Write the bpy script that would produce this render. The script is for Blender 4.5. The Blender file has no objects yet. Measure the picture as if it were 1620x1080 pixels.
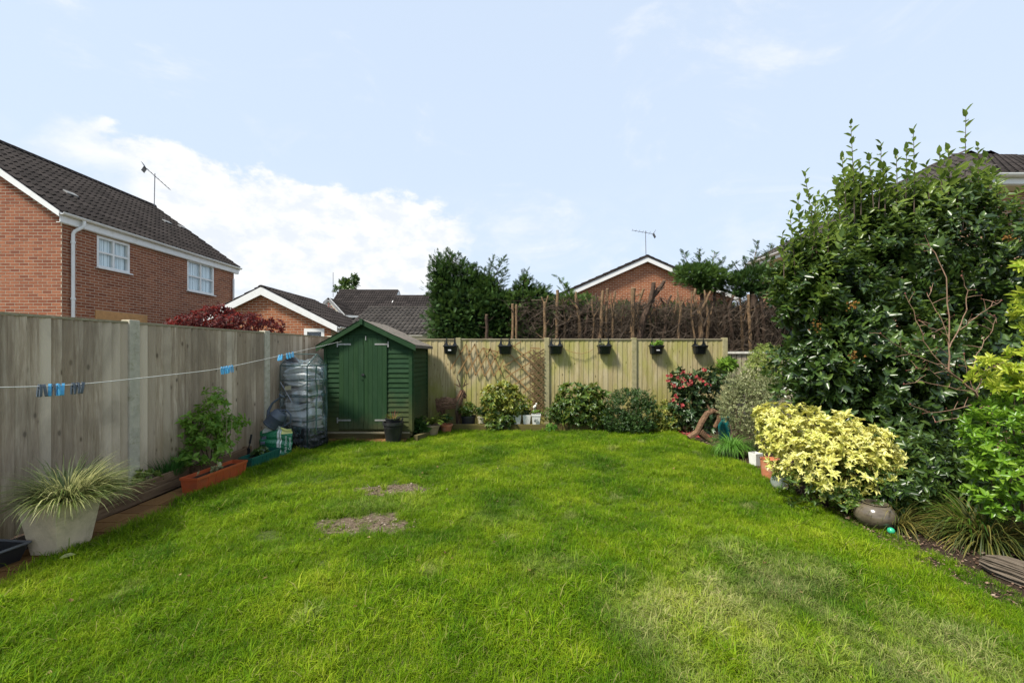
import bpy, math, random
import numpy as np
from mathutils import Vector, Matrix

random.seed(11)
RNG = np.random.default_rng(11)
SC = bpy.context.scene
COL = SC.collection
PI = math.pi

# ------------------------------------------------------------------ camera
F, CX, HY, EYE = 660.0, 810.0, 560.0, 1.55
cam_data = bpy.data.cameras.new('camera')
cam = bpy.data.objects.new('camera', cam_data)
COL.objects.link(cam)
cam.location = (0, 0, EYE)
cam.rotation_euler = (math.radians(90), 0, 0)
cam_data.sensor_width = 36.0
cam_data.lens = F / 1620 * 36.0
cam_data.shift_y = 20.0 / 1620
cam_data.clip_start = 0.05
cam_data.clip_end = 2000
SC.camera = cam

# ------------------------------------------------------------------ sun and sky
SUN_TO = Vector((-0.56, -0.38, 0.95)).normalized()       # direction towards the sun
sun_elev = math.asin(SUN_TO.z)
sun_az = math.atan2(SUN_TO.x, SUN_TO.y)
sd = bpy.data.lights.new('sun', 'SUN')
sd.energy = 4.1
sd.angle = math.radians(9.0)
sd.color = (1.0, 0.94, 0.84)
sun = bpy.data.objects.new('sun', sd)
COL.objects.link(sun)
sun.rotation_euler = (-SUN_TO).to_track_quat('-Z', 'Y').to_euler()
sun.location = SUN_TO * 40

world = bpy.data.worlds.new('World')
SC.world = world
world.use_nodes = True
wn, wl = world.node_tree.nodes, world.node_tree.links
wn.clear()
w_out = wn.new('ShaderNodeOutputWorld')
w_bg = wn.new('ShaderNodeBackground')
w_sky = wn.new('ShaderNodeTexSky')
w_sky.sky_type = 'NISHITA'
w_sky.sun_disc = False
w_sky.sun_elevation = sun_elev
w_sky.sun_rotation = sun_az
w_sky.air_density = 1.0
w_sky.dust_density = 1.0
w_sky.ozone_density = 1.4
w_bg.inputs['Strength'].default_value = 0.10
w_tc = wn.new('ShaderNodeTexCoord')


def wmath(op, a, b=None, c=None, clamp=False):
    n = wn.new('ShaderNodeMath')
    n.operation = op
    n.use_clamp = clamp
    for i, v in enumerate((a, b, c)):
        if v is None:
            continue
        if hasattr(v, 'links'):
            wl.new(v, n.inputs[i])
        else:
            n.inputs[i].default_value = v
    return n.outputs[0]


def wnoise(scale, detail, rough, vec, dist=0.0):
    n = wn.new('ShaderNodeTexNoise')
    n.inputs['Scale'].default_value = scale
    n.inputs['Detail'].default_value = detail
    n.inputs['Roughness'].default_value = rough
    n.inputs['Distortion'].default_value = dist
    wl.new(vec, n.inputs['Vector'])
    return n.outputs['Fac']


def wstep(v, a, b):
    n = wn.new('ShaderNodeMapRange')
    n.interpolation_type = 'SMOOTHSTEP'
    n.inputs['From Min'].default_value = a
    n.inputs['From Max'].default_value = b
    wl.new(v, n.inputs['Value'])
    return n.outputs['Result']


w_sep = wn.new('ShaderNodeSeparateXYZ')
wl.new(w_tc.outputs['Generated'], w_sep.inputs[0])
vx, vy, vz = w_sep.outputs
# tangent-plane coordinates of a direction (true direction in the sky, not the camera)
w_az = wmath('ARCTAN2', vx, vy)
w_hor = wmath('SQRT', wmath('ADD', wmath('MULTIPLY', vx, vx), wmath('MULTIPLY', vy, vy)))
w_el = wmath('ARCTAN2', vz, w_hor)
w_map = wn.new('ShaderNodeMapping')
w_map.inputs['Scale'].default_value = (1, 1, 1.7)
wl.new(w_tc.outputs['Generated'], w_map.inputs[0])
n_big = wnoise(4.2, 9, 0.60, w_map.outputs[0], 0.25)
n_fine = wnoise(17, 8, 0.62, w_map.outputs[0])
# cumulus bank low in the sky; its top falls away towards the right
top = wmath('MULTIPLY_ADD', w_az, -0.05, 0.335)
edge = wmath('SUBTRACT', top, w_el)
edge = wmath('MULTIPLY_ADD', wmath('SUBTRACT', n_big, 0.5), 0.26, edge)
edge = wmath('MULTIPLY_ADD', wmath('SUBTRACT', n_fine, 0.5), 0.10, edge)
cum = wstep(edge, -0.012, 0.022)
# right limit of the bank and its left limit
azn = wmath('MULTIPLY_ADD', wmath('SUBTRACT', n_big, 0.5), 0.5, w_az)
cum = wmath('MULTIPLY', cum, wstep(azn, -0.10, -0.20))
cum = wmath('MULTIPLY', cum, wstep(azn, -0.86, -0.70))
cum = wmath('MULTIPLY', cum, wmath('MULTIPLY_ADD', wstep(w_el, 0.02, 0.24), 0.28, 0.72))
# wisps
n_w = wnoise(3.1, 10, 0.66, w_map.outputs[0], 0.6)
wisp = wmath('MULTIPLY', wstep(n_w, 0.52, 0.74), 0.55)
low_w = wnoise(7.0, 9, 0.62, w_map.outputs[0], 0.3)
lowband = wmath('MULTIPLY', wstep(low_w, 0.46, 0.66), wstep(w_el, 0.42, 0.06))
lowband = wmath('MULTIPLY', lowband, 0.55)
cl = wmath('MAXIMUM', cum, wmath('MAXIMUM', wisp, lowband))
# thin pale veil over the whole sky, thicker towards the horizon
veil = wn.new('ShaderNodeMix')
veil.data_type = 'RGBA'
veil.inputs['B'].default_value = (3.95, 4.65, 5.65, 1)
wl.new(wstep(w_el, 1.5, -0.2), veil.inputs['Factor'])
veil.inputs['Factor'].default_value = 0.7
n_mr = wn.new('ShaderNodeMapRange')
n_mr.inputs['From Min'].default_value = 0.0
n_mr.inputs['From Max'].default_value = 1.2
n_mr.inputs['To Min'].default_value = 0.93
n_mr.inputs['To Max'].default_value = 0.80
wl.new(w_el, n_mr.inputs['Value'])
wl.new(n_mr.outputs[0], veil.inputs['Factor'])
wl.new(w_sky.outputs[0], veil.inputs['A'])
cmix = wn.new('ShaderNodeMix')
cmix.data_type = 'RGBA'
wl.new(cl, cmix.inputs['Factor'])
wl.new(veil.outputs['Result'], cmix.inputs['A'])
ccol = wn.new('ShaderNodeMix')
ccol.data_type = 'RGBA'
ccol.inputs['A'].default_value = (4.6, 4.9, 5.3, 1)
ccol.inputs['B'].default_value = (5.5, 5.55, 5.6, 1)
wl.new(wstep(n_fine, 0.35, 0.6), ccol.inputs['Factor'])
wl.new(ccol.outputs['Result'], cmix.inputs['B'])
wl.new(cmix.outputs['Result'], w_bg.inputs['Color'])
wl.new(w_bg.outputs[0], w_out.inputs[0])

SC.view_settings.view_transform = 'Standard'
SC.view_settings.look = 'None'
SC.view_settings.gamma = 1.0
SC.view_settings.exposure = 0.92
SC.view_settings.use_curve_mapping = False
SC.render.engine = 'CYCLES'
SC.cycles.max_bounces = 8
SC.cycles.transparent_max_bounces = 12

# ------------------------------------------------------------------ placing helpers


def P(px, py, d):
    """World point seen at photo pixel (px, py) at distance d along the view axis."""
    return Vector(((px - CX) / F * d, d, EYE - (py - HY) / F * d))


def proj(v):
    d = max(v[1], 0.01)
    return CX + v[0] / d * F, HY - (v[2] - EYE) / d * F


def in_view(v, m=30):
    if v[1] < 0.6:
        return False
    x, y = proj(v)
    return -m < x < 1620 + m and -m < y < 1080 + m


# ------------------------------------------------------------------ object helpers
def tag(o, label=None, cat=None, group=None, kind=None):
    if label:
        o['label'] = label
    if cat:
        o['category'] = cat
    if group:
        o['group'] = group
    if kind:
        o['kind'] = kind
    return o


def thing(name, label, cat, loc=(0, 0, 0), rz=0.0, group=None):
    o = bpy.data.objects.new(name, None)
    COL.objects.link(o)
    o.location = loc
    o.rotation_euler = (0, 0, rz)
    o.empty_display_size = 0.1
    return tag(o, label, cat, group)


def link(name, me, parent=None, loc=None, mtx=None):
    o = bpy.data.objects.new(name, me)
    COL.objects.link(o)
    if parent is not None:
        o.parent = parent
    if mtx is not None:
        o.matrix_local = mtx
    if loc is not None:
        o.location = loc
    return o


def copy_tree(o, parent=None):
    c = o.copy()
    COL.objects.link(c)
    c.parent = parent
    for ch in list(o.children):
        copy_tree(ch, c)
    return c


def mesh_np(name, V, faces, mat, smooth=False, sizes=None):
    """Mesh from numpy: V (n,3); faces (m,k) all of one size, or flat with sizes."""
    me = bpy.data.meshes.new(name)
    V = np.asarray(V, dtype=np.float32)
    fa = np.asarray(faces, dtype=np.int32)
    if sizes is None:
        k = fa.shape[1]
        sizes = np.full(fa.shape[0], k, dtype=np.int32)
        fa = fa.ravel()
    starts = np.zeros(len(sizes), dtype=np.int32)
    starts[1:] = np.cumsum(sizes)[:-1]
    me.vertices.add(len(V))
    me.vertices.foreach_set('co', V.ravel())
    me.loops.add(len(fa))
    me.loops.foreach_set('vertex_index', fa)
    me.polygons.add(len(sizes))
    me.polygons.foreach_set('loop_start', starts)
    me.polygons.foreach_set('loop_total', np.asarray(sizes, dtype=np.int32))
    if smooth:
        me.polygons.foreach_set('use_smooth', np.ones(len(sizes), dtype=bool))
    me.update(calc_edges=True)
    me.validate()
    if mat:
        me.materials.append(mat)
    return me


class MB:
    """Collects shapes; build() links them as one mesh object."""

    def __init__(self):
        self.v, self.f = [], []

    def add(self, vs, fs):
        b = len(self.v)
        self.v += [tuple(p) for p in vs]
        self.f += [tuple(i + b for i in f) for f in fs]
        return self

    def box(self, c, s, rot=None, taper=None):
        hx, hy, hz = s[0] / 2, s[1] / 2, s[2] / 2
        tp = taper or (1, 1)
        vs = []
        for z, t in ((-hz, (1, 1)), (hz, tp)):
            for x, y in ((-hx, -hy), (hx, -hy), (hx, hy), (-hx, hy)):
                p = Vector((x * t[0], y * t[1], z))
                if rot is not None:
                    p = rot @ p
                vs.append(p + Vector(c))
        return self.add(vs, [(0, 3, 2, 1), (4, 5, 6, 7), (0, 1, 5, 4), (1, 2, 6, 5), (2, 3, 7, 6), (3, 0, 4, 7)])

    def bar(self, a, b, w, t, up=(0, 0, 1)):
        """Rectangular bar from a to b, w wide (across) and t thick (along up)."""
        a, b = Vector(a), Vector(b)
        d = (b - a)
        L = d.length
        d.normalize()
        up = Vector(up)
        s = d.cross(up)
        if s.length < 1e-5:
            s = d.cross(Vector((0, 1, 0)))
        s.normalize()
        n = s.cross(d).normalized()
        vs = []
        for q in (a, b):
            for i, j in ((-1, -1), (1, -1), (1, 1), (-1, 1)):
                vs.append(q + s * (i * w / 2) + n * (j * t / 2))
        return self.add(vs, [(0, 1, 2, 3), (7, 6, 5, 4), (0, 4, 5, 1), (1, 5, 6, 2), (2, 6, 7, 3), (3, 7, 4, 0)])

    def tube(self, pts, r, n=8, caps=True):
        pts = [Vector(p) for p in pts]
        m = len(pts)
        rs = r if hasattr(r, '__len__') else [r] * m
        vs, fs = [], []
        ref = None
        for i, p in enumerate(pts):
            d = (pts[min(i + 1, m - 1)] - pts[max(i - 1, 0)])
            if d.length < 1e-9:
                d = Vector((0, 0, 1))
            d.normalize()
            if ref is None:
                ref = Vector((0, 0, 1)) if abs(d.z) < .9 else Vector((1, 0, 0))
                ref = (ref - d * ref.dot(d)).normalized()
            else:
                ref = (ref - d * ref.dot(d))
                if ref.length < 1e-6:
                    ref = d.orthogonal()
                ref.normalize()
            s = d.cross(ref)
            for k in range(n):
                a = 2 * PI * k / n
                vs.append(p + (ref * math.cos(a) + s * math.sin(a)) * rs[i])
        for i in range(m - 1):
            for k in range(n):
                k2 = (k + 1) % n
                fs.append((i * n + k, i * n + k2, (i + 1) * n + k2, (i + 1) * n + k))
        if caps:
            fs.append(tuple(reversed(range(n))))
            fs.append(tuple((m - 1) * n + k for k in range(n)))
        return self.add(vs, fs)

    def lathe(self, prof, c=(0, 0, 0), n=24, rot=None, sx=1.0, sy=1.0):
        """prof: (radius, z) from bottom outside, up and back down inside."""
        vs, fs = [], []
        m = len(prof)
        for r, z in prof:
            for k in range(n):
                a = 2 * PI * k / n
                p = Vector((r * math.cos(a) * sx, r * math.sin(a) * sy, z))
                if rot is not None:
                    p = rot @ p
                vs.append(p + Vector(c))
        for i in range(m - 1):
            for k in range(n):
                k2 = (k + 1) % n
                fs.append((i * n + k, i * n + k2, (i + 1) * n + k2, (i + 1) * n + k))
        if prof[0][0] > 1e-4:
            fs.append(tuple(reversed(range(n))))
        if prof[-1][0] > 1e-4:
            fs.append(tuple((m - 1) * n + k for k in range(n)))
        return self.add(vs, fs)

    def prism(self, poly, off):
        """poly: 3-D outline; off: extrusion vector."""
        n = len(poly)
        off = Vector(off)
        a = [Vector(p) for p in poly]
        b = [p + off for p in a]
        fs = [tuple(reversed(range(n))), tuple(n + i for i in range(n))]
        for i in range(n):
            j = (i + 1) % n
            fs.append((i, j, n + j, n + i))
        return self.add(a + b, fs)

    def mesh(self, name, mat, smooth=False, bevel=0.0):
        me = bpy.data.meshes.new(name)
        me.from_pydata([tuple(p) for p in self.v], [], self.f)
        if bevel > 0:
            import bmesh
            bm = bmesh.new()
            bm.from_mesh(me)
            bmesh.ops.recalc_face_normals(bm, faces=bm.faces)
            bmesh.ops.bevel(bm, geom=[e for e in bm.edges if e.calc_face_angle(0) > .5], offset=bevel,
                            segments=2, profile=.6, affect='EDGES', clamp_overlap=True)
            bm.to_mesh(me)
            bm.free()
        else:
            import bmesh
            bm = bmesh.new()
            bm.from_mesh(me)
            bmesh.ops.recalc_face_normals(bm, faces=bm.faces)
            bm.to_mesh(me)
            bm.free()
        if mat:
            me.materials.append(mat)
        if smooth:
            me.polygons.foreach_set('use_smooth', [True] * len(me.polygons))
            try:
                me.set_sharp_from_angle(angle=math.radians(38))
            except Exception:
                pass
        return me

    def build(self, name, mat, parent=None, smooth=False, bevel=0.0, loc=None):
        return link(name, self.mesh(name, mat, smooth, bevel), parent, loc)


def orient_np(D, N):
    """Unit frames from directions D and rough normals N."""
    D = D / (np.linalg.norm(D, axis=1, keepdims=True) + 1e-9)
    S = np.cross(D, N)
    ln = np.linalg.norm(S, axis=1, keepdims=True)
    S = np.where(ln < 1e-4, np.cross(D, np.array([[1.0, 0.3, 0.1]])), S)
    S = S / (np.linalg.norm(S, axis=1, keepdims=True) + 1e-9)
    N = np.cross(S, D)
    return D, S, N


def stamp(tv, tf, pos, D, S, N, scale):
    """Stamp template (tv, tf) at frames; scale (n,3) along D, S, N."""
    n, k = len(pos), len(tv)
    tv = np.asarray(tv, float)
    V = (pos[:, None, :] + tv[None, :, 0:1] * (D * scale[:, 0:1])[:, None, :]
         + tv[None, :, 1:2] * (S * scale[:, 1:2])[:, None, :]
         + tv[None, :, 2:3] * (N * scale[:, 2:3])[:, None, :])
    tf = np.asarray(tf, int)
    Fc = (tf[None] + (np.arange(n) * k)[:, None, None]).reshape(-1, tf.shape[1])
    return V.reshape(-1, 3), Fc


# leaf templates: x along the leaf 0..1, y half width 1, z fold
LEAF8_V = [(0, 0, 0), (.26, -.80, .08), (.64, -.68, .05), (1, 0, -.16), (.64, .68, .05), (.26, .80, .08), (.35, 0, -.08), (.68, 0, -.12)]
LEAF8_F = [(0, 6, 1), (1, 6, 7), (1, 7, 2), (2, 7, 3), (0, 5, 6), (5, 7, 6), (5, 4, 7), (4, 3, 7)]
LEAF4_V = [(0, 0, 0), (.45, -1, .12), (1, 0, -.1), (.45, 1, .12), (.5, 0, -.12)]
LEAF4_F = [(0, 4, 1), (1, 4, 2), (0, 3, 4), (3, 2, 4)]
LEAF2_V = [(0, 0, 0), (.5, -1, .1), (1, 0, -.05), (.5, 1, .1)]
LEAF2_F = [(0, 2, 1), (0, 3, 2)]
BOX_V = [(x, y, z) for x in (0, 1) for y in (0, 1) for z in (0, 1)]


def unit(a):
    return a / (np.linalg.norm(a, axis=-1, keepdims=True) + 1e-9)


def lump(dirs, seed, amp=0.18):
    r = np.random.default_rng(seed)
    s = np.zeros(len(dirs))
    for k in range(7):
        w = r.normal(size=3) * (1.6 + k * .9)
        s += np.sin(dirs @ w + r.uniform(0, 6.28)) / (1 + .45 * k)
    return 1 + amp * s / 1.8


def pieces(parent, name, me, mats4, limit=300, minpx=9.0, size=0.2, mat=None, one_name=None):
    """Place copies of mesh `me` by local matrices under parent. The nearest ones in view become
    objects of their own sharing mesh data, the rest one joined mesh marked as stuff."""
    pw = parent.matrix_world if parent is not None else Matrix()
    inv = []
    rest = []
    for M in mats4:
        c = (Matrix.LocRotScale(parent.location, parent.rotation_euler, None) @ M).translation if parent else M.translation
        px = F * size / max(c[1], .3)
        if px >= minpx and in_view(c):
            inv.append((c[1], M))
        else:
            rest.append(M)
    inv.sort(key=lambda t: t[0])
    for d, M in inv[:limit]:
        o = link(name, me, parent, mtx=M)
    rest += [M for d, M in inv[limit:]]
    if rest:
        nv = len(me.vertices)
        co = np.empty(nv * 3)
        me.vertices.foreach_get('co', co)
        co = co.reshape(-1, 3)
        lt = np.empty(len(me.polygons), dtype=np.int32)
        me.polygons.foreach_get('loop_total', lt)
        li = np.empty(len(me.loops), dtype=np.int32)
        me.loops.foreach_get('vertex_index', li)
        A = np.array([[list(r) for r in M] for M in rest])
        V = np.einsum('nij,vj->nvi', A[:, :3, :3], co) + A[:, None, :3, 3]
        n = len(rest)
        Fl = (li[None] + (np.arange(n) * nv)[:, None]).ravel()
        m2 = mesh_np(name, V.reshape(-1, 3), Fl, me.materials[0] if me.materials else None, sizes=np.tile(lt, n))
        m2.polygons.foreach_set('use_smooth', np.zeros(len(m2.polygons), dtype=bool))
        m2.update()
        o = link(one_name or name, m2, parent)
        o['kind'] = 'stuff'
    return len(inv)


# ------------------------------------------------------------------ materials
MATS = {}


class NT:
    def __init__(self, m):
        m.use_nodes = True
        self.t = m.node_tree
        self.n, self.l = self.t.nodes, self.t.links
        self.n.clear()
        self.out = self.n.new('ShaderNodeOutputMaterial')

    def set(self, sock, v):
        if hasattr(v, 'links'):
            self.l.new(v, sock)
        elif isinstance(v, (tuple, list)) and len(v) == 3 and sock.type == 'RGBA':
            sock.default_value = (*v, 1)
        else:
            sock.default_value = v

    def math(self, op, a, b=0.0, c=None):
        n = self.n.new('ShaderNodeMath')
        n.operation = op
        self.set(n.inputs[0], a)
        self.set(n.inputs[1], b)
        if c is not None:
            self.set(n.inputs[2], c)
        return n.outputs[0]

    def pos(self, scale=(1, 1, 1), obj=False, rot=(0, 0, 0)):
        if obj:
            g = self.n.new('ShaderNodeTexCoord').outputs['Object']
        else:
            g = self.n.new('ShaderNodeNewGeometry').outputs['Position']
        m = self.n.new('ShaderNodeMapping')
        m.inputs['Scale'].default_value = scale
        m.inputs['Rotation'].default_value = rot
        self.l.new(g, m.inputs[0])
        return m.outputs[0]

    def noise(self, vec, scale=5, detail=5, rough=.55, dist=0.0):
        n = self.n.new('ShaderNodeTexNoise')
        n.inputs['Scale'].default_value = scale
        n.inputs['Detail'].default_value = detail
        n.inputs['Roughness'].default_value = rough
        n.inputs['Distortion'].default_value = dist
        self.l.new(vec, n.inputs['Vector'])
        return n.outputs['Fac']

    def voro(self, vec, scale=5, rand=1.0):
        n = self.n.new('ShaderNodeTexVoronoi')
        n.inputs['Scale'].default_value = scale
        n.inputs['Randomness'].default_value = rand
        self.l.new(vec, n.inputs['Vector'])
        return n.outputs['Distance']

    def step(self, v, a, b, lo=0.0, hi=1.0):
        n = self.n.new('ShaderNodeMapRange')
        n.interpolation_type = 'SMOOTHSTEP'
        self.set(n.inputs['Value'], v)
        n.inputs['From Min'].default_value = a
        n.inputs['From Max'].default_value = b
        n.inputs['To Min'].default_value = lo
        n.inputs['To Max'].default_value = hi
        return n.outputs['Result']

    def mix(self, f, a, b, mode='MIX'):
        n = self.n.new('ShaderNodeMix')
        n.data_type = 'RGBA'
        n.blend_type = mode
        self.set(n.inputs['Factor'], f)
        self.set(n.inputs['A'], a)
        self.set(n.inputs['B'], b)
        return n.outputs['Result']

    def ramp(self, f, stops):
        n = self.n.new('ShaderNodeValToRGB')
        e = n.color_ramp.elements
        while len(e) < len(stops):
            e.new(0.5)
        for i, (p, c) in enumerate(stops):
            e[i].position = p
            e[i].color = (*c, 1)
        self.set(n.inputs[0], f)
        return n.outputs[0]

    def rnd(self):
        """random 0..1 for each separate piece, whether object or mesh island"""
        a = self.n.new('ShaderNodeNewGeometry').outputs['Random Per Island']
        b = self.n.new('ShaderNodeObjectInfo').outputs['Random']
        return self.math('FRACT', self.math('ADD', a, self.math('MULTIPLY', b, 7.31)))

    def bump(self, h, strength=.5, dist=.01):
        n = self.n.new('ShaderNodeBump')
        n.inputs['Strength'].default_value = strength
        n.inputs['Distance'].default_value = dist
        self.l.new(h, n.inputs['Height'])
        return n.outputs[0]

    def bsdf(self, col, rough=.7, metal=0.0, normal=None, spec=.5, **kw):
        n = self.n.new('ShaderNodeBsdfPrincipled')
        self.set(n.inputs['Base Color'], col)
        self.set(n.inputs['Roughness'], rough)
        self.set(n.inputs['Metallic'], metal)
        n.inputs['Specular IOR Level'].default_value = spec
        if normal is not None:
            self.l.new(normal, n.inputs['Normal'])
        for k, v in kw.items():
            self.set(n.inputs[k.replace('_', ' ')], v)
        return n.outputs[0]

    def done(self, sh):
        self.l.new(sh, self.out.inputs[0])


def new_mat(name):
    m = bpy.data.materials.new(name)
    MATS[name] = m
    return m, NT(m)


def plain(name, col, rough=.6, metal=0.0, var=.18, scale=9, bump=.15, dist=.004, spec=.5, dirt=None):
    m, t = new_mat(name)
    p = t.pos()
    n1 = t.noise(p, scale, 6, .6)
    n2 = t.noise(p, scale * 7, 4, .6)
    lo = tuple(c * (1 - var) for c in col)
    hi = tuple(min(1, c * (1 + var)) for c in col)
    c = t.ramp(n1, [(.3, lo), (.7, hi)])
    if dirt:
        c = t.mix(t.step(t.noise(p, scale * .6, 7, .7, .4), .5, .75, 0, .8), c, dirt)
    r = t.step(n2, .3, .7, max(.05, rough - .1), min(1, rough + .1))
    t.done(t.bsdf(c, r, metal, t.bump(n2, bump, dist), spec))
    return m


def wood(name, cols, grain=(14, 14, .9), rough=.85, knots=True, algae=None, algae_z=(0.0, .7), algae_amt=.7, patch=0.0,
         axis='z', tone=.3, patchcol=(.30, .36, .06), bump=.5):
    """cols: dark, mid, light."""
    m, t = new_mat(name)
    r = t.rnd()
    sc = {'z': grain, 'x': (grain[2], grain[1], grain[0]), 'y': (grain[0], grain[2], grain[1])}[axis]
    p = t.pos(sc)
    cmb = t.n.new('ShaderNodeVectorMath')
    cmb.operation = 'ADD'
    t.l.new(p, cmb.inputs[0])
    cx = t.n.new('ShaderNodeCombineXYZ')
    for i in range(3):
        t.l.new(t.math('MULTIPLY', r, 37.0 + i * 11), cx.inputs[i])
    t.l.new(cx.outputs[0], cmb.inputs[1])
    pv = cmb.outputs[0]
    g = t.noise(pv, 2.2, 8, .65, .6)
    g2 = t.noise(pv, 9, 4, .6)
    c = t.ramp(g, [(.28, cols[0]), (.5, cols[1]), (.72, cols[2])])
    c = t.mix(t.step(g2, .35, .62, .28, 0), c, cols[0])
    ksc = {'z': (8, 8, 3.4), 'x': (2.8, 7, 7), 'y': (7, 2.8, 7)}[axis]
    if knots:
        kp = t.pos(ksc)
        k = t.voro(kp, 1.35)
        kd = t.step(k, .07, .15, 1, 0)
        ring = t.step(k, .10, .24, .35, 0)
        c = t.mix(ring, c, tuple(x * .55 for x in cols[0]))
        c = t.mix(t.math('MULTIPLY', kd, .8), c, tuple(x * .2 for x in cols[0]))
    c = t.mix(t.math('MULTIPLY', t.math('SUBTRACT', r, 0.0), tone), c, cols[0])
    c = t.mix(t.math('MULTIPLY', t.step(r, .7, 1.0), tone * .9), c, cols[2])
    if algae:
        sep = t.n.new('ShaderNodeSeparateXYZ')
        t.l.new(t.n.new('ShaderNodeNewGeometry').outputs['Position'], sep.inputs[0])
        an = t.noise(t.pos((1.6, 1.6, .8)), 1.6, 6, .65, .5)
        zz = t.math('ADD', sep.outputs[2], t.math('MULTIPLY', t.math('SUBTRACT', an, .5), -1.6))
        c = t.mix(t.step(zz, algae_z[0], algae_z[1], algae_amt, 0), c, algae)
    if patch:
        an = t.noise(t.pos((1.1, 1.1, .5)), 1.9, 6, .6, .4)
        c = t.mix(t.step(an, .42, .66, 0, patch), c, patchcol)
    t.done(t.bsdf(c, rough, 0, t.bump(g2, bump, .004), .25))
    return m


def leafmat(name, stops, rough=.45, trans=.35, spec=.5, transcol=None, vein=0.0, edge=None):
    """stops: list of (pos, colour) picked at random for each leaf."""
    m, t = new_mat(name)
    r = t.rnd()
    pn = t.noise(t.pos(), 2.2, 3, .5)
    f = t.math('ADD', t.math('MULTIPLY', r, .75), t.math('MULTIPLY', t.math('SUBTRACT', pn, .38), 1.1))
    c = t.ramp(f, stops)
    n3 = t.noise(t.pos(), 60, 3, .5)
    c = t.mix(t.step(n3, .3, .7, 0, .22), c, tuple(x * .5 for x in stops[0][1]))
    b = t.bsdf(c, rough, 0, None, spec)
    tr = t.n.new('ShaderNodeBsdfTranslucent')
    tcol = t.mix(.5, c, transcol or tuple(min(1, x * 1.6) for x in stops[-1][1]))
    t.l.new(tcol, tr.inputs[0])
    mx = t.n.new('ShaderNodeMixShader')
    mx.inputs[0].default_value = trans
    t.l.new(b, mx.inputs[1])
    t.l.new(tr.outputs[0], mx.inputs[2])
    t.done(mx.outputs[0])
    return m


def brickmat(name, a, b, c, d, mossy=0.0):
    m, t = new_mat(name)
    r = t.rnd()
    col = t.ramp(r, [(0.0, a), (.3, b), (.68, c), (1.0, d)])
    n1 = t.noise(t.pos(), 28, 5, .65)
    n2 = t.noise(t.pos(), 1.1, 4, .6)
    col = t.mix(t.step(n1, .35, .7, 0, .45), col, tuple(x * .62 for x in b))
    col = t.mix(t.step(n2, .35, .7, 0, .4), col, tuple(x * .72 for x in a))
    t.done(t.bsdf(col, .88, 0, t.bump(n1, .15, .002), .15))
    return m
# ================================================================== the ground
GROUND = (.07, .075, .035)
m_ground = plain('rough_ground', (.085, .085, .045), .95, 0, .35, 1.5, .5, .03)


def sheet(name, pts, z, mat, kind='structure', label=None):
    me = bpy.data.meshes.new(name)
    me.from_pydata([(x, y, z) for x, y in pts], [], [tuple(range(len(pts)))])
    me.materials.append(mat)
    o = link(name, me)
    tag(o, label, None, None, kind)
    return o


g = sheet('ground', [(-600, -300), (600, -300), (600, 1200), (-600, 1200)], -.06, m_ground)

# lawn outline (anticlockwise); edges follow the beds
LX0, LX1, LY1 = -3.46, 3.30, 8.36


def left_edge(y):
    return -3.45 + .03 * math.sin(y * 2.1) + .02 * math.sin(y * 5.3)


def right_edge(y):
    return 3.11 + .07 * math.sin(y * 1.25 + .4) + .03 * math.sin(y * 3.7) + (.05 * (y - 3.0) if y > 3 else -.02 * (3 - y))


def far_edge(x):
    base = 8.36
    if x < -1.7:
        base = 7.36 + .03 * math.sin(x * 6)
        if x > -2.0:
            base += (x + 2.0) / .3 * .95
    return base + .025 * math.sin(x * 4.1)


lawn_pts = [(left_edge(y), y) for y in np.linspace(-4, 7.3, 30)]
lawn_pts += [(x, far_edge(x)) for x in np.linspace(-3.42, 3.45, 46)]
lawn_pts += [(right_edge(y), y) for y in np.linspace(8.3, -4, 36)]
lawn_pts = lawn_pts[::-1]

m_lawn, t = new_mat('lawn_soil')
p = t.pos()
n1 = t.noise(p, 2.6, 7, .65)
n2 = t.noise(p, 45, 5, .65)
c = t.ramp(n2, [(.3, (.028, .042, .009)), (.55, (.055, .085, .014)), (.75, (.10, .10, .04))])
c = t.mix(t.step(n1, .5, .8, 0, .5), c, (.085, .075, .038))
t.done(t.bsdf(c, .95, 0, t.bump(n2, .8, .02), .1))
sheet('lawn', lawn_pts, 0.0, m_lawn)

# bed soil and bark
m_soil, t = new_mat('bed_soil')
p = t.pos()
n2 = t.noise(p, 38, 7, .7)
v = t.voro(p, 55)
c = t.ramp(n2, [(.3, (.018, .012, .008)), (.55, (.045, .03, .02)), (.8, (.10, .07, .045))])
c = t.mix(t.step(v, .0, .5, .5, 0), c, (.09, .06, .04))
t.done(t.bsdf(c, .95, 0, t.bump(n2, 1.0, .03), .15))
right_bed = [(right_edge(y) - .02, y) for y in np.linspace(-4, 8.3, 30)] + [(3.4, 9.06), (6.6, 9.3), (7.6, 9.3), (7.6, -4)]
sheet('flower_bed', right_bed, -.012, m_soil)
sheet('flower_bed', [(-1.72, 8.2), (3.5, 8.2), (3.5, 9.07), (-1.72, 9.07)], -.016, m_soil)
sheet('flower_bed', [(-4.9, -4), (-3.43, -4), (-3.43, 6.9), (-3.43, 9.1), (-4.2, 9.1)], -.02, m_soil)

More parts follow.
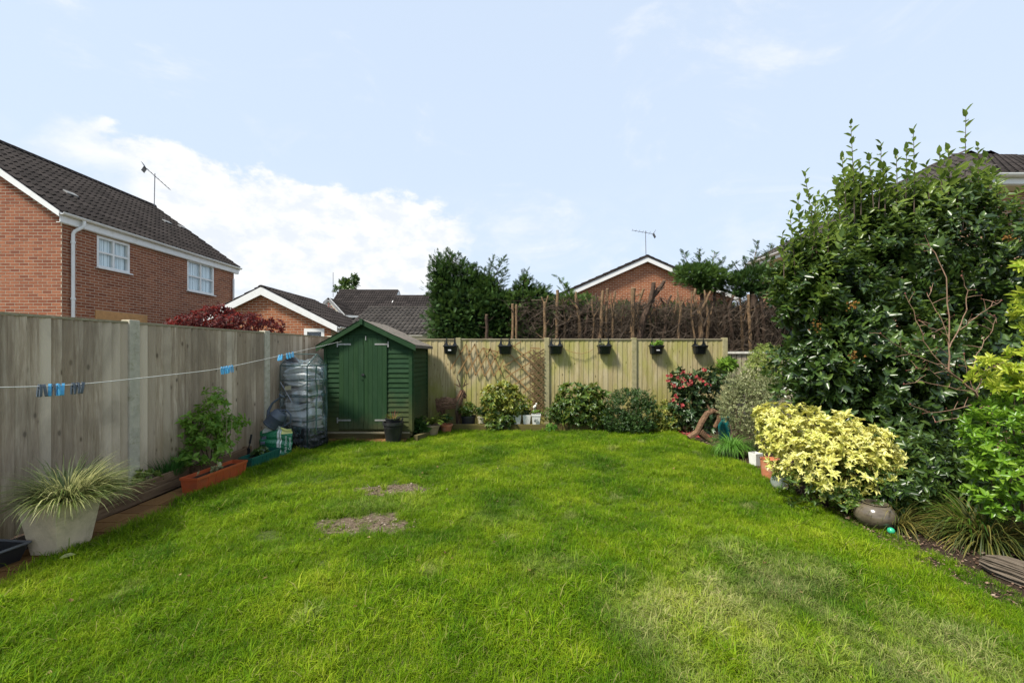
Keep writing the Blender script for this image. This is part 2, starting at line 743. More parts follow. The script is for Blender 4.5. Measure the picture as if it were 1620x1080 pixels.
# ================================================================== fences
m_lfence = wood('weathered_fence_wood', [(.24, .175, .115), (.50, .395, .285), (.74, .62, .475)], algae=(.22, .165, .07),
                algae_z=(.0, .8), algae_amt=.6, tone=.9, bump=1.0, patch=.5, patchcol=(.20, .16, .12))
m_bfence = wood('green_tinged_fence_wood', [(.25, .195, .10), (.43, .355, .19), (.58, .50, .33)], algae=(.20, .185, .035),
                algae_z=(.0, 1.3), algae_amt=.65, patch=.6, tone=.45, patchcol=(.27, .28, .04))
m_post = plain('concrete_post', (.46, .42, .33), .92, 0, .15, 14, .6, .006, .2, (.20, .19, .10))
m_postg = plain('mossy_concrete_post', (.30, .27, .15), .92, 0, .18, 12, .6, .006, .2, (.19, .19, .06))
m_capr = wood('fence_cap_wood', [(.22, .18, .11), (.30, .26, .17), (.40, .36, .26)], grain=(1.2, 14, 14), knots=False, tone=.2)


def fence_run(pts, top, post_w, mat, pmat, label, n_boards, cap=.022, face=1, seed=3, skip_first_post=False,
              base_z=.0, post_extra=.02, relief=.030):
    """Close-boarded panels slotted between posts. pts: post centres; face=+1 shows boards towards +normal."""
    r = random.Random(seed)
    root = thing('panel_fence', label, 'fence', (pts[0][0], pts[0][1], 0))
    o0 = Vector((pts[0][0], pts[0][1], 0))
    for i, q in enumerate(pts):
        q = Vector((q[0], q[1], 0))
        if i < len(pts) - 1:
            d = (Vector((pts[i + 1][0], pts[i + 1][1], 0)) - q).normalized()
        if not (skip_first_post and i == 0):
            rot = Matrix.Rotation(math.atan2(d.y, d.x), 3, 'Z')
            mb = MB().box(q - o0 + Vector((0, 0, (top + post_extra - .4) / 2)), (post_w, .105, top + post_extra + .4), rot)
            mb.build('concrete_post', pmat, root, bevel=.008)
        if i == len(pts) - 1:
            break
        a = q
        b = Vector((pts[i + 1][0], pts[i + 1][1], 0))
        L = (b - a).length - post_w
        st = a + d * (post_w / 2)
        nrm = Vector((d.y, -d.x, 0)) * face
        panel = MB()
        # rails behind the boards
        for z in (.25, 1.0, top - .15):
            panel.bar(st - o0 - nrm * .022 + Vector((0, 0, z)), st + d * L - o0 - nrm * .022 + Vector((0, 0, z)), .035, .07)
        pan = panel.build('rail', m_capr, root)
        nb = n_boards
        pitch = L / nb
        for k in range(nb):
            w = pitch + .017
            c = st + d * (pitch * (k + .5)) - o0
            z0 = base_z + r.uniform(-.006, .004)
            z1 = top - cap - r.uniform(0, .004)
            # feather-edge board: thin on one side, thick on the other, lapping its neighbour
            s = d * (w / 2)
            th0, th1 = .006, .0165
            off = r.uniform(-.0015, .0015)
            f0 = c - s + nrm * (.006 + off)
            f1 = c + s + nrm * (relief + off)
            b0 = c - s - nrm * .001
            b1 = c + s + nrm * .0025
            lean = d * r.uniform(-.002, .002)
            mb = MB()
            vs = []
            for z, ln in ((z0, Vector()), (z1, lean)):
                for v in (b0, b1, f1, f0):
                    vs.append(v + ln + Vector((0, 0, z)))
            mb.add(vs, [(0, 1, 2, 3), (7, 6, 5, 4), (0, 4, 5, 1), (1, 5, 6, 2), (2, 6, 7, 3), (3, 7, 4, 0)])
            mb.build('board', mat, root)
        if cap:
            MB().bar(st - o0 + Vector((0, 0, top - cap / 2 + .001)), st + d * L - o0 + Vector((0, 0, top - cap / 2 + .001)), .062, cap).build(
                'capping_rail', m_capr, root)
    return root


def fx(y):
    """x of the left boundary at distance y"""
    return -4.64 + .108 * y


ys = [-1.2, .72, 2.62, 4.54, 6.62, 8.55]
fence_run([(fx(y), y) for y in ys], 1.90, .115, m_lfence, m_post,
          'long weathered grey-brown wooden fence with concrete posts along the left side of the lawn', 21, face=1, seed=4)
bx = [-3.60, -1.17, .76, 2.66, 4.64]
fence_run([(x, 9.12) for x in bx], 1.885, .105, m_bfence, m_postg,
          'yellow-green stained wooden fence across the far end, hung with black planters', 17, face=1, seed=8,
          skip_first_post=True, relief=.0165)
# short lower fence beyond the corner
m_sfence = wood('pale_fence_wood', [(.24, .20, .14), (.36, .31, .22), (.47, .42, .31)], tone=.3)
low = thing('low_fence', 'short pale slatted fence panel with a white cap beside the corner post', 'fence', (4.78, 9.55, 0))
for k in range(16):
    MB().box((.06 + k * .118, 0, .78), (.10, .02, 1.56)).build('board', m_sfence, low)
MB().box((.9, -.012, 1.585), (1.95, .07, .05)).build('capping_rail', plain('white_cap', (.62, .60, .52), .7), low)
MB().box((-.03, 0, .8), (.07, .07, 1.6)).build('post', m_sfence, low)
MB().box((.9, .02, 1.2), (1.9, .03, .08)).build('rail', m_sfence, low)

# ================================================================== houses
m_mortar = plain('mortar', (.44, .36, .27), .95, 0, .15, 20, .4, .004, .1)
m_brick_a = brickmat('red_orange_brick', (.19, .062, .036), (.28, .098, .050), (.36, .14, .072), (.22, .075, .04))
m_brick_b = brickmat('bright_orange_brick', (.24, .075, .034), (.33, .115, .048), (.40, .155, .07), (.27, .09, .04))
m_white = plain('white_upvc', (.72, .72, .70), .35, 0, .04, 6, .05, .002, .5, (.55, .54, .47))
m_cream = plain('cream_render', (.70, .66, .56), .8, 0, .06, 5, .2)
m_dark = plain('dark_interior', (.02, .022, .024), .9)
m_lead = plain('lead_grey', (.20, .20, .21), .6)


def tilemat(name, a, b, moss):
    m, t = new_mat(name)
    r = t.rnd()
    c = t.ramp(r, [(0, a), (.5, tuple((x + y) / 2 for x, y in zip(a, b))), (1, b)])
    n = t.noise(t.pos(), 9, 7, .7)
    n2 = t.noise(t.pos(), 60, 4, .6)
    c = t.mix(t.step(n, .52, .75, 0, .5), c, moss)
    c = t.mix(t.step(n2, .4, .65, 0, .35), c, tuple(x * 1.5 for x in b))
    t.done(t.bsdf(c, .9, 0, t.bump(n2, .5, .004), .12))
    return m


m_tile = tilemat('dark_brown_roof_tile', (.015, .0125, .012), (.036, .030, .028), (.042, .040, .03))
m_tile2 = tilemat('greyish_roof_tile', (.028, .025, .022), (.060, .053, .047), (.07, .066, .05))

# curtain behind glass
m_curt, t = new_mat('net_curtain')
w = t.n.new('ShaderNodeTexWave')
w.inputs['Scale'].default_value = 7
w.inputs['Distortion'].default_value = 2.5
w.inputs['Detail'].default_value = 2
t.l.new(t.pos((1, 1, .12)), w.inputs['Vector'])
t.done(t.bsdf(t.ramp(w.outputs['Fac'], [(.1, (.45, .52, .54)), (.8, (.86, .93, .94))]), .9))
m_glass, t = new_mat('window_glass')
gl = t.n.new('ShaderNodeBsdfGlossy')
gl.inputs['Roughness'].default_value = .03
gl.inputs['Color'].default_value = (.9, .95, 1, 1)
tp = t.n.new('ShaderNodeBsdfTransparent')
tp.inputs[0].default_value = (.97, .985, .985, 1)
mx = t.n.new('ShaderNodeMixShader')
fr = t.n.new('ShaderNodeLayerWeight')
fr.inputs[0].default_value = .5
t.l.new(t.math('MULTIPLY_ADD', t.math('POWER', fr.outputs['Facing'], 4.0), .5, .05), mx.inputs[0])
t.l.new(tp.outputs[0], mx.inputs[1])
t.l.new(gl.outputs[0], mx.inputs[2])
t.done(mx.outputs[0])

BR = MB().box((0, 0, 0), (.210, .006, .060)).mesh('brick', m_brick_a)
BR_B = MB().box((0, 0, 0), (.210, .006, .060)).mesh('brick', m_brick_b)


def clip_ok(poly, u, z):
    """inside test for a polygon in wall coordinates"""
    c = False
    n = len(poly)
    for i in range(n):
        x1, y1 = poly[i]
        x2, y2 = poly[(i + 1) % n]
        if (y1 > z) != (y2 > z) and u < (x2 - x1) * (z - y1) / (y2 - y1) + x1:
            c = not c
    return c


def brick_wall(root, o, udir, out, poly, holes=(), mesh=None, zmin=1.2, limit=300, thick=.25, minpx=9, seed=1, zcut=None):
    """Wall in the vertical plane through o: mortar slab with every brick standing 6 mm proud.
    poly: outline [(u,z)...]; holes: (u0,u1,z0,z1)."""
    r = random.Random(seed)
    mesh = mesh or BR
    o = Vector(o)
    ud, out = Vector(udir).normalized(), Vector(out).normalized()
    # mortar slab with the openings cut out: column strips between the opening edges
    loc0 = Vector(root.location)
    us = sorted({u for u, z in poly} | {h[0] for h in holes} | {h[1] for h in holes})
    slab = MB()

    def zrange(u):
        zs = []
        n = len(poly)
        for i in range(n):
            (x1, y1), (x2, y2) = poly[i], poly[(i + 1) % n]
            if min(x1, x2) <= u <= max(x1, x2) and abs(x1 - x2) > 1e-6:
                zs.append(y1 + (y2 - y1) * (u - x1) / (x2 - x1))
        return min(zs), max(zs)
    for ua, ub in zip(us[:-1], us[1:]):
        e = 1e-5
        la, ha = zrange(ua + e)
        lb, hb = zrange(ub - e)
        cuts = [(h[2], h[3]) for h in holes if h[0] < (ua + ub) / 2 < h[1]]
        segs = []
        z = (la, lb)
        for c0, c1 in sorted(cuts):
            segs.append((z, (c0, c0)))
            z = (c1, c1)
        segs.append((z, (ha, hb)))
        for (a0, b0), (a1, b1) in segs:
            A = o + ud * ua - loc0
            B = o + ud * ub - loc0
            slab.prism([A + Vector((0, 0, a0)), B + Vector((0, 0, b0)), B + Vector((0, 0, b1)), A + Vector((0, 0, a1))],
                       -out * thick)
    slab.build('wall', m_mortar, root)
    rot = Matrix((ud, -out, Vector((0, 0, 1)))).transposed()
    mats4 = []
    umin, umax = min(u for u, z in poly), max(u for u, z in poly)
    zmax = max(z for u, z in poly)
    z = zmin + .0375
    row = 0
    while z < zmax:
        u = umin + .1125 - (.1125 if row % 2 else 0)
        while u < umax + .1:
            ok = True
            cu, sc = u, 1.0
            lo, hi = u - .1075, u + .1075
            if lo < umin:
                lo = umin
            if hi > umax:
                hi = umax
            for h in holes:
                if h[2] - .03 < z < h[3] + .03:
                    if lo < h[1] and hi > h[0]:
                        if hi > h[1] + .02:
                            lo = h[1]
                        elif lo < h[0] - .02:
                            hi = h[0]
                        else:
                            ok = False
            if hi - lo < .03:
                ok = False
            cu, sc = (lo + hi) / 2, (hi - lo) / .215
            if ok and clip_ok(poly, cu, z + .03) and clip_ok(poly, lo + .02, z - .03) and clip_ok(poly, hi - .02, z - .03):
                M = Matrix.Translation(o - loc0 + ud * cu + Vector((0, 0, z)) + out * (.000 + r.uniform(-.0006, .0006))) @ rot.to_4x4() @ Matrix.Diagonal((sc, 1, 1, 1))
                mats4.append(M)
            u += .225
        z += .075
        row += 1
    pieces(root, 'brick', mesh, mats4, limit=limit, size=.215, minpx=minpx)


def tile_mesh(mat, w=.33, l=.40, rolls=2):
    """Interlocking tile: flat pans with raised rolls, thick front lip; x across, y up the slope, z out."""
    prof = []
    n = rolls
    for k in range(n):
        b = k / n
        s = 1 / n
        prof += [(b + .02 * s, .0), (b + .48 * s, .0), (b + .60 * s, .026), (b + .74 * s, .036), (b + .88 * s, .026)]
    prof.append((1.0, .004))
    vs, fs = [], []
    m = len(prof)
    for y, dz in ((0, .030), (l, .002)):
        for x, h in prof:
            vs.append(((x - .5) * w, y, h + dz))
    for x, h in prof:
        vs.append(((x - .5) * w, 0.0, h + .002 - .012))
    for i in range(m - 1):
        fs.append((i, i + 1, m + i + 1, m + i))
        fs.append((2 * m + i, 2 * m + i + 1, i + 1, i))
    me = bpy.data.meshes.new('roof_tile')
    me.from_pydata(vs, [], fs)
    me.materials.append(mat)
    return me


TILE = tile_mesh(m_tile)
TILE2 = tile_mesh(m_tile2)
TILE_S = tile_mesh(m_tile, .33, .40, 1)


def roof_slope(root, o, udir, vdir, poly, mesh=None, gauge=.34, w=.33, limit=300, minpx=10, deck=True, thick=.10, seed=1, under=None):
    """o: eave corner on the roof plane; u along the eave, v up the slope; poly outline in (u, v)."""
    mesh = mesh or TILE
    r = random.Random(seed)
    o = Vector(o)
    loc0 = Vector(root.location)
    u, v = Vector(udir).normalized(), Vector(vdir).normalized()
    n = u.cross(v).normalized()
    if n.z < 0:
        n = -n
    if deck:
        MB().prism([o - loc0 + u * a + v * b for a, b in poly], -n * thick).build('roof_deck', under or m_lead, root)
    rot = Matrix((u, v, n)).transposed()
    if rot.determinant() < 0:
        rot = Matrix((-u, v, n)).transposed()
    mats4 = []
    vmax = max(b for a, b in poly)
    umin, umax = min(a for a, b in poly), max(a for a, b in poly)
    vv = -.04
    while vv < vmax - .10:
        uu = umin + w / 2
        while uu < umax:
            if clip_ok(poly, uu, max(.02, vv + gauge / 2)):
                wob = Matrix.Rotation(r.uniform(-.006, .006), 4, 'Z') @ Matrix.Rotation(r.uniform(-.006, .006), 4, 'X')
                ly = min(1.0, (vmax - .01 - vv) / .40)
                mats4.append(Matrix.Translation(o - loc0 + u * uu + v * vv + n * (.004 + r.uniform(0, .003))) @ rot.to_4x4() @ wob @ Matrix.Diagonal((1, ly, 1, 1)))
            uu += w
        vv += gauge
    pieces(root, 'roof_tile', mesh, mats4, limit=limit, size=.33, minpx=minpx)


def ridge_tiles(root, a, b, mat, r=.12, step=.45, name='ridge_tile', limit=60):
    loc0 = Vector(root.location)
    a, b = Vector(a) - loc0, Vector(b) - loc0
    L = (b - a).length
    d = (b - a).normalized()
    n = max(1, int(L / step))
    side = d.cross(Vector((0, 0, 1))).normalized()
    up = side.cross(d)
    for k in range(n):
        p0 = a + d * (L * k / n)
        p1 = a + d * (L * (k + 1) / n + .02)
        vs, fs = [], []
        for q, rr in ((p0, r * 1.025), (p1, r)):
            for j in range(7):
                an = PI * j / 6
                vs.append(q + side * math.cos(an) * rr * 1.15 + up * (math.sin(an) * rr * .9 - .085))
        for j in range(6):
            fs.append((j, j + 1, 8 + j, 7 + j))
        fs.append(tuple(range(7)))
        fs.append(tuple(range(13, 6, -1)))
        MB().add(vs, fs).build(name, mat, root)


def casement(root, o, ud, out, w, h, cols=2, rows=2, mullion=.05, frame=.06, curtain=True, depth=.09, glass=True, sill=True):
    """White window in an opening whose lower corner is o (world)."""
    o = Vector(o) - Vector(root.location)
    ud, out = Vector(ud).normalized(), Vector(out).normalized()
    Z = Vector((0, 0, 1))
    ctr = o - out * .03
    mb = MB()
    for a, b in (((0, 0), (w, 0)), ((0, h), (w, h))):
        mb.bar(ctr + ud * a[0] + Z * (a[1] + (frame / 2 if a[1] == 0 else -frame / 2)), ctr + ud * b[0] + Z * (b[1] + (frame / 2 if b[1] == 0 else -frame / 2)), .07, frame)
    for x in (frame / 2, w - frame / 2):
        mb.bar(ctr + ud * x + Z * frame, ctr + ud * x + Z * (h - frame), frame, .07, up=tuple(out))
    win = mb.build('window', m_white, root)
    for k in range(1, cols):
        x = w * k / cols
        MB().bar(ctr + ud * x + Z * frame, ctr + ud * x + Z * (h - frame), mullion, .055, up=tuple(out)).build('mullion', m_white, win)
    for k in range(1, rows):
        z = h * k / rows
        MB().bar(ctr + ud * frame + Z * z, ctr + ud * (w - frame) + Z * z, .053, mullion).build('glazing_bar', m_white, win)
    for i in range(cols):
        for j in range(rows):
            a = ctr - out * .012 + ud * (w * i / cols + .03) + Z * (h * j / rows + .03)
            MB().prism([a, a + ud * (w / cols - .06), a + ud * (w / cols - .06) + Z * (h / rows - .06), a + Z * (h / rows - .06)], -out * .006).build('pane', m_glass, win)
    a = ctr - out * .07
    if curtain:
        vs, fs = [], []
        N = 60
        for i in range(N + 1):
            off = .018 * math.sin(i * 1.7) + .01 * math.sin(i * .63)
            for zz in (.02, h - .02):
                vs.append(a + ud * (.02 + (w - .04) * i / N) + out * off + Z * zz)
        for i in range(N):
            fs.append((2 * i, 2 * i + 2, 2 * i + 3, 2 * i + 1))
        MB().add(vs, fs).build('curtain', m_curt, win, smooth=True)
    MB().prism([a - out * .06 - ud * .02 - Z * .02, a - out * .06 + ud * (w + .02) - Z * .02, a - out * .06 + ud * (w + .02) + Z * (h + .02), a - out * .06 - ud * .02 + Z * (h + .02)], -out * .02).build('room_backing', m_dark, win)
    if sill:
        MB().bar(o + out * .02 - Z * .02 - ud * .03, o + out * .02 - Z * .02 + ud * (w + .03), .12, .035).build('sill', m_white, win)
    return win


def gutter(root, a, b, out, mat=None, r=.06):
    loc0 = Vector(root.location)
    a, b = Vector(a) - loc0, Vector(b) - loc0
    out = Vector(out)
    vs, fs = [], []
    N = 8
    for q in (a, b):
        for j in range(N + 1):
            an = PI + PI * j / N
            vs.append(q + out * (math.cos(an) * r + r) + Vector((0, 0, math.sin(an) * r)))
        for j in range(N, -1, -1):
            an = PI + PI * j / N
            vs.append(q + out * (math.cos(an) * (r - .008) + r) + Vector((0, 0, math.sin(an) * (r - .008))))
    M = 2 * N + 2
    for j in range(M):
        fs.append((j, (j + 1) % M, M + (j + 1) % M, M + j))
    fs.append(tuple(range(M)))
    fs.append(tuple(range(2 * M - 1, M - 1, -1)))
    return MB().add(vs, fs).build('gutter', mat or m_white, root)


# ---------------------------------------------------------------- left house
# side wall in plane x = -10.95 from y=10.35 to 16.95, eaves 5.0 m, ridge x=-14.5
XW, Y0, Y1, ZE, XR, ZR = -10.97, 10.17, 16.45, 4.93, -14.30, 7.33
lh = thing('brick_house', 'two-storey red brick house on the left with white window frames and a dark tiled roof', 'house', (XW, Y0, 0))
HS = [(XW, 12.05 - Y0, 13.0 - Y0), (XW, 16.0 - Y0, 17.2 - Y0)]
# windows from the photograph: px 153..205 and 296..338 on that wall
wa0, wa1 = -XW * F / (CX - 153), -XW * F / (CX - 205)
wb0, wb1 = -XW * F / (CX - 296), -XW * F / (CX - 338)
zt = EYE + (HY - 372) / F * wa0
zb = EYE + (HY - 422) / F * wa0
ztb = EYE + (HY - 410) / F * wb0
zbb = EYE + (HY - 459) / F * wb0
holes = [(wa0 - Y0, wa1 - Y0, zb, zt), (wb0 - Y0, wb1 - Y0, zbb, ztb)]
brick_wall(lh, (XW, Y0, 0), (0, 1, 0), (1, 0, 0), [(0, 0), (Y1 - Y0, 0), (Y1 - Y0, ZE), (0, ZE)], holes, limit=300, seed=5, zmin=1.9)
casement(lh, (XW, wa0, zb), (0, 1, 0), (1, 0, 0), wa1 - wa0, zt - zb)
casement(lh, (XW, wb0, zbb), (0, 1, 0), (1, 0, 0), wb1 - wb0, ztb - zbb)
slope = (ZR - ZE) / (XW - XR)
gw = 2 * (XW - XR)
brick_wall(lh, (XW - gw, Y0 - .004, 0), (1, 0, 0), (0, -1, 0), [(0, 0), (gw - .001, 0), (gw - .001, ZE), (gw / 2, ZR - .05), (0, ZE)], (), limit=300, seed=6, zmin=1.9)
MB().prism([(0 - gw, Y1 - Y0 - .02, 0), (-.3, Y1 - Y0 - .02, 0), (-.3, Y1 - Y0 - .02, ZE - .2), (-gw / 2, Y1 - Y0 - .02, ZR - .25), (-gw, Y1 - Y0 - .02, ZE - .2)], (0, -.2, 0)).build('end_wall', m_mortar, lh)
MB().box((-gw + .1, (Y1 - Y0) / 2, ZE / 2), (.2, Y1 - Y0 - .6, ZE)).build('far_wall', m_mortar, lh)
ov = .17
# roof: eave edge projects beyond the wall
ex = XW + .11
ez = 4.99
vlen = math.hypot(ex - XR, ZR + .12 - ez)
vd = Vector((XR - ex, 0, ZR + .12 - ez)).normalized()
roof_slope(lh, (ex, Y0 - ov, ez), (0, 1, 0), vd, [(0, 0), (Y1 - Y0 + 2 * ov, 0), (Y1 - Y0 + 2 * ov, vlen), (0, vlen)], seed=2)
ex2 = 2 * XR - ex
roof_slope(lh, (ex2, Y0 - ov, ez), (0, 1, 0), Vector((XR - ex2, 0, ZR + .12 - ez)), [(0, 0), (Y1 - Y0 + 2 * ov, 0), (Y1 - Y0 + 2 * ov, vlen), (0, vlen)], seed=3, limit=0, minpx=999)
ridge_tiles(lh, (XR, Y0 - ov, ZR + .17), (XR, Y1 + ov, ZR + .17), m_tile)
L0 = Vector(lh.location)
nrm = Vector((-vd.z, 0, vd.x))
for yy in (Y0 - ov - .012, Y1 + ov - .012):
    a = Vector((ex + .01, yy, ez - .14)) - L0
    b = Vector((XR, yy, ZR - .02)) - L0
    MB().prism([a, a + Vector((0, 0, .13)), b + Vector((0, 0, .12)), b + Vector((0, 0, -.09))], (0, .024, 0)).build('bargeboard', m_white, lh)
    a2 = Vector((ex2 - .01, yy, ez - .14)) - L0
    MB().prism([a2, b + Vector((0, 0, -.09)), b + Vector((0, 0, .12)), a2 + Vector((0, 0, .13))], (0, .024, 0)).build('bargeboard', m_white, lh)
MB().box((.10, (Y1 - Y0) / 2, ez - .155), (.02, Y1 - Y0 + 2 * ov - .06, .20)).build('fascia', m_white, lh)
MB().box((.05, (Y1 - Y0) / 2, ez - .262), (.085, Y1 - Y0 + 2 * ov - .06, .014)).build('soffit', m_white, lh)
gutter(lh, (ex + .002, Y0 - ov, ez - .03), (ex + .002, Y1 + ov, ez - .03), (1, 0, 0))
dp = MB()
dp.tube([(.17, .36, ez - .09), (.17, .36, ez - .20), (.15, .33, ez - .26), (.08, .22, ez - .38), (.06, .20, ez - .46), (.06, .20, .0)], .038, 10)
dp.build('downpipe', m_white, lh, smooth=True)
for z in (2.9, 4.3):
    MB().tube([(.06, .20, z), (.06, .20, z + .05)], .048, 10).build('pipe_bracket', m_white, lh)
MB().tube([(.07, Y1 - Y0 - .12, ez - .5), (.07, Y1 - Y0 - .12, 0)], .034, 8).build('downpipe', m_white, lh, smooth=True)
la = -XW * F / (CX - 150) - Y0
lb = -XW * F / (CX - 232) - Y0
zl = EYE + (HY - 490) / F * (la + Y0)
MB().box((.012, (la + lb) / 2, zl - .12), (.024, lb - la, .24)).build('lintel', plain('tan_lintel', (.45, .24, .09), .8), lh)
# pale vents and patches on the roof
for (px, py) in ((110, 309), (263, 353), (287, 361)):
    # solve on the roof plane: x = ex + s*vd.x, z = ez + s*vd.z along the view ray
    k = (px - CX) / F
    kz = -(py - HY) / F
    # k*d = ex + s*vd.x ; EYE + kz*d = ez + s*vd.z
    A = np.array([[k, -vd.x], [kz, -vd.z]])
    dd, s = np.linalg.solve(A, np.array([ex, ez - EYE]))
    c = Vector((ex + s * vd.x, dd, ez + s * vd.z)) - L0 + nrm * 0
    n = Vector((vd.z, 0, -vd.x))
    rt = Matrix((Vector((0, 1, 0)), vd, n)).transposed()
    MB().box(c + n * .055, (.30, .16, .05), rt).build('roof_vent', plain('pale_vent', (.20, .20, .19), .6), lh, bevel=.01)
# alarm box on the gable
ab = MB().box((-2.30 - .0, -.055, 4.98), (.30, .07, .12)).build('alarm_box', m_white, lh, bevel=.015)
MB().box((0, 0, 0), (.28, .075, .07)).build('blue_cover', plain('blue_plastic', (.03, .12, .32), .4), ab, bevel=.01, loc=(-2.30, -.057, 5.07))


def aerial(label, foot, h, boom, n_el, rz, tilt=0.0, loc_z=0, el=.32):
    root = thing('tv_aerial', label, 'aerial', foot, rz)
    m = m_alu
    MB().tube([(0, 0, 0), (.02, 0, h)], .014, 6).build('mast', m, root)
    bm_ = MB().tube([(-boom * .35, 0, h - .08 - tilt * boom * .35), (boom * .65, 0, h - .08 + tilt * boom * .65)], .011, 6).build('boom', m, root)
    for k in range(n_el):
        x = -boom * .33 + boom * .97 * k / (n_el - 1)
        z = h - .08 + tilt * x
        MB().tube([(x, -el * (.75 - .3 * k / n_el), z + .01), (x, el * (.75 - .3 * k / n_el), z + .01)], .006, 5).build('element', m, root)
    for s in (-1, 1):
        MB().bar((-boom * .35, -.02, h - .08 - tilt * boom * .35), (-boom * .35 - .08, -.02, h - .08 - tilt * boom * .35 + s * .16), .30, .008).build('reflector', m, root)
    return root


m_alu = plain('aerial_metal', (.16, .16, .17), .5, .6)
aerial('tilted TV aerial standing on the ridge of the left brick house', P(244, 326, 15.6), 1.22, .72, 8, math.radians(25), -.95)

# ---------------------------------------------------------------- garage (brick gable behind the left fence)
ga = thing('brick_garage', 'single-storey brick garage with white bargeboards between the red bush and the green shed', 'garage', (-7.44, 12.5, 0))
gz, gr = 2.38, 3.42
hw = 2.02
gs = (gr - gz) / hw
go = (-7.44 - hw, 12.5, 0)
wx0 = (481 - CX) / F * 12.5 + 7.44 + hw
wx1 = (513 - CX) / F * 12.5 + 7.44 + hw
wz1 = EYE + (HY - 520) / F * 12.5
brick_wall(ga, go, (1, 0, 0), (0, -1, 0), [(0, 0), (2 * hw, 0), (2 * hw, gz), (hw, gr), (0, gz)], [(wx0, wx1, 1.35, wz1)], mesh=BR_B, zmin=1.5, limit=300, seed=7)
casement(ga, (go[0] + wx0, 12.5, 1.35), (1, 0, 0), (0, -1, 0), wx1 - wx0, wz1 - 1.35, 1, 1, frame=.09, curtain=False)
MB().box((hw - .12, 3.0 / 2 + .1, gz / 2), (.2, 2.7, gz)).build('side_wall', m_mortar, ga)
MB().box((-hw + .12, 3.0 / 2 + .1, gz / 2), (.2, 2.7, gz)).build('side_wall', m_mortar, ga)
for s in (1, -1):
    e = .24
    ex_ = -7.44 + s * (hw + e)
    ez_ = gz - e * gs + .13
    v_ = Vector((-s * (hw + e), 0, gr + .13 - ez_))
    roof_slope(ga, (ex_, 12.36, ez_), (0, 1, 0), v_, [(0, 0), (3.3, 0), (3.3, v_.length), (0, v_.length)], seed=9 + s, limit=260 if s > 0 else 0, minpx=9 if s > 0 else 999)
    a = Vector((s * (hw + e), -.155, gz - e * gs - .045))
    b = Vector((0, -.155, gr - .04))
    MB().prism([a, a + Vector((0, 0, .17)), b + Vector((0, 0, .15)), b + Vector((0, 0, -.075))], (0, .026, 0)).build('bargeboard', m_white, ga)
    MB().box((s * (hw + e) - s * .02, 1.55, ez_ - .11), (.02, 3.2, .15)).build('fascia', m_white, ga)
    gutter(ga, (ex_, 12.36, ez_ - .02), (ex_, 15.6, ez_ - .02), (s, 0, 0), r=.055)
ridge_tiles(ga, (-7.44, 12.36, gr + .19), (-7.44, 15.66, gr + .19), m_tile, r=.085)
MB().tube([(hw + .30, .12, gz - .1), (hw + .28, .12, gz - .22), (hw + .08, .05, gz - .42), (hw + .06, .05, 0)], .036, 10).build('downpipe', m_cream, ga, smooth=True)

# ---------------------------------------------------------------- low building with the tiled roof just behind the shed
Yn, Yr = 13.6, 16.6
x0, x1 = (588 - CX) / F * Yr, 1.2
lb_ = thing('tiled_outbuilding', 'low cream outbuilding whose grey tiled roof rises just behind the green shed', 'outbuilding', (x0, Yn, 0))
zn = EYE + (HY - 529) / F * Yn
zr = EYE + (HY - 486) / F * Yr
v_ = Vector((0, Yr - Yn, zr - zn))
roof_slope(lb_, (x0 - .1, Yn, zn), (1, 0, 0), v_, [(0, 0), (x1 - x0, 0), (x1 - x0, v_.length), (0, v_.length)], mesh=TILE2, seed=14, limit=300, minpx=9)
v2_ = Vector((0, -(Yr - Yn), zr - zn))
roof_slope(lb_, (x0 - .1, 2 * Yr - Yn, zn), (1, 0, 0), v2_, [(0, 0), (x1 - x0, 0), (x1 - x0, v_.length), (0, v_.length)], mesh=TILE2, seed=15, limit=0, minpx=999)
ridge_tiles(lb_, (x0 - .1, Yr, zr + .03), (x1, Yr, zr + .03), m_tile2, r=.11)
MB().box(((x1 - x0) / 2, .35, zn / 2 - .08), (x1 - x0 - .3, .2, zn - .14)).build('wall', m_cream, lb_)
MB().prism([(.1, .3, 0), (.1, 2 * (Yr - Yn) - .3, 0), (.1, 2 * (Yr - Yn) - .3, zn), (.1, Yr - Yn, zr - .15), (.1, .3, zn)], (.2, 0, 0)).build('gable_wall', m_cream, lb_)
MB().box(((x1 - x0) / 2 - .1, .02, zn - .10), (x1 - x0, .03, .15)).build('fascia', m_cream, lb_)
gutter(lb_, (x0 - .1, Yn + .0, zn - .02), (x1, Yn + .0, zn - .02), (0, -1, 0), m_cream)

# ---------------------------------------------------------------- far cream house with a patterned gable
fh = thing('cream_house', 'distant cream house with a dark tiled roof and a small timber-patterned gable', 'house', P(530, 560, 27))
fh.location.z = 0
yn, yr = 27.0, 30.0
fx0 = (508 - CX) / F * yn
fxr = (537 - CX) / F * yr
fx1 = (629 - CX) / F * yr
zn = EYE + (HY - 505) / F * yn
zr = EYE + (HY - 459) / F * yr
v_ = Vector((0, yr - yn, zr - zn))
L = v_.length
o_ = Vector((fx0, yn, zn))
wtop0 = fxr - fx0
roof_slope(fh, o_, (1, 0, 0), v_, [(0, 0), (fx1 - fx0 + .3, 0), (fx1 - fx0, L), (wtop0, L)], seed=20, limit=120, minpx=7)
ridge_tiles(fh, (fxr, yr, zr + .03), (fx1, yr, zr + .03), m_tile, r=.12)
F0 = Vector(fh.location)
MB().box((Vector(((fx0 + fx1) / 2, yn + 1.9, zn / 2)) - F0), (fx1 - fx0 - .4, 3.4, zn - .1)).build('wall', m_cream, fh)
MB().prism([Vector((fx0, yn + .1, zn)) - F0, Vector((fxr, yr, zr - .05)) - F0, Vector((fx0, 2 * yr - yn, zn)) - F0], (.2, 0, 0)).build('end_wall', m_cream, fh)
v2_ = Vector((0, yn - yr, zr - zn))
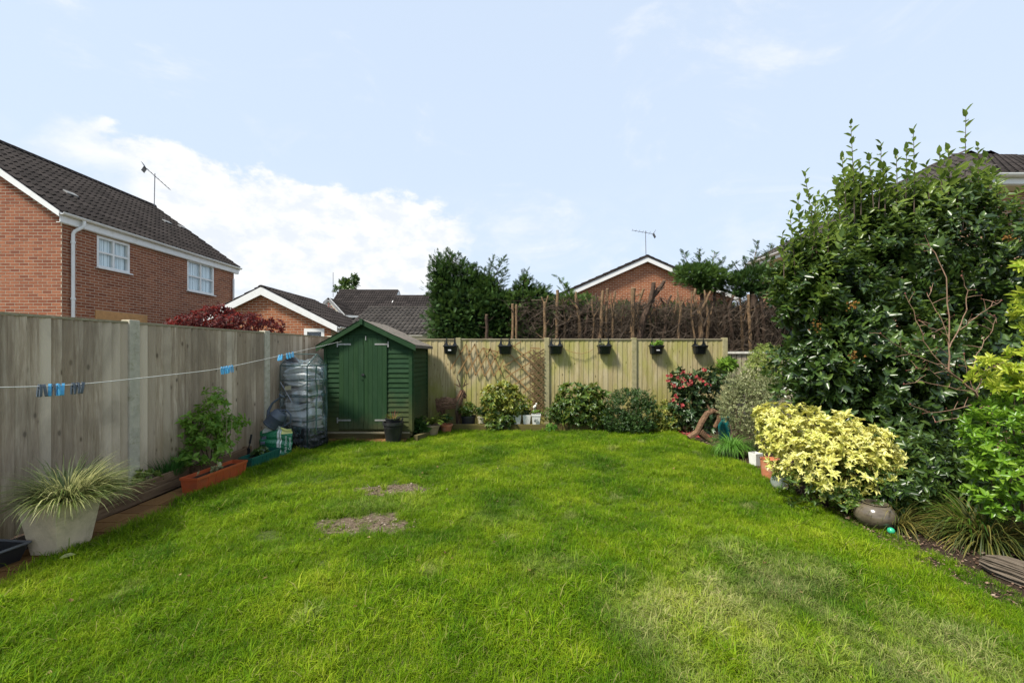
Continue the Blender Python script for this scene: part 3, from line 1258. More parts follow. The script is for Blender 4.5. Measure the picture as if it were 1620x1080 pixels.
roof_slope(fh, Vector((fx0, 2 * yr - yn, zn)), (1, 0, 0), v2_, [(0, 0), (fx1 - fx0, 0), (fx1 - fx0, L), (wtop0, L)], seed=22, limit=0, minpx=999)
# lower roof to the right
xa, xb = (626 - CX) / F * 29.4, (705 - CX) / F * 29.4
zl2 = EYE + (HY - 467) / F * 29.4
v3 = Vector((0, 2.5, zl2 - zn))
roof_slope(fh, Vector((xa, 26.9, zn - .02)), (1, 0, 0), v3, [(0, 0), (xb - xa, 0), (xb - xa, v3.length), (0, v3.length)], seed=23, limit=100, minpx=7)
ridge_tiles(fh, (xa, 29.4, zl2), (xb, 29.4, zl2), m_tile, r=.12)
MB().box((Vector(((xa + xb) / 2, 28.4, zn / 2)) - F0), (xb - xa - .2, 2.4, zn - .1)).build('wall', m_cream, fh)
MB().prism([Vector((fx1 - .02, yn + 1.6, zl2 - .6)) - F0, Vector((fx1 - .02, yr + .1, zr)) - F0, Vector((fx1 - .02, yr + 1.3, zl2 - .5)) - F0], (.1, 0, 0)).build('verge', m_white, fh)
# projecting gable
pk = P(520.5, 473, 25.6)
bl, brr = P(496, 500, 25.6), P(545, 500, 25.6)
MB().prism([bl - F0, brr - F0, pk - F0], (0, 1.6, 0)).build('gable', m_cream, fh)
for q in (bl, brr):
    MB().bar(pk - F0 + Vector((0, -.06, .02)), q - F0 + Vector((0, -.06, .02)), .06, .16, up=(0, 0, 1)).build('bargeboard', m_white, fh)
    sgn = 1 if q.x > pk.x else -1
    vv_ = pk - q
    roof_slope(fh, Vector((q.x, 25.5, q.z + .08)), (0, 1, 0), vv_, [(0, 0), (2.3, 0), (2.3, vv_.length), (0, vv_.length)], seed=31, limit=30, minpx=7)
MB().box((Vector(((bl.x + brr.x) / 2, 26.4, bl.z / 2)) - F0), (brr.x - bl.x - .3, 1.5, bl.z - .05)).build('wall', m_cream, fh)
m_timb = plain('dark_red_timber', (.20, .06, .05), .8)
for i, j in ((-1, 0), (1, 0), (0, 0), (-2, 0), (2, 0), (-1, 1), (1, 1), (0, 1), (0, -1), (-1, -1), (1, -1), (0, 2)):
    c = pk + Vector((i * .16, -.05, -.62 + j * .16))
    MB().box(c - F0, (.09, .04, .09), Matrix.Rotation(PI / 4, 3, 'Y')).build('patterned_panel', m_timb, fh)
MB().bar(brr - F0 + Vector((-.2, -.1, 0)), brr - F0 + Vector((2.2, 1.2, 0)), .12, .12).build('gutter', m_white, fh)
tag(MB().tube([(0, 0, 0), (0, 0, 1.75)], .02, 6).build('thin_mast', m_alu, None, loc=P(527, 470, 29.5)), 'thin upright pole aerial above the distant cream house roof', 'aerial')

# ---------------------------------------------------------------- brick gable behind the bare hedge
mh = thing('gable_house', 'house behind the stripped hedge showing its orange brick gable and white verge', 'house', ((1022 - CX) / F * 18, 18, 0))
mz, mr_ = EYE + (HY - 470) / F * 18, EYE + (HY - 411) / F * 18
mw = (1022 - 888) / F * 18
mx_ = (1022 - CX) / F * 18
brick_wall(mh, (mx_ - mw, 18, 0), (1, 0, 0), (0, -1, 0), [(0, 0), (2 * mw, 0), (2 * mw, mz), (mw, mr_), (0, mz)], (), mesh=BR_B, zmin=2.4, limit=0, minpx=99, seed=17)
for s in (1, -1):
    e = .35
    sl = (mr_ - mz) / mw
    v_ = Vector((-s * (mw + e), 0, (mw + e) * sl))
    ez_ = mz - e * sl + .14
    roof_slope(mh, (mx_ + s * (mw + e), 17.8, ez_), (0, 1, 0), v_, [(0, 0), (8, 0), (8, v_.length), (0, v_.length)], seed=19, limit=60, minpx=9)
    a = Vector((s * (mw + e), -.22, ez_ - .26))
    b = Vector((0, -.22, mr_ - .12))
    MB().prism([a, a + Vector((0, 0, .2)), b + Vector((0, 0, .2)), b], (0, .03, 0)).build('bargeboard', m_white, mh)
    # dark verge tiles stand above the board
    for k in range(14):
        q0 = a.lerp(b, k / 14) + Vector((0, -.02, .20))
        q1 = a.lerp(b, (k + 1.03) / 14) + Vector((0, -.02, .20))
        MB().prism([q0, q0 + Vector((0, 0, .10)), q1 + Vector((0, 0, .085)), q1], (0, .14, 0)).build('verge_tile', m_tile, mh)
MB().box((-mw + .2, 4, mz / 2), (.2, 7.4, mz)).build('side_wall', m_mortar, mh)
MB().box((mw - .2, 4, mz / 2), (.2, 7.4, mz)).build('side_wall', m_mortar, mh)
ridge_tiles(mh, (mx_, 17.8, mr_ + .17), (mx_, 25.8, mr_ + .17), m_tile, r=.11)
aerial('TV aerial pointing left above the brick gable behind the bare hedge', P(1022, 408, 18.2), 1.18, .9, 7, math.radians(172), .22)

# ---------------------------------------------------------------- right house with the hipped roof
rh = thing('hipped_house', 'pale brick house at the right edge with a dark hipped roof', 'house', (9.0, 8.0, 0))
m_brick_c = brickmat('buff_brick', (.28, .14, .08), (.36, .20, .12), (.42, .25, .16), (.30, .14, .08))
BR_C = MB().box((0, 0, 0), (.210, .006, .060)).mesh('brick', m_brick_c)
ze = 5.0
ps = .53
# left slope (faces -x)
hx, hy, hz = 16.0, 15.0, ze + 7 * ps
vL = Vector((7, 0, 7 * ps))
roof_slope(rh, (9, 8, ze), (0, 1, 0), vL, [(0, 0), (8, 0), (8, vL.length), (7, vL.length)], seed=41, limit=300, minpx=10, mesh=TILE2)
vN = Vector((0, 7, 7 * ps))
roof_slope(rh, (9, 8, ze), (1, 0, 0), vN, [(0, 0), (14, 0), (7, vN.length)], seed=42, limit=300, minpx=10, mesh=TILE)
vR = Vector((-7, 0, 7 * ps))
roof_slope(rh, (23, 8, ze), (0, 1, 0), vR, [(0, 0), (8, 0), (8, vL.length), (7, vL.length)], seed=43, limit=0, minpx=999)
ridge_tiles(rh, (9.05, 8.05, ze + .06), (16, 15, hz + .03), m_tile2, r=.12)
ridge_tiles(rh, (16, 15, hz + .03), (16, 16, hz + .03), m_tile2, r=.12)
brick_wall(rh, (9.35, 8.35, 0), (1, 0, 0), (0, -1, 0), [(0, 0), (13.3, 0), (13.3, ze - .12), (0, ze - .12)], (), mesh=BR_C, zmin=2.8, limit=200, seed=45)
brick_wall(rh, (9.352, 15.8, 0), (0, -1, 0), (-1, 0, 0), [(0, 0), (7.4, 0), (7.4, ze - .22), (0, ze - .22)], (), mesh=BR_C, zmin=2.2, limit=0, minpx=99, seed=46)
MB().prism([(.4, 7.8, 0), (13.6, 7.8, 0), (13.6, 7.8, ze - .1), (7, 7.8, hz - .25), (.4, 7.8, ze - .1)], (0, -.2, 0)).build('end_wall', m_mortar, rh)
MB().box((7.0, .01, ze - .10), (14.0, .03, .18)).build('fascia', m_white, rh)
MB().box((.01, 4.02, ze - .10), (.03, 7.9, .18)).build('fascia', m_white, rh)
MB().box((7.0, .19, ze - .20), (13.6, .33, .015)).build('soffit', m_cream, rh)
MB().box((.19, 4.2, ze - .198), (.33, 7.5, .015)).build('soffit', m_cream, rh)
gutter(rh, (9, 8.0, ze - .02), (22, 8.0, ze - .02), (0, -1, 0))
gutter(rh, (9.0, 8.0, ze - .02), (9.0, 15.9, ze - .02), (-1, 0, 0))

# ================================================================== paving bricks along the left edge and by the shed
m_paver = brickmat('terracotta_paver', (.11, .055, .018), (.17, .085, .028), (.22, .12, .045), (.14, .07, .028))
pv = MB().box((0, 0, 0), (.206, .206, .045)).mesh('paver', m_paver, bevel=.006)
path = link('path', MB().box((0, 0, 0), (1, 1, 1)).mesh('path', m_soil))
path.scale = (1, 1, 1)
path.data = sheet('path_tmp', [(-3.80, -3), (-3.43, -3), (-3.43, 7.4), (-3.80, 7.4)], -.008, m_soil).data
bpy.data.objects.remove(bpy.data.objects['path_tmp'])
path['kind'] = 'structure'
mats4 = []
r = random.Random(5)
y = .5
while y < 7.2:
    for x in (-3.70, -3.49):
        mats4.append(Matrix.Translation((x + r.uniform(-.004, .004), y, -.002 + r.uniform(-.004, .003))) @ Matrix.Rotation(r.uniform(-.02, .02), 4, 'Z') @ Matrix.Rotation(r.uniform(-.02, .02), 4, 'X'))
    y += .213
x = -3.28
while x < -1.85:
    mats4.append(Matrix.Translation((x, 7.46 + r.uniform(-.006, .006), .0)) @ Matrix.Rotation(r.uniform(-.02, .02), 4, 'Z'))
    x += .213
pieces(path, 'paver', pv, mats4, limit=300, size=.2)
# ================================================================== the green shed
m_shed, t = new_mat('shed_green_paint')
r_ = t.rnd()
p = t.pos((3, 3, 9))
n1 = t.noise(p, 3, 7, .65)
n2 = t.noise(t.pos((2, 2, 30)), 6, 4, .6)
c = t.ramp(n1, [(.3, (.013, .038, .012)), (.6, (.022, .056, .020)), (.8, (.036, .076, .028))])
c = t.mix(t.math('MULTIPLY', r_, .35), c, (.014, .045, .026))
sep = t.n.new('ShaderNodeSeparateXYZ')
t.l.new(t.n.new('ShaderNodeNewGeometry').outputs['Position'], sep.inputs[0])
zz = t.math('ADD', sep.outputs[2], t.math('MULTIPLY', t.noise(t.pos(), 3, 6, .6), -.9))
c = t.mix(t.step(zz, -.25, .45, .85, 0), c, (.085, .085, .03))
c = t.mix(t.step(t.noise(t.pos((1, 1, 2.5)), 5, 7, .7), .54, .72, 0, .45), c, (.045, .06, .035))
t.done(t.bsdf(c, .7, 0, t.bump(n2, .6, .003), .15))
m_door, t = new_mat('shed_door_paint')
n1 = t.noise(t.pos((9, 9, .8)), 3, 7, .65)
c = t.ramp(n1, [(.3, (.014, .042, .014)), (.7, (.023, .060, .022))])
c = t.mix(t.math('MULTIPLY', t.rnd(), .35), c, (.014, .042, .022))
c = t.mix(t.step(t.noise(t.pos((2, 2, .5)), 4, 7, .7), .5, .75, 0, .4), c, (.05, .085, .045))
sep2 = t.n.new('ShaderNodeSeparateXYZ')
t.l.new(t.n.new('ShaderNodeNewGeometry').outputs['Position'], sep2.inputs[0])
c = t.mix(t.step(t.math('ADD', sep2.outputs[2], t.math('MULTIPLY', t.noise(t.pos(), 4, 6, .7), -.6)), -.15, .2, .7, 0), c, (.08, .075, .035))
t.done(t.bsdf(c, .62, 0, t.bump(n1, .4, .002), .18))
m_felt = plain('mineral_roof_felt', (.15, .13, .11), .95, 0, .25, 40, .8, .004, .15, (.20, .19, .13))
m_steel = plain('galvanised_steel', (.36, .36, .34), .5, .5, .2, 20, .2, .002, .5, (.16, .10, .06))
m_base = wood('shed_bearer', [(.06, .05, .02), (.11, .09, .035), (.16, .14, .06)], grain=(1, 14, 14), knots=False)

SX0, SX1, SY0, SY1 = -3.40, -1.82, 7.55, 8.88
zb_, ze_, zp_ = .16, 1.72, 2.13       # bottom of cladding, eaves, apex
sh = thing('garden_shed', 'dark green wooden garden shed with double doors and a pitched felt roof', 'shed', (SX0, SY0, 0))
W = SX1 - SX0
D = SY1 - SY0
apx = (575 - CX) / F * SY0 - SX0 + .0
# solid core behind the cladding
MB().prism([(.03, .03, zb_), (W - .03, .03, zb_), (W - .03, .03, ze_ - .02), (apx, .03, zp_ - .05), (.03, .03, ze_ - .02)], (0, D - .06, 0)).build('frame', m_shed, sh)
dx0, dx1 = (537 - CX) / F * SY0 - SX0, (613 - CX) / F * SY0 - SX0
dz0, dz1 = zb_ + .04, EYE + (HY - 534) / F * SY0


def roofz(x):
    return ze_ + (zp_ - ze_) * (x / apx if x < apx else (W - x) / (W - apx)) - .015


pitch = .088
rr = random.Random(3)
k = 0
z = zb_
while z < zp_ - .05:
    z1 = min(z + pitch, zp_ - .02)
    segs = []
    if z < ze_ - .01:
        a0, a1 = .0, W
    else:
        a0 = apx * (z - ze_) / (zp_ - ze_)
        a1 = W - (W - apx) * (z - ze_) / (zp_ - ze_)
    if z1 > dz1 + .01 and z < dz1:
        z = dz1 + .002
        z1 = z + pitch * .6
    if z < dz1:
        segs = [(a0, dx0), (dx1, a1)]
    else:
        segs = [(a0, a1)]
    for (u0, u1) in segs:
        if u1 - u0 < .04:
            continue
        j = rr.uniform(-.002, .002)
        bl_ = [(u0, -.017 + j, z), (u1, -.017 + j, z), (u1, -.001, z1 + .004), (u0, -.001, z1 + .004)]
        if z1 > ze_:
            bl_ = [(u0, -.012 + j, z), (u1, -.012 + j, z), (min(u1, W - (W - apx) * (z1 - ze_) / (zp_ - ze_)) if u1 > apx else u1, -.001, z1 + .004),
                   (max(u0, apx * (z1 - ze_) / (zp_ - ze_)) if u0 < apx else u0, -.001, z1 + .004)]
        MB().prism(bl_, (0, .016, 0)).build('weatherboard', m_shed, sh)
    z = z1
z = zb_
while z < ze_ - .03:
    z1 = z + pitch
    j = rr.uniform(-.002, .002)
    MB().prism([(W + .022 + j, .0, z), (W + .022 + j, D, z), (W + .002, D, z1 + .004), (W + .002, 0, z1 + .004)], (-.016, 0, 0)).build('weatherboard', m_shed, sh)
    z = z1
for (x, y, w_, d_) in ((W - .012, -.016, .062, .024), (W + .028, .012, .024, .05), (.03, -.016, .05, .024), (W + .022, D - .03, .024, .05)):
    MB().box((x, y, (zb_ + ze_) / 2 - .02), (w_, d_, ze_ - zb_ - .03)).build('corner_strip', m_shed, sh)
# doors of vertical boards
dm = (575.5 - CX) / F * SY0 - SX0
for side, (a, b) in enumerate(((dx0, dm), (dm, dx1))):
    dr = MB().box(((a + b) / 2, -.014, (dz0 + dz1) / 2), (b - a - .01, .012, dz1 - dz0 - .02)).build('door', m_door, sh)
    n = 5
    for k in range(n):
        w_ = (b - a - .008) / n
        cx_ = a + .004 + w_ * (k + .5)
        MB().box((cx_, -.0255 + rr.uniform(-.001, .001), (dz0 + dz1) / 2), (w_ - .004, .011, dz1 - dz0)).build('door_board', m_door, dr)
    for zz_ in (dz1 - .12, dz0 + .16):
        s = 1 if side == 0 else -1
        hx_ = a if side == 0 else b
        MB().box((hx_ + s * .10, -.034, zz_), (.24, .004, .028), taper=None).build('strap_hinge', m_steel, dr, bevel=.001)
        MB().box((hx_ - s * .022, -.033, zz_), (.022, .007, .10)).build('hinge_plate', m_steel, dr)
MB().box((dm - .012, -.034, (dz0 + dz1) / 2 + .37), (.045, .010, .62)).build('cover_strip', m_door, sh)
MB().box((dm - .012, -.034, (dz0 + dz1) / 2 - .33), (.05, .010, .74)).build('cover_strip', m_door, sh)
MB().box((dm - .0, -.043, dz0 + .98), (.05, .012, .035)).build('turn_button', m_dark, sh)
MB().box((dm + .05, -.036, dz1 - .01), (.012, .02, .075)).build('latch', m_steel, sh)
MB().box(((dx0 + dx1) / 2, -.012, dz1 + .022), (dx1 - dx0 + .06, .020, .036)).build('door_head', m_shed, sh)
MB().box((W / 2, .02, .115), (W + .02, .05, .075)).build('bearer', m_base, sh)
MB().box((W / 2, .035, .04), (W - .06, .05, .08)).build('bearer', m_base, sh)
MB().box((W - .02, D / 2, .115), (.05, D - .06, .075)).build('bearer', m_base, sh)
MB().box((W / 2, -.03, .135), (W * .98, .022, .03)).build('threshold', plain('pale_lath', (.22, .19, .12), .8), sh)
# roof boards, felt and barges
ovx, ovy = .10, .10
for s in (-1, 1):
    hwid = apx if s < 0 else W - apx
    sl = (zp_ - ze_) / hwid
    exx = (apx - s * 0) + s * (hwid + ovx)
    e = Vector((exx, -ovy, ze_ - ovx * sl + .02))
    q = Vector((apx, -ovy, zp_ + .02))
    MB().prism([e, e + Vector((0, 0, .018)), q + Vector((0, 0, .018)), q], (0, D + 2 * ovy, 0)).build('roof_board', m_shed, sh)
    # felt as a slightly wavy sheet
    vs, fs = [], []
    NX, NY = 10, 14
    for i in range(NX + 1):
        for j in range(NY + 1):
            c = e.lerp(q, i / NX) + Vector((0, (D + 2 * ovy + .04) * j / NY - .02, .022 + .004 * math.sin(j * 1.9 + i) + .003 * math.sin(i * 2.3)))
            vs.append(c)
    for i in range(NX):
        for j in range(NY):
            a_ = i * (NY + 1) + j
            fs.append((a_, a_ + 1, a_ + NY + 2, a_ + NY + 1))
    f = MB().add(vs, fs)
    lo = e + Vector((s * .012, -.02, .02))
    f.prism([lo, lo + Vector((0, 0, -.055)), lo + Vector((-s * .004, 0, -.055)), lo + Vector((-s * .004, 0, 0))], (0, D + 2 * ovy + .04, 0))
    f.build('roof_felt', m_felt, sh)
    a = e + Vector((0, -.012, -.085))
    b = q + Vector((0, -.012, -.075))
    MB().prism([a, a + Vector((0, 0, .10)), b + Vector((0, 0, .10)), b], (0, .018, 0)).build('bargeboard', m_shed, sh)
MB().box((apx, -ovy - .026, zp_ - .005), (.055, .018, .10)).build('finial', m_shed, sh, bevel=.004)

# ================================================================== clothesline and pegs
m_line = plain('line_cord', (.50, .50, .47), .6)
lp = []
A, B = Vector((-2.885, -1.2, 1.93)), P(540, 540, 7.42)
# heights read from the photograph
key = [(-1.2, 1.80), (0.5, 1.50), (2.4, 1.357), (2.75, 1.337), (4.2, 1.392), (5.2, 1.505), (6.3, 1.64), (7.42, B.z)]
for k in range(60):
    y = -1.2 + (7.42 + 1.2) * k / 59
    for (y0, z0), (y1, z1) in zip(key[:-1], key[1:]):
        if y0 <= y <= y1 + 1e-6:
            z = z0 + (z1 - z0) * (y - y0) / (y1 - y0)
    lp.append([-2.885 + (B.x + 2.885) * (y + 1.2) / 8.62, y, z])
for _ in range(4):
    zs = [q[2] for q in lp]
    for i in range(1, 59):
        lp[i][2] = (zs[i - 1] + zs[i] * 2 + zs[i + 1]) / 4
o = MB().tube(lp, .0030, 6).build('clothesline', m_line, smooth=True)
tag(o, 'thin white washing line running from the shed gable along the left side', 'washing line')
m_pegb = plain('light_blue_peg', (.10, .42, .72), .4, 0, .05)
m_pegg = plain('dark_grey_peg', (.085, .105, .13), .45, 0, .05)


def line_at(y):
    for a, b in zip(lp[:-1], lp[1:]):
        if a[1] <= y <= b[1]:
            k = (y - a[1]) / (b[1] - a[1])
            return Vector(a).lerp(Vector(b), k)


def peg(y, mat, lab, group, rz, tilt):
    c = line_at(y)
    root = thing('clothes_peg', lab, 'peg', c, rz, group)
    root.rotation_euler = (tilt, 0, rz)
    for s in (-1, 1):
        mb = MB()
        mb.prism([(s * .006, -.007, -.066), (s * .012, -.007, -.062), (s * .013, -.007, -.03), (s * .010, -.007, .0), (s * .006, -.007, .013), (s * .0015, -.007, .012), (s * .002, -.007, -.004), (s * .004, -.007, -.03)], (0, .014, 0))
        mb.build('peg_half', mat, root)
    MB().tube([(-.009, 0, -.022), (.009, 0, -.022)], .0045, 8).build('spring', m_steel, root)


def y_for_px(px):
    lo, hi = .5, 7.4
    for _ in range(40):
        md = (lo + hi) / 2
        q = line_at(md)
        if CX + q.x / q.y * F < px:
            lo = md
        else:
            hi = md
    return (lo + hi) / 2


rp = random.Random(9)
for px, col, lab in ((63, 'g', 'leftmost dark grey clothes peg on the washing line'), (70, 'g', 'dark grey peg just left of the blue pegs on the near part of the line'),
                     (79, 'b', 'leftmost light blue peg in the near mixed bunch on the line'), (85, 'g', 'dark grey peg squeezed between blue pegs on the near part of the line'),
                     (92, 'b', 'middle light blue peg of the near mixed bunch on the line'), (100, 'b', 'rightmost light blue peg of the near mixed bunch on the line'),
                     (116, 'g', 'left peg of the grey trio right of the near blue pegs'), (123, 'g', 'middle peg of the grey trio right of the near blue pegs'),
                     (131, 'g', 'right peg of the grey trio right of the near blue pegs')):
    peg(y_for_px(px), m_pegb if col == 'b' else m_pegg, lab, 'pegs clipped to the near part of the washing line', rp.uniform(-.9, .9), rp.uniform(-.2, .2))
for k, px in enumerate((351, 355, 359, 363, 367)):
    peg(y_for_px(px), m_pegb, ('leftmost', 'second from left', 'middle', 'fourth from left', 'rightmost')[k] + ' blue peg of the bunch halfway along the washing line', 'five blue pegs halfway along the line', rp.uniform(-1, 1), rp.uniform(-.25, .25))
for k, px in enumerate((442, 446, 454, 458, 463)):
    peg(y_for_px(px), m_pegb, ('leftmost', 'second from left', 'middle', 'fourth from left', 'rightmost')[k] + ' blue peg of the far bunch on the line before the plastic greenhouse', 'blue pegs on the line near the greenhouse', rp.uniform(-1, 1), rp.uniform(-.25, .25))

# ================================================================== plastic mini greenhouse full of cushions
m_tube = plain('dark_green_tube', (.012, .045, .04), .4)
m_film, t = new_mat('clear_plastic_film')
n1 = t.noise(t.pos((1, 1, .5)), 5.5, 3, .5, 1.6)
nb = t.bump(n1, .8, .05)
gl = t.n.new('ShaderNodeBsdfGlossy')
gl.inputs['Roughness'].default_value = .16
t.l.new(nb, gl.inputs['Normal'])
tp = t.n.new('ShaderNodeBsdfTransparent')
tp.inputs[0].default_value = (.90, .94, .95, 1)
df = t.n.new('ShaderNodeBsdfDiffuse')
df.inputs[0].default_value = (.36, .52, .60, 1)
m1 = t.n.new('ShaderNodeMixShader')
t.l.new(t.step(n1, .4, .75, .04, .30), m1.inputs[0])
t.l.new(tp.outputs[0], m1.inputs[1])
t.l.new(df.outputs[0], m1.inputs[2])
m2 = t.n.new('ShaderNodeMixShader')
lw = t.n.new('ShaderNodeLayerWeight')
lw.inputs[0].default_value = .35
t.l.new(nb, lw.inputs['Normal'])
t.l.new(t.math('MULTIPLY_ADD', lw.outputs['Facing'], .5, .05), m2.inputs[0])
t.l.new(m1.outputs[0], m2.inputs[1])
t.l.new(gl.outputs[0], m2.inputs[2])
t.done(m2.outputs[0])
gcorner = Vector((-3.30, 6.72, 0))
gh = thing('mini_greenhouse', 'tall plastic-covered mini greenhouse with dark green tubes standing left of the shed', 'greenhouse', gcorner, math.radians(-14))
# local axes: -x along the front face to the left, +y to the back
gw_, gd_, gh_ = .52, .46, 1.36
gp = 1.55
MBt = lambda *a: MB().tube(*a)
for x, y in ((0, 0), (-gw_, 0), (0, gd_), (-gw_, gd_)):
    MB().tube([(x, y, 0), (x, y, gh_)], .010, 8).build('upright', m_tube, gh, smooth=True)
for z in (.06, .46, .86, 1.12, gh_):
    for a, b in (((0, 0), (-gw_, 0)), ((0, 0), (0, gd_)), ((-gw_, 0), (-gw_, gd_)), ((0, gd_), (-gw_, gd_))):
        MB().tube([(a[0], a[1], z), (b[0], b[1], z)], .011 if z > .8 else .009, 8).build('rail', m_tube, gh, smooth=True)
for x in (0, -gw_):
    MB().tube([(x, 0, gh_), (x, gd_ * .5, gp), (x, gd_, gh_)], .009, 8).build('roof_tube', m_tube, gh, smooth=True)
MB().tube([(0, gd_ * .5, gp), (-gw_, gd_ * .5, gp)], .008, 8).build('roof_tube', m_tube, gh)


def film(corners, nx, ny, bulge, out, seed, drop=None):
    """wavy sheet over four corners a(bottom left) b(bottom right) c(top right) d(top left)"""
    a, b, c, d = [Vector(q) for q in corners]
    out = Vector(out)
    rs = np.random.default_rng(seed)
    ph = rs.uniform(0, 6, 8)
    vs, fs = [], []
    for i in range(nx + 1):
        for j in range(ny + 1):
            u, v = i / nx, j / ny
            p_ = a.lerp(b, u).lerp(d.lerp(c, u), v)
            e = math.sin(PI * u) ** .5 * math.sin(PI * min(1, v * .97 + .015)) ** .35 if 0 < u < 1 else 0
            w_ = (.014 * math.sin(u * 11 + ph[0] + v * 7) + .010 * math.sin(v * 23 + ph[1] - u * 5) + .006 * math.sin(u * 31 + v * 17 + ph[2]))
            vs.append(p_ + out * (bulge * e * (1 - .45 * v) + w_ * e + .012))
    for i in range(nx):
        for j in range(ny):
            q = i * (ny + 1) + j
            fs.append((q, q + ny + 1, q + ny + 2, q + 1))
    return vs, fs


cov = MB()
for cs, out, bl in ((((-gw_, 0, 0), (0, 0, 0), (0, 0, gh_), (-gw_, 0, gh_)), (0, -1, 0), .05),
                    (((0, 0, 0), (0, gd_, 0), (0, gd_, gh_), (0, 0, gh_)), (1, 0, 0), .10),
                    (((-gw_, gd_, 0), (-gw_, 0, 0), (-gw_, 0, gh_), (-gw_, gd_, gh_)), (-1, 0, 0), .03),
                    (((0, gd_, 0), (-gw_, gd_, 0), (-gw_, gd_, gh_), (0, gd_, gh_)), (0, 1, 0), .03)):
    cov.add(*film(cs, 22, 40, bl, out, int(bl * 1000)))
# gable triangles and back roof sheet; the front roof sheet has sagged between the hoops
for x in (.012, -gw_ - .012):
    cov.add([(x, -.005, gh_), (x, gd_ + .005, gh_), (x, gd_ * .5, gp + .02)], [(0, 1, 2)])
vs, fs = [], []
for i in range(15):
    for j in range(9):
        u, v = i / 14, j / 8
        sag = -.13 * math.sin(PI * u) * (1 - abs(v - .6))
        z = gh_ + (gp - gh_) * (1 - abs(2 * v - 1)) + sag
        vs.append((-gw_ * u, gd_ * v, z + .012 + .006 * math.sin(i * 2.1 + j)))
for i in range(14):
    for j in range(8):
        q = i * 9 + j
        fs.append((q, q + 9, q + 10, q + 1))
cov.add(vs, fs)
cov.build('plastic_cover', m_film, gh, smooth=True)
# zips and dark skirt
z1 = MB()
z1.tube([(.045 + .01 * math.sin(k), .16 + .012 * math.sin(k * 1.7), gh_ * k / 12) for k in range(13)], .011, 6)
z1.build('zip', plain('green_zip', (.02, .09, .06), .5), gh)
m_skirt, t = new_mat('dark_skirt_plastic')
n1 = t.noise(t.pos((1, 1, .4)), 9, 5, .6, 1.0)
t.done(t.bsdf((.018, .02, .024), .22, 0, t.bump(n1, .9, .05), .6))
sk = MB()
sk.add(*film(((-gw_, -.006, 0), (.008, -.006, 0), (.008, -.006, .36), (-gw_, -.006, .44)), 18, 14, .055, (0, -1, 0), 77))
sk.add(*film(((.01, -.006, 0), (.01, gd_, 0), (.01, gd_, .30), (.01, -.006, .36)), 18, 14, .105, (1, 0, 0), 78))
sk.build('skirt', m_skirt, gh, smooth=True)
MB().prism([(-.36, -.075, .97), (-.24, -.078, .985), (-.24, -.078, 1.045), (-.36, -.075, 1.03)], (0, .003, 0)).build('label', plain('yellowed_label', (.45, .42, .27), .7), gh)
stp = MB().bar((-.46, -.06, 1.10), (-.20, -.085, .76), .011, .003)
stp.build('strap', plain('pale_strap', (.30, .32, .36), .4), gh)
# folded cushions stacked inside
m_cush = plain('grey_cushion_cloth', (.66, .63, .62), .85, 0, .14, 5, .5, .01, .2)
m_cush2 = plain('taupe_cushion_cloth', (.44, .38, .36), .85, 0, .16, 5, .5, .01, .2)


def cushion(z, h, w_, d_, rz, mat, lab, seed, dx=0.0, dy=0.0):
    N, M = 26, 10
    ph = random.Random(seed)
    a1, a2 = ph.uniform(0, 6), ph.uniform(0, 6)
    vs, fs = [], []
    for j in range(M + 1):
        v = -PI / 2 + PI * j / M
        for i in range(N):
            a = 2 * PI * i / N
            cx_ = math.copysign(abs(math.cos(a)) ** .45, math.cos(a))
            cy_ = math.copysign(abs(math.sin(a)) ** .45, math.sin(a))
            rr_ = (math.cos(v) ** .35 if 0 < j < M else .55) * (1 + .05 * math.sin(5 * v + a2 + 2 * math.sin(a)))
            wav = 1 + .06 * math.sin(3 * a + a1) + .04 * math.sin(7 * a + a2 + v) + .02 * math.sin(13 * a + 3 * v)
            vs.append((cx_ * w_ / 2 * rr_ * wav, cy_ * d_ / 2 * rr_ * wav, h / 2 * math.sin(v) * (1 + .12 * math.sin(2 * a + a2)) + .028 * math.sin(a * 2 + a1) + .012 * math.sin(a * 5 + a2)))
    for j in range(M):
        for i in range(N):
            i2 = (i + 1) % N
            fs.append((j * N + i, j * N + i2, (j + 1) * N + i2, (j + 1) * N + i))
    fs.append(tuple(reversed(range(N))))
    fs.append(tuple(M * N + i for i in range(N)))
    o = MB().add(vs, fs).build('cushion', mat, None, smooth=True)
    c = gcorner + Matrix.Rotation(math.radians(-14), 3, 'Z') @ Vector((-gw_ / 2 + dx, gd_ / 2 + dy, z))
    o.location = c
    o.rotation_euler = (ph.uniform(-.06, .06), ph.uniform(-.09, .09), math.radians(-14) + rz)
    tag(o, lab, 'cushion', 'cushions stacked inside the plastic greenhouse')


cz = [(.10, .15, m_cush2, 'lowest grey cushion at the foot of the stack inside the plastic greenhouse'),
      (.25, .15, m_cush2, 'second cushion from the bottom inside the plastic greenhouse'),
      (.40, .17, m_cush2, 'third cushion from the bottom inside the plastic greenhouse'),
      (.55, .17, m_cush, 'fat pale cushion bulging at mid height inside the plastic greenhouse'),
      (.70, .11, m_cush, 'thin grey cushion just above the fat pale one in the greenhouse'),
      (.80, .09, m_cush2, 'thin folded taupe cushion below the middle rail of the greenhouse'),
      (.89, .09, m_cush, 'folded grey cushion right below the middle rail of the greenhouse'),
      (.99, .10, m_cush2, 'taupe cushion just above the middle rail of the greenhouse'),
      (1.09, .10, m_cush, 'third cushion from the top inside the plastic greenhouse'),
      (1.19, .11, m_cush, 'second cushion from the top inside the plastic greenhouse'),
      (1.29, .10, m_cush, 'topmost pale cushion in the plastic greenhouse')]
for k, (z, h, m, lab) in enumerate(cz):
    cushion(z, h * 1.15, gw_ * .93, gd_ * .93, 0, m, lab, k, .004 * (k % 3), 0)
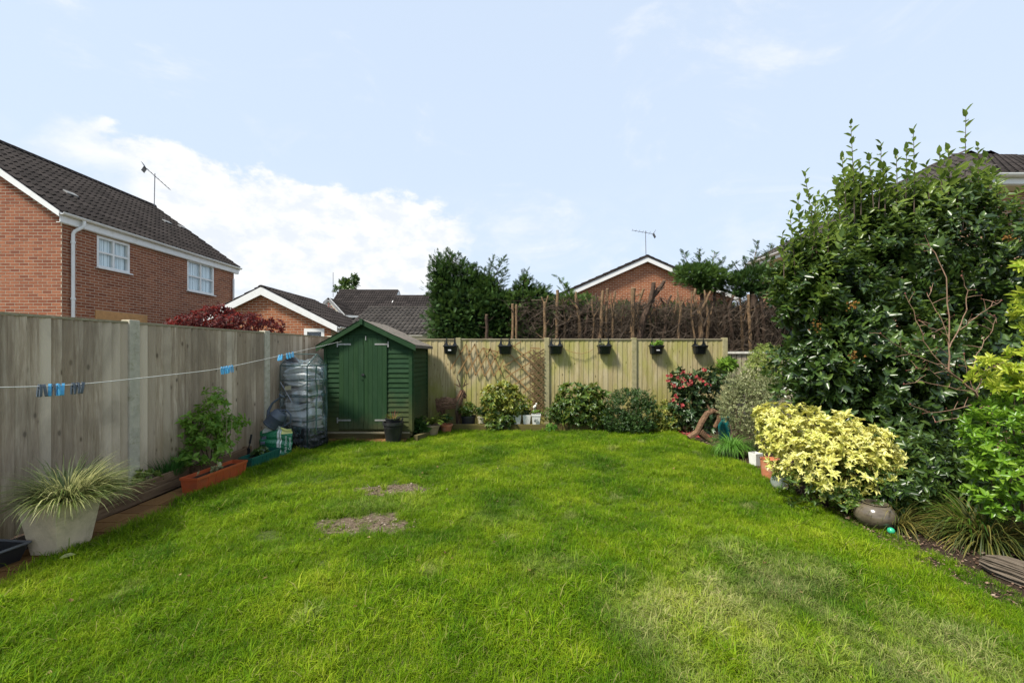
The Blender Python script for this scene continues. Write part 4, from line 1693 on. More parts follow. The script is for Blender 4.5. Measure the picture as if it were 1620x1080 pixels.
# dark tray leaning on the top left
o = MB().prism([(0, 0, 0), (.24, 0, 0), (.24, 0, .02), (.14, 0, .13), (.08, 0, .14), (0, 0, .03)], (0, .03, 0)).build('folded_seat', plain('black_cloth', (.04, .04, .045), .7), None, bevel=.008)
o.location = gcorner + Vector((-.50, .22, 1.40))
tag(o, 'dark folded seat lying on top of the cushions at the left of the greenhouse', 'seat')

# ================================================================== watering can
m_can = plain('blue_grey_plastic', (.062, .080, .105), .45, 0, .2, 12, .2, .003, .5, (.12, .13, .14))
wc = thing('watering_can', 'blue-grey plastic watering can tipped on its side over the compost bag', 'watering can', P(437, 662, 6.35))
tl = Matrix.Rotation(math.radians(38), 3, 'Y') @ Matrix.Rotation(math.radians(-10), 3, 'X')


def T(*p_):
    return tl @ Vector(p_)


mb = MB().lathe([(.0, -.14), (.112, -.14), (.118, -.13), (.120, -.12), (.116, -.115), (.120, .02), (.124, .03), (.118, .04), (.105, .10), (.085, .125), (.05, .13), (.05, .145), (.035, .145), (.03, .12), (.0, .12)], n=28, rot=tl)
mb.build('body', m_can, wc, smooth=True)
MB().tube([T(.10, 0, -.08), T(.17, 0, -.01), T(.20, 0, .09), T(.13, 0, .17), T(.04, 0, .19), T(-.03, 0, .14)], [.012, .013, .013, .013, .013, .012], 8).build('handle', m_can, wc, smooth=True)
MB().tube([T(-.09, 0, -.07), T(-.17, 0, .02), T(-.20, 0, .14), T(-.17, .0, .27)], [.030, .022, .016, .014], 10).build('spout', m_can, wc, smooth=True)
MB().lathe([(.014, 0), (.045, .035), (.045, .045), (0, .05)], c=T(-.17, 0, .27), n=16, rot=tl).build('rose', m_can, wc, smooth=True)

# ================================================================== compost bag
bag = thing('compost_bag', 'open green and white plastic compost bag standing in front of the greenhouse', 'bag', (-3.52, 6.32, 0), math.radians(-4))
m_bagg = plain('green_bag_plastic', (.012, .17, .075), .3, 0, .25, 7, .8, .01, .6)
m_bagw = plain('white_bag_plastic', (.62, .66, .62), .35, 0, .06, 7, .5, .008, .5)
m_bagy = plain('yellow_bag_print', (.62, .60, .20), .4, 0, .15, 20)
m_bagb = plain('grey_blue_bag_print', (.22, .27, .38), .4)


def bag_pt(u, v, off=0.0):
    """u 0..1 around from left back to right back; v height 0..1"""
    # plan: front face (left part), then right side face
    h = .46 + (.05 * math.sin(u * 5) if v > .9 else 0)
    if u < .62:
        x = -.34 + .34 * (u / .62)
        y = -.02 * math.sin(PI * u / .62) - .05 * math.sin(PI * v) * math.sin(PI * u / .62)
    else:
        x = .0 + .13 * ((u - .62) / .38)
        y = .10 * ((u - .62) / .38) - .02
        x += .015 * math.sin(PI * v)
    y += .010 * math.sin(v * 19 + u * 6) + .006 * math.sin(v * 37 + u * 11)
    lean = (.09 * v) if u < .3 else .03 * v
    zt_ = h * (.82 + .18 * min(1, u / .55))
    return Vector((x + .0 * v + lean * .4, y - off, v * zt_))


def bag_sheet(u0, u1, v0, v1, off, name, mat, nu=16, nv=24):
    vs, fs = [], []
    for i in range(nu + 1):
        for j in range(nv + 1):
            q = bag_pt(u0 + (u1 - u0) * i / nu, v0 + (v1 - v0) * j / nv, off)
            vs.append(q)
    for i in range(nu):
        for j in range(nv):
            q = i * (nv + 1) + j
            fs.append((q, q + nv + 1, q + nv + 2, q + 1))
    n = len(vs)
    return MB().add(vs, fs)


b0 = bag_sheet(0, 1, 0, 1, 0, 'sack', m_bagg, 40, 30)
# back sheet so that the bag has a body
vs = []
nb_ = 12
bk = MB()
vs, fs = [], []
for i in range(nb_ + 1):
    for j in range(nb_ + 1):
        u, v = i / nb_, j / nb_
        a = bag_pt(0, v)
        b = bag_pt(1, v)
        q = a.lerp(b, u) + Vector((0, .13 * math.sin(PI * u), 0)) * (1 - .5 * v)
        vs.append(q)
for i in range(nb_):
    for j in range(nb_):
        q = i * (nb_ + 1) + j
        fs.append((q, q + 1, q + nb_ + 2, q + nb_ + 1))
b0.add(vs, fs)
b0.build('sack', m_bagg, bag, smooth=True)
bag_sheet(.56, .66, .0, 1.0, .004, 'white_band', m_bagw, 6, 30).build('white_band', m_bagw, bag, smooth=True)
bag_sheet(.67, .99, .74, 1.0, .003, 'yellow_panel', m_bagy, 8, 12).build('yellow_panel', m_bagy, bag, smooth=True)
bag_sheet(.10, .55, .90, 1.02, .004, 'white_rim', m_bagw, 12, 4).build('white_rim', m_bagw, bag, smooth=True)
for v in (.66, .48, .30):
    bag_sheet(.08, .26, v, v + .11, .004, 'print_panel', m_bagb, 6, 5).build('print_panel', m_bagb, bag, smooth=True)


def text_obj(s, size, mat, parent, loc, rot, name='lettering', extr=.0008, font=None):
    cu = bpy.data.curves.new(name, 'FONT')
    cu.body = s
    cu.size = size
    cu.extrude = extr
    cu.align_x = 'CENTER'
    cu.align_y = 'CENTER'
    o = bpy.data.objects.new(name + '_tmp', cu)
    COL.objects.link(o)
    dg = bpy.context.evaluated_depsgraph_get()
    me = bpy.data.meshes.new_from_object(o.evaluated_get(dg))
    bpy.data.objects.remove(o)
    me.name = name
    me.materials.clear()
    me.materials.append(mat)
    return link(name, me, parent, mtx=Matrix.Translation(loc) @ rot.to_matrix().to_4x4() if hasattr(rot, 'to_matrix') else Matrix.Translation(loc) @ rot)


from mathutils import Euler
sd_ = math.atan2(.10, .13)
text_obj('Multi Purpose', .044, m_bagw, bag, (.092, .004, .19), Euler((PI / 2, 0, 0)).to_matrix().to_4x4() @ Matrix.Rotation(0, 4, 'X') @ Matrix.Rotation(sd_, 4, 'Y') @ Matrix.Rotation(PI / 2, 4, 'Z'))
text_obj('Compost', .050, m_bagw, bag, (.136, .038, .19), Euler((PI / 2, 0, 0)).to_matrix().to_4x4() @ Matrix.Rotation(sd_, 4, 'Y') @ Matrix.Rotation(PI / 2, 4, 'Z'))

# ================================================================== planters and troughs on the left
m_sleep = wood('planter_plank', [(.055, .035, .02), (.12, .078, .045), (.20, .14, .085)], grain=(14, 1, 14), knots=False, axis='z', rough=.8)
m_sleep = wood('planter_plank', [(.075, .045, .024), (.165, .105, .058), (.27, .185, .11)], grain=(12, 12, 1), knots=False, axis='y', rough=.8)
wp = thing('wooden_planter', 'long low brown wooden plank planter beside the concrete pot', 'planter', (-3.90, 4.45, 0), math.radians(3))
MB().bar((.0, -.66, .05), (.0, .62, .05), .04, .10).build('plank', m_sleep, wp, bevel=.005)
MB().bar((.008, -.66, .155), (-.004, .62, .155), .038, .10).build('plank', m_sleep, wp, bevel=.005)
MB().bar((-.24, -.66, .13), (-.24, .62, .13), .035, .2).build('plank', m_sleep, wp)
MB().bar((-.24, -.64, .11), (0, -.64, .11), .035, .19).build('end_plank', m_sleep, wp)
MB().bar((-.24, .60, .11), (0, .60, .11), .035, .19).build('end_plank', m_sleep, wp)
MB().box((-.12, 0, .10), (.22, 1.24, .1)).build('soil', m_soil, wp)
wp2 = thing('wooden_planter', 'dark timber planter with a leafy shrub in it behind the orange trough', 'planter', (-3.84, 5.55, 0), math.radians(2))
for z in (.05, .15):
    MB().bar((.0, -.42, z), (.0, .62, z), .035, .095).build('plank', m_sleep, wp2, bevel=.004)
MB().bar((-.2, -.40, .1), (0, -.40, .1), .03, .18).build('end_plank', m_sleep, wp2)
MB().bar((-.2, .60, .1), (0, .60, .1), .03, .18).build('end_plank', m_sleep, wp2)
MB().box((-.1, .1, .10), (.18, 1.0, .11)).build('soil', m_soil, wp2)


def trough(label, x, y, L, w_, h, rz, mat, soil=True, dish=True, fill=None):
    root = thing('plant_trough', label, 'trough', (x, y, 0), rz)
    o_, i_ = [], []
    t_ = .012
    prof = [(.80, .018), (.80, .018), (.96, h - .03), (1.04, h - .028), (1.04, h), (.95, h), (.93, h - .03), (.78, .04)]
    vs, fs = [], []
    for k, z in prof:
        wx, ly = w_ / 2 * k, L / 2 - (1 - k) * w_ * .35
        for sx, sy in ((-1, -1), (1, -1), (1, 1), (-1, 1)):
            vs.append((wx * sx, ly * sy, z))
    n = len(prof)
    for a in range(n - 1):
        for b in range(4):
            c = (b + 1) % 4
            fs.append((a * 4 + b, a * 4 + c, (a + 1) * 4 + c, (a + 1) * 4 + b))
    fs.append((3, 2, 1, 0))
    fs.append(tuple((n - 1) * 4 + k for k in range(4)))
    MB().add(vs, fs).build('trough_body', mat, root, bevel=.004)
    for sx in (1, -1):
        for k in range(7):
            yy = -L / 2 + L * (k + .5) / 7
            MB().bar((sx * w_ * .41, yy, .03), (sx * w_ * .485, yy, h - .035), .012, .006, up=(sx, 0, 0)).build('rib', mat, root)
    if dish:
        MB().box((0, 0, .010), (w_ * .86, L * .94, .018)).build('saucer', mat, root, bevel=.005)
    MB().box((0, 0, h - .05), (w_ * .88, L - .07, .02)).build('soil', m_soil, root)
    return root


m_terra = plain('orange_plastic', (.42, .085, .028), .42, 0, .12, 8, .15, .003, .5, (.30, .08, .04))
m_gplas = plain('green_trough_plastic', (.012, .10, .075), .4, 0, .15, 8, .15, .003, .5, (.05, .09, .06))
trough('orange plastic trough of soil lying along the left edge of the lawn', -3.53, 4.98, .80, .20, .19, math.radians(-3), m_terra)
trough('dark green plastic trough of seedlings between the orange trough and the compost bag', -3.53, 5.86, .62, .19, .17, math.radians(-4), m_gplas, dish=False)

# square tapered concrete pot with variegated grass
m_conc = plain('pale_concrete_pot', (.60, .49, .34), .88, 0, .12, 9, .5, .005, .2, (.33, .28, .18))


def square_pot(name, label, cat, loc, top, bot, h, mat, rz=0, wall=.025, rim=0.0, parent=None, soil=True, group=None):
    root = thing(name, label, cat, loc, rz, group)
    vs, fs = [], []
    prof = [(bot, 0), (top, h)]
    if rim:
        prof = [(bot, 0), (top - .006, h - rim), (top + .006, h - rim), (top + .006, h)]
    prof += [(top - wall, h), (top - wall * 1.4, h - .06)]
    for w_, z in prof:
        for sx, sy in ((-1, -1), (1, -1), (1, 1), (-1, 1)):
            vs.append((w_ / 2 * sx, w_ / 2 * sy, z))
    n = len(prof)
    for a in range(n - 1):
        for b in range(4):
            c = (b + 1) % 4
            fs.append((a * 4 + b, a * 4 + c, (a + 1) * 4 + c, (a + 1) * 4 + b))
    fs.append((3, 2, 1, 0))
    MB().add(vs, fs).build('pot_body', mat, root, bevel=.004)
    MB().box((0, 0, h - .06), (top - wall * 1.5, top - wall * 1.5, .02)).build('soil', m_soil, root)
    return root


square_pot('concrete_pot', 'large square tapered pale concrete pot in the left foreground', 'pot', (-3.56, 3.30, 0), .37, .25, .425, m_conc, math.radians(0)).scale = (.80, 1, 1)

# black tub near the left edge
m_black = plain('black_plastic', (.018, .019, .021), .42, 0, .15, 9, .2, .003, .5, (.05, .05, .048))
m_greyrim = plain('grey_plastic_rim', (.10, .105, .115), .4)
tb = thing('plastic_tub', 'black plastic tub with a grey rim cut by the left edge of the photo', 'tub', (-3.83, 2.96, 0), math.radians(-6))
tb.scale = (.85, .85, .85)
mb = MB()
vs, fs = [], []
prof = [(.38, 0), (.48, .17), (.465, .17), (.37, .02)]
for w_, z in prof:
    for sx, sy in ((-1, -1), (1, -1), (1, 1), (-1, 1)):
        vs.append((w_ / 2 * sx, w_ / 2 * .9 * sy, z))
for a in range(3):
    for b in range(4):
        c = (b + 1) % 4
        fs.append((a * 4 + b, a * 4 + c, (a + 1) * 4 + c, (a + 1) * 4 + b))
fs += [(3, 2, 1, 0), (12, 13, 14, 15)]
mb.add(vs, fs).build('tub_body', m_black, tb, bevel=.01)
rm = MB()
for a, b in (((-.26, -.235), (.26, -.235)), ((.26, -.235), (.26, .235)), ((.26, .235), (-.26, .235)), ((-.26, .235), (-.26, -.235))):
    rm.tube([(a[0] * .93, a[1] * .93, .172), (b[0] * .93, b[1] * .93, .172)], .012, 8)
rm.build('rim', m_greyrim, tb, smooth=True)

# ================================================================== round pots
m_ter = plain('terracotta', (.42, .155, .075), .85, 0, .15, 14, .4, .004, .2, (.46, .30, .22))
m_clay = plain('dull_clay', (.27, .205, .13), .85, 0, .2, 14, .4, .004, .2, (.40, .34, .26))
m_beige = plain('beige_pot_plastic', (.42, .38, .27), .6, 0, .1, 14)
m_whpot = plain('white_pot_plastic', (.64, .64, .60), .5, 0, .08, 18, .2, .002, .4, (.42, .40, .33))
m_glaze, t = new_mat('brown_glaze')
n = t.noise(t.pos((1, 1, 3)), 10, 6, .6)
t.done(t.bsdf(t.ramp(n, [(.3, (.055, .042, .028)), (.6, (.12, .10, .07)), (.8, (.17, .14, .10))]), .16, 0, t.bump(n, .15, .004), .6))
m_gglass = plain('green_glass_ball', (.03, .32, .17), .12, 0, .1, 8, .05)
m_teal = plain('teal_glaze', (.01, .15, .15), .3)


def round_pot(name, label, loc, rt, rb, h, mat, rim=.02, cat='pot', saucer=0, group=None, belly=None, n=26):
    root = thing(name, label, cat, loc, 0, group)
    w_ = .010
    if belly:
        prof = [(rb, 0)] + [(rb + (belly - rb) * math.sin(PI * k / 10) ** .8 + (rt - rb) * k / 10, h * k / 10) for k in range(1, 10)] + [(rt, h * .95), (rt + .012, h), (rt - .008, h), (rt - .012, h - .03), (0, h - .03)]
    else:
        prof = [(rb, 0), (rt - rim * .35, h - rim * 1.6), (rt + .004, h - rim * 1.6), (rt + .006, h), (rt - w_, h), (rt - w_ * 1.8, h - .035)]
    MB().lathe(prof, n=n).build('pot_body', mat, root, smooth=True)
    MB().lathe([(rt - .012, h - .04), (0, h - .028)], n=16).build('soil', m_soil, root)
    if saucer:
        MB().lathe([(rb * .9, -.0), (rb * 1.25, saucer), (rb * 1.18, saucer), (rb * .9, .006)], n=n).build('saucer', mat, root, smooth=True)
    return root


def GP(px, py):
    d = F * EYE / (py - HY)
    return Vector(((px - CX) / F * d, d, 0))


bp = thing('black_pot', 'tall dark grey plastic pot in front of the right shed door corner', 'pot', GP(622, 699))
MB().lathe([(.125, 0), (.165, .30), (.172, .31), (.180, .31), (.182, .36), (.168, .36), (.160, .30)], n=28).build('pot_body', m_black, bp, smooth=True)
for z, rr_ in ((.285, .166), (.265, .163)):
    MB().lathe([(rr_ - .004, z - .005), (rr_ + .003, z), (rr_ - .004, z + .005)], n=28).build('band', m_black, bp, smooth=True)
MB().lathe([(.162, .31), (0, .32)], n=20).build('soil', m_soil, bp)
lp2 = thing('nursery_pot', 'smaller black nursery pot standing inside the tall dark pot by the shed', 'pot', GP(622, 699) + Vector((-.01, 0, .31)))
MB().lathe([(.10, 0), (.128, .105), (.133, .105), (.133, .12), (.122, .12), (.118, .08)], n=24).build('pot_body', m_black, lp2, smooth=True)
MB().lathe([(.118, .09), (0, .10)], n=20).build('soil', m_soil, lp2)
MB().tube([(.13, -.02, -.02), (.19, -.05, .12)], .014, 6).build('handle', m_black, lp2)
round_pot('clay_pot', 'wide dull clay bowl pot with a pale rim right of the shed', GP(683, 689), .155, .10, .21, m_clay, .018)
round_pot('terracotta_pot', 'small orange terracotta pot beside the dull clay pot', GP(706, 684), .125, .085, .165, m_ter, .018)
BY = 8.62
BZ = .12


def BP(px, d=BY, z=BZ):
    return Vector(((px - CX) / F * d, d, z))


round_pot('dark_planter', 'black round planter half hidden under foliage beside the twig deer', BP(741, 8.7, .06), .16, .13, .21, m_black)
round_pot('cream_pot', 'small cream pot on a saucer under the leafy bush', BP(762, 8.55, .11), .082, .055, .16, m_beige, .012, saucer=.035)
for px, lab in ((818, 'left white square pot of the three on the timber edging'), (833, 'middle white square pot of the three on the timber edging')):
    square_pot('white_pot', lab, 'pot', BP(px, 8.55, .128), .165, .125, .185, m_whpot, .03, wall=.01, group='three small white square pots')
q = square_pot('white_pot', 'right white square pot with a dark picture and a lip, below the white bird', 'pot', BP(848, 8.52, .128), .185, .14, .205, m_whpot, -.02, wall=.012, rim=.035, group='three small white square pots')
pic = MB()
pic.prism([(-.035, -.092, .05), (.035, -.092, .05), (.035, -.094, .09), (.03, -.095, .12), (.0, -.095, .105), (-.03, -.095, .125)], (0, -.004, 0))
pic.build('picture', plain('grey_print', (.25, .27, .25), .7), q)
pic = MB()
pic.box((-.028, -.099, .075), (.022, .004, .03))
pic.build('picture', m_dark, q)

# sleeper edging of the far bed
m_edge = wood('dark_sleeper', [(.05, .035, .012), (.10, .075, .025), (.17, .13, .05)], grain=(1, 14, 14), knots=False, algae=(.10, .10, .02), algae_z=(.0, .4), algae_amt=.4)
x = -1.42
for k, L in enumerate((1.2, 1.25, 1.15, 1.2)):
    o = MB().box((0, 0, .06), (L - .012, .10, .135)).build('timber_edging', m_edge, None, bevel=.008)
    o.location = (x + L / 2, 8.47 + .004 * k, .0)
    tag(o, ['timber sleeper edging the bed below the twig deer', 'timber sleeper edging the bed under the three white pots', 'timber sleeper edging the bed under the middle leafy shrub', 'timber sleeper edging the bed below the dark rounded bush'][k],
        'edging', 'timber sleepers edging the far bed')
    x += L
sh_e = MB().box((0, 0, .05), (.55, .08, .10)).build('edging_board', m_base, None, bevel=.004)
sh_e.location = (-1.62, 7.7, 0)
sh_e.rotation_euler = (0, 0, 1.2)
tag(sh_e, 'mossy edging board beside the clay pots at the shed corner', 'edging')

# ================================================================== hanging planters on the far fence
m_hang = plain('black_hanging_planter', (.010, .012, .014), .35, 0, .2, 9, .15, .003, .6)
m_tag = plain('white_tag', (.7, .7, .7), .5)
labs = ['first black hanging planter from the left on the far fence, near the shed', 'second black hanging planter from the left, between the two trellises',
        'third black hanging planter from the left, beside the right trellis', 'fourth black hanging planter from the left on the far fence',
        'black hanging planter with bright green leaves, fifth from the left', 'rightmost black hanging planter on the far fence']
hp_pos = []
proto = None
for k, px in enumerate((712, 799, 879.5, 957, 1039.5, 1108.5)):
    loc = Vector(((px - CX) / F * 9.0, 9.0, EYE - (560 - HY) / F * 9.0))
    loc.y = 9.075
    if proto is None:
        root = thing('hanging_planter', labs[0], 'hanging planter', loc, 0, 'black planters hung on the far fence')
        vs, fs = [], []
        prof = [(.125, .09, .0), (.150, .15, .16), (.167, .165, .165), (.167, .165, .19), (.155, .155, .19), (.14, .14, .15)]
        for w_, dd_, z in prof:
            for x_, y_ in ((-w_, -.0), (-w_ * .86, -dd_ * .8), (-w_ * .6, -dd_), (w_ * .6, -dd_), (w_ * .86, -dd_ * .8), (w_, -.0)):
                vs.append((x_, y_, z))
        n = len(prof)
        for a in range(n - 1):
            for b in range(6):
                c = (b + 1) % 6
                fs.append((a * 6 + b, a * 6 + c, (a + 1) * 6 + c, (a + 1) * 6 + b))
        fs.append(tuple(reversed(range(6))))
        MB().add(vs, fs).build('planter_body', m_hang, root, smooth=False, bevel=.004)
        MB().box((0, -.07, .15), (.26, .12, .02)).build('soil', m_soil, root)
        for s in (-1, 1):
            MB().prism([(s * .02, -.012, .16), (s * .155, -.012, .16), (s * .140, -.012, .205), (s * .118, -.012, .235), (s * .108, -.012, .29), (s * .070, -.012, .29), (s * .068, -.012, .235), (s * .05, -.012, .205)], (0, .008, 0)).build('back_plate', m_hang, root)
            mbh = MB()
            mbh.tube([(s * .088, -.016, .25), (s * .088, -.016, .338), (s * .088, .02, .346), (s * .088, .062, .338), (s * .088, .062, .30)], .009, 6)
            mbh.build('hook', m_hang, root, smooth=True)
        proto = root
    else:
        root = copy_tree(proto)
        root.location = loc
        root['label'] = labs[k]
    hp_pos.append((root, k))
for root, k in hp_pos:
    if k in (0, 4):
        MB().box((0, -.140, .085), (.062, .022, .022)).build('brand_tag', m_tag, root)

# ================================================================== willow trellises
m_will = plain('willow_slat', (.25, .15, .055), .8, 0, .25, 30, .3, .003)
m_wild = plain('dark_willow_slat', (.12, .072, .028), .8, 0, .25, 30, .3, .003)


def tpt(px, py, y=9.07):
    return Vector(((px - CX) / F * y, y, EYE - (py - HY) / F * y))


def trellis(label, segs, mat, off):
    root = thing('trellis', label, 'trellis', tpt(*segs[0][0]))
    L0_ = Vector(root.location)
    for k, (a, b) in enumerate(segs):
        dy = -.006 - .010 * (k % 2) - off
        A_, B_ = tpt(*a) - L0_ + Vector((0, dy, 0)), tpt(*b) - L0_ + Vector((0, dy, 0))
        mid = (A_ + B_) / 2 + Vector((random.uniform(-.006, .006), 0, random.uniform(-.006, .006)))
        MB().bar(A_, B_, .026, .007, up=(0, -1, 0)).build('slat', mat, root)


# coordinates from the zoom of region (690,530)-(880,670), scale 7.716
Z = lambda x, y: (690 + x / 7.716, 530 + y / 7.716)
seg1 = [(Z(175, 412), Z(330, 170)), (Z(268, 468), Z(430, 190)), (Z(372, 474), Z(575, 150)), (Z(482, 490), Z(665, 170)), (Z(592, 505), Z(760, 215)), (Z(705, 495), Z(830, 300)),
        (Z(275, 165), Z(375, 474)), (Z(365, 110), Z(482, 490)), (Z(470, 110), Z(592, 505)), (Z(575, 150), Z(705, 505)), (Z(665, 170), Z(800, 480)), (Z(330, 170), Z(365, 110)), (Z(430, 190), Z(475, 105)), (Z(640, 210), Z(665, 150)),
        (Z(740, 215), Z(800, 160))]
trellis('thin brown diamond trellis fanned out below the first two planters on the far fence', seg1, m_will, 0)
seg2 = [(Z(820, 380), Z(1170, 180)), (Z(850, 515), Z(1150, 330)), (Z(950, 605), Z(1170, 470)), (Z(930, 140), Z(1035, 80)), (Z(820, 380), Z(1110, 655)), (Z(905, 240), Z(1160, 500)), (Z(940, 130), Z(1190, 345)), (Z(580, 160), Z(750, 205)),
        (Z(1150, 155), Z(1275, 165)), (Z(1060, 700), Z(1180, 620))]
trellis('wide brown diamond trellis stretched right of the second planter', seg2, m_will, .0)
seg3 = []
for k in range(8):
    y0 = 190 + k * 92
    seg3.append((Z(1140, y0 + 90), Z(1320, y0 - 20)))
    seg3.append((Z(1130, y0 + 20), Z(1305, y0 + 165)))
    seg3.append((Z(1165, y0 + 110), Z(1315, y0 + 20)))
    seg3.append((Z(1180, y0 - 10), Z(1320, y0 + 120)))
trellis('dense folded willow trellis hanging against the fence post left of the third planter', seg3, m_wild, .012)
# cord strung on the fence
MB_c = MB().tube([tpt(893, 552) + Vector((0, -.02, 0)), tpt(905, 557) + Vector((0, -.03, 0)), tpt(920, 559.5) + Vector((0, -.03, 0)), tpt(932, 556) + Vector((0, -.02, 0)), tpt(938, 552) + Vector((0, -.02, 0))], .006, 5)
tag(MB_c.build('cord', m_will), 'loose loop of brown cord hanging between the third and fourth planters', 'cord')

# ================================================================== twig deer
m_twig = plain('brown_driftwood', (.20, .115, .07), .9, 0, .4, 18, .8, .01, .2, (.26, .17, .11))
m_twig2 = plain('dark_driftwood', (.075, .045, .03), .9, 0, .4, 18, .8, .01, .2)


def twig_bundle(root, name, a, b, r0, r1, n, mat, seed, tr=.012, mid=None, wrap=.7, part_each=False):
    rs = random.Random(seed)
    a, b = Vector(a), Vector(b)
    mid = Vector(mid) if mid else (a + b) / 2
    mb = MB()
    for k in range(n):
        an = rs.uniform(0, 2 * PI)
        tw = rs.uniform(-wrap, wrap)
        pts = []
        s0, s1 = rs.uniform(0, .25), rs.uniform(.75, 1.0)
        for j in range(6):
            s = s0 + (s1 - s0) * j / 5
            c = a.lerp(mid, min(1, 2 * s)) if s < .5 else mid.lerp(b, 2 * s - 1)
            d = (b - a).normalized()
            e1 = d.orthogonal().normalized()
            e2 = d.cross(e1)
            rr_ = (r0 + (r1 - r0) * s) * rs.uniform(.8, 1.1)
            aa = an + tw * s
            pts.append(c + (e1 * math.cos(aa) + e2 * math.sin(aa)) * rr_)
        w_ = tr * rs.uniform(.5, 1.2)
        mb.tube(pts, [w_ * .8, w_, w_ * 1.1, w_, w_ * .9, w_ * .5], 5)
    mb.build(name, mat, root)


dz_ = lambda px, py, d=8.72: P(px, py, d)
deer = thing('deer_sculpture', 'brown twig deer standing against the far fence right of the shed, facing right', 'sculpture', dz_(718, 672))
D0 = Vector(deer.location)
q = lambda px, py, dd=0.0: dz_(px, py) - D0 + Vector((0, dd, 0))
twig_bundle(deer, 'body', q(697, 637), q(724, 638), .125, .10, 60, m_twig, 1, .013)
twig_bundle(deer, 'haunch', q(697, 628), q(698, 652), .10, .08, 40, m_twig, 2, .012, wrap=2)
twig_bundle(deer, 'neck', q(722, 642), q(733, 616), .085, .05, 40, m_twig, 3, .011)
twig_bundle(deer, 'head', q(729, 616), q(738, 630), .045, .03, 26, m_twig2, 4, .010)
for px, dd, nm in ((697, -.05, 1), (701, .07, 2), (723, -.05, 3), (726, .06, 4)):
    twig_bundle(deer, 'leg', q(px, 648, dd), q(px + 1, 671, dd), .035, .015, 14, m_twig2 if nm % 2 else m_twig, 10 + nm, .009)
MB().tube([q(728, 612), q(726, 604), q(723, 598), q(724, 592)], [.016, .012, .009, .004], 5).build('antler', m_twig2, deer)
MB().tube([q(733, 612), q(736, 603), q(735, 597), q(734, 590)], [.016, .012, .009, .004], 5).build('antler', m_twig2, deer)
MB().tube([q(733, 611), q(738, 608), q(742, 606)], [.012, .012, .004], 5).build('ear', m_twig2, deer)
MB().tube([q(727, 612), q(723, 609), q(719, 607)], [.012, .012, .004], 5).build('ear', m_twig2, deer)
# bird ornament on sticks
bd = thing('bird_ornament', 'small white bird ornament on thin sticks above the right white pot', 'ornament', P(846, 655, 8.5))
b0_ = Vector(bd.location)
MB().lathe([(.0, -.05), (.022, -.03), (.030, .0), (.022, .03), (.0, .05)], c=P(846, 643, 8.5) - b0_, n=12, rot=Matrix.Rotation(.7, 3, 'Y')).build('bird_body', m_whpot, bd, smooth=True)
MB().lathe([(.0, -.02), (.018, -.008), (.018, .008), (.0, .02)], c=P(848.5, 638.5, 8.5) - b0_, n=10).build('bird_head', m_whpot, bd, smooth=True)
MB().tube([P(845, 646, 8.5) - b0_, P(842, 658, 8.5) - b0_], .004, 5).build('stick', m_whpot, bd)
MB().tube([P(847, 646, 8.5) - b0_, P(847.5, 658, 8.5) - b0_], .004, 5).build('stick', m_whpot, bd)
# driftwood arch at the right corner
m_drift = plain('tan_driftwood', (.20, .12, .07), .9, 0, .5, 26, 1.0, .02, .2, (.07, .04, .025))
dr = thing('driftwood', 'gnarled reddish-brown driftwood stump arching out of the right corner of the bed', 'driftwood', GP(1118, 699))
D1 = Vector(dr.location)
q = lambda px, py, dd=0.0: P(px, py, 7.4) - D1 + Vector((0, dd, 0))
rs = random.Random(8)


def gnarl(pts, rs_, seed, mat=m_drift, name='limb'):
    v = []
    mb = MB()
    base = [Vector(p_) for p_ in pts]
    for k in range(7):
        off = Vector((random.uniform(-.02, .02), random.uniform(-.025, .025), random.uniform(-.015, .015)))
        mb.tube([b + off * (1.4 - .6 * i / len(base)) for i, b in enumerate(base)], [r_ * random.uniform(.45, .75) for r_ in rs_], 6)
    mb.build(name, mat, dr)


gnarl([q(1092, 692), q(1104, 684), q(1112, 668), q(1120, 654), q(1130, 650)], [.05, .065, .07, .06, .05], 1)
gnarl([q(1128, 650), q(1137, 654), q(1138, 664), q(1131, 676)], [.055, .05, .04, .03], 2)
gnarl([q(1108, 682), q(1116, 690), q(1124, 696)], [.07, .06, .04], 3)
gnarl([q(1124, 652), q(1122, 646), q(1119, 641)], [.02, .012, .006], 4)
tp_ = P(1146, 668, 7.6)
tp_.z = 0
round_pot('teal_pot', 'teal glazed pot hidden between the driftwood and the variegated bush', tp_, .12, .09, .42, m_teal)
o = MB().lathe([(.0, 0), (.05, .004), (.07, .02), (.0, .03)], n=12).build('fallen_petals', plain('pink_red_petals', (.45, .03, .05), .7), None)
o.location = (0, 0, 0)
bpy.data.objects.remove(o)

# right-hand pots and ornaments
round_pot('tall_terracotta_pot', 'tall terracotta pot under the left side of the yellow bush', GP(1219, 757), .115, .095, .25, m_ter, .0)
square_pot('grey_pot', 'pale grey square pot just left of the tall terracotta pot', 'pot', GP(1200, 738) + Vector((.02, .1, 0)), .13, .11, .17, m_whpot, .3, wall=.01)
m_ball, t = new_mat('clear_glass_ball')
t.done(t.bsdf((.55, .62, .55), .06, 0, None, .6, Transmission_Weight=.55, IOR=1.35))
o = MB().lathe([(.098 * math.cos(a), .098 * math.sin(a)) for a in np.linspace(-PI / 2, PI / 2, 17)], n=28).build('gazing_ball', m_ball, None, smooth=True)
o.location = GP(1236, 775) + Vector((0, .02, .09))
tag(o, 'greenish glass gazing ball on the ground under the yellow bush', 'ornament')
gl_ = round_pot('glazed_pot', 'round shiny brown glazed pot under the right end of the yellow bush', GP(1384, 832), .085, .085, .215, m_glaze, belly=.155, n=40)
o = MB().lathe([(.028 * math.cos(a), .028 * math.sin(a)) for a in np.linspace(-PI / 2, PI / 2, 13)], n=20).build('green_ball', m_gglass, None, smooth=True)
o.location = GP(1409, 847) + Vector((.03, .03, .030))
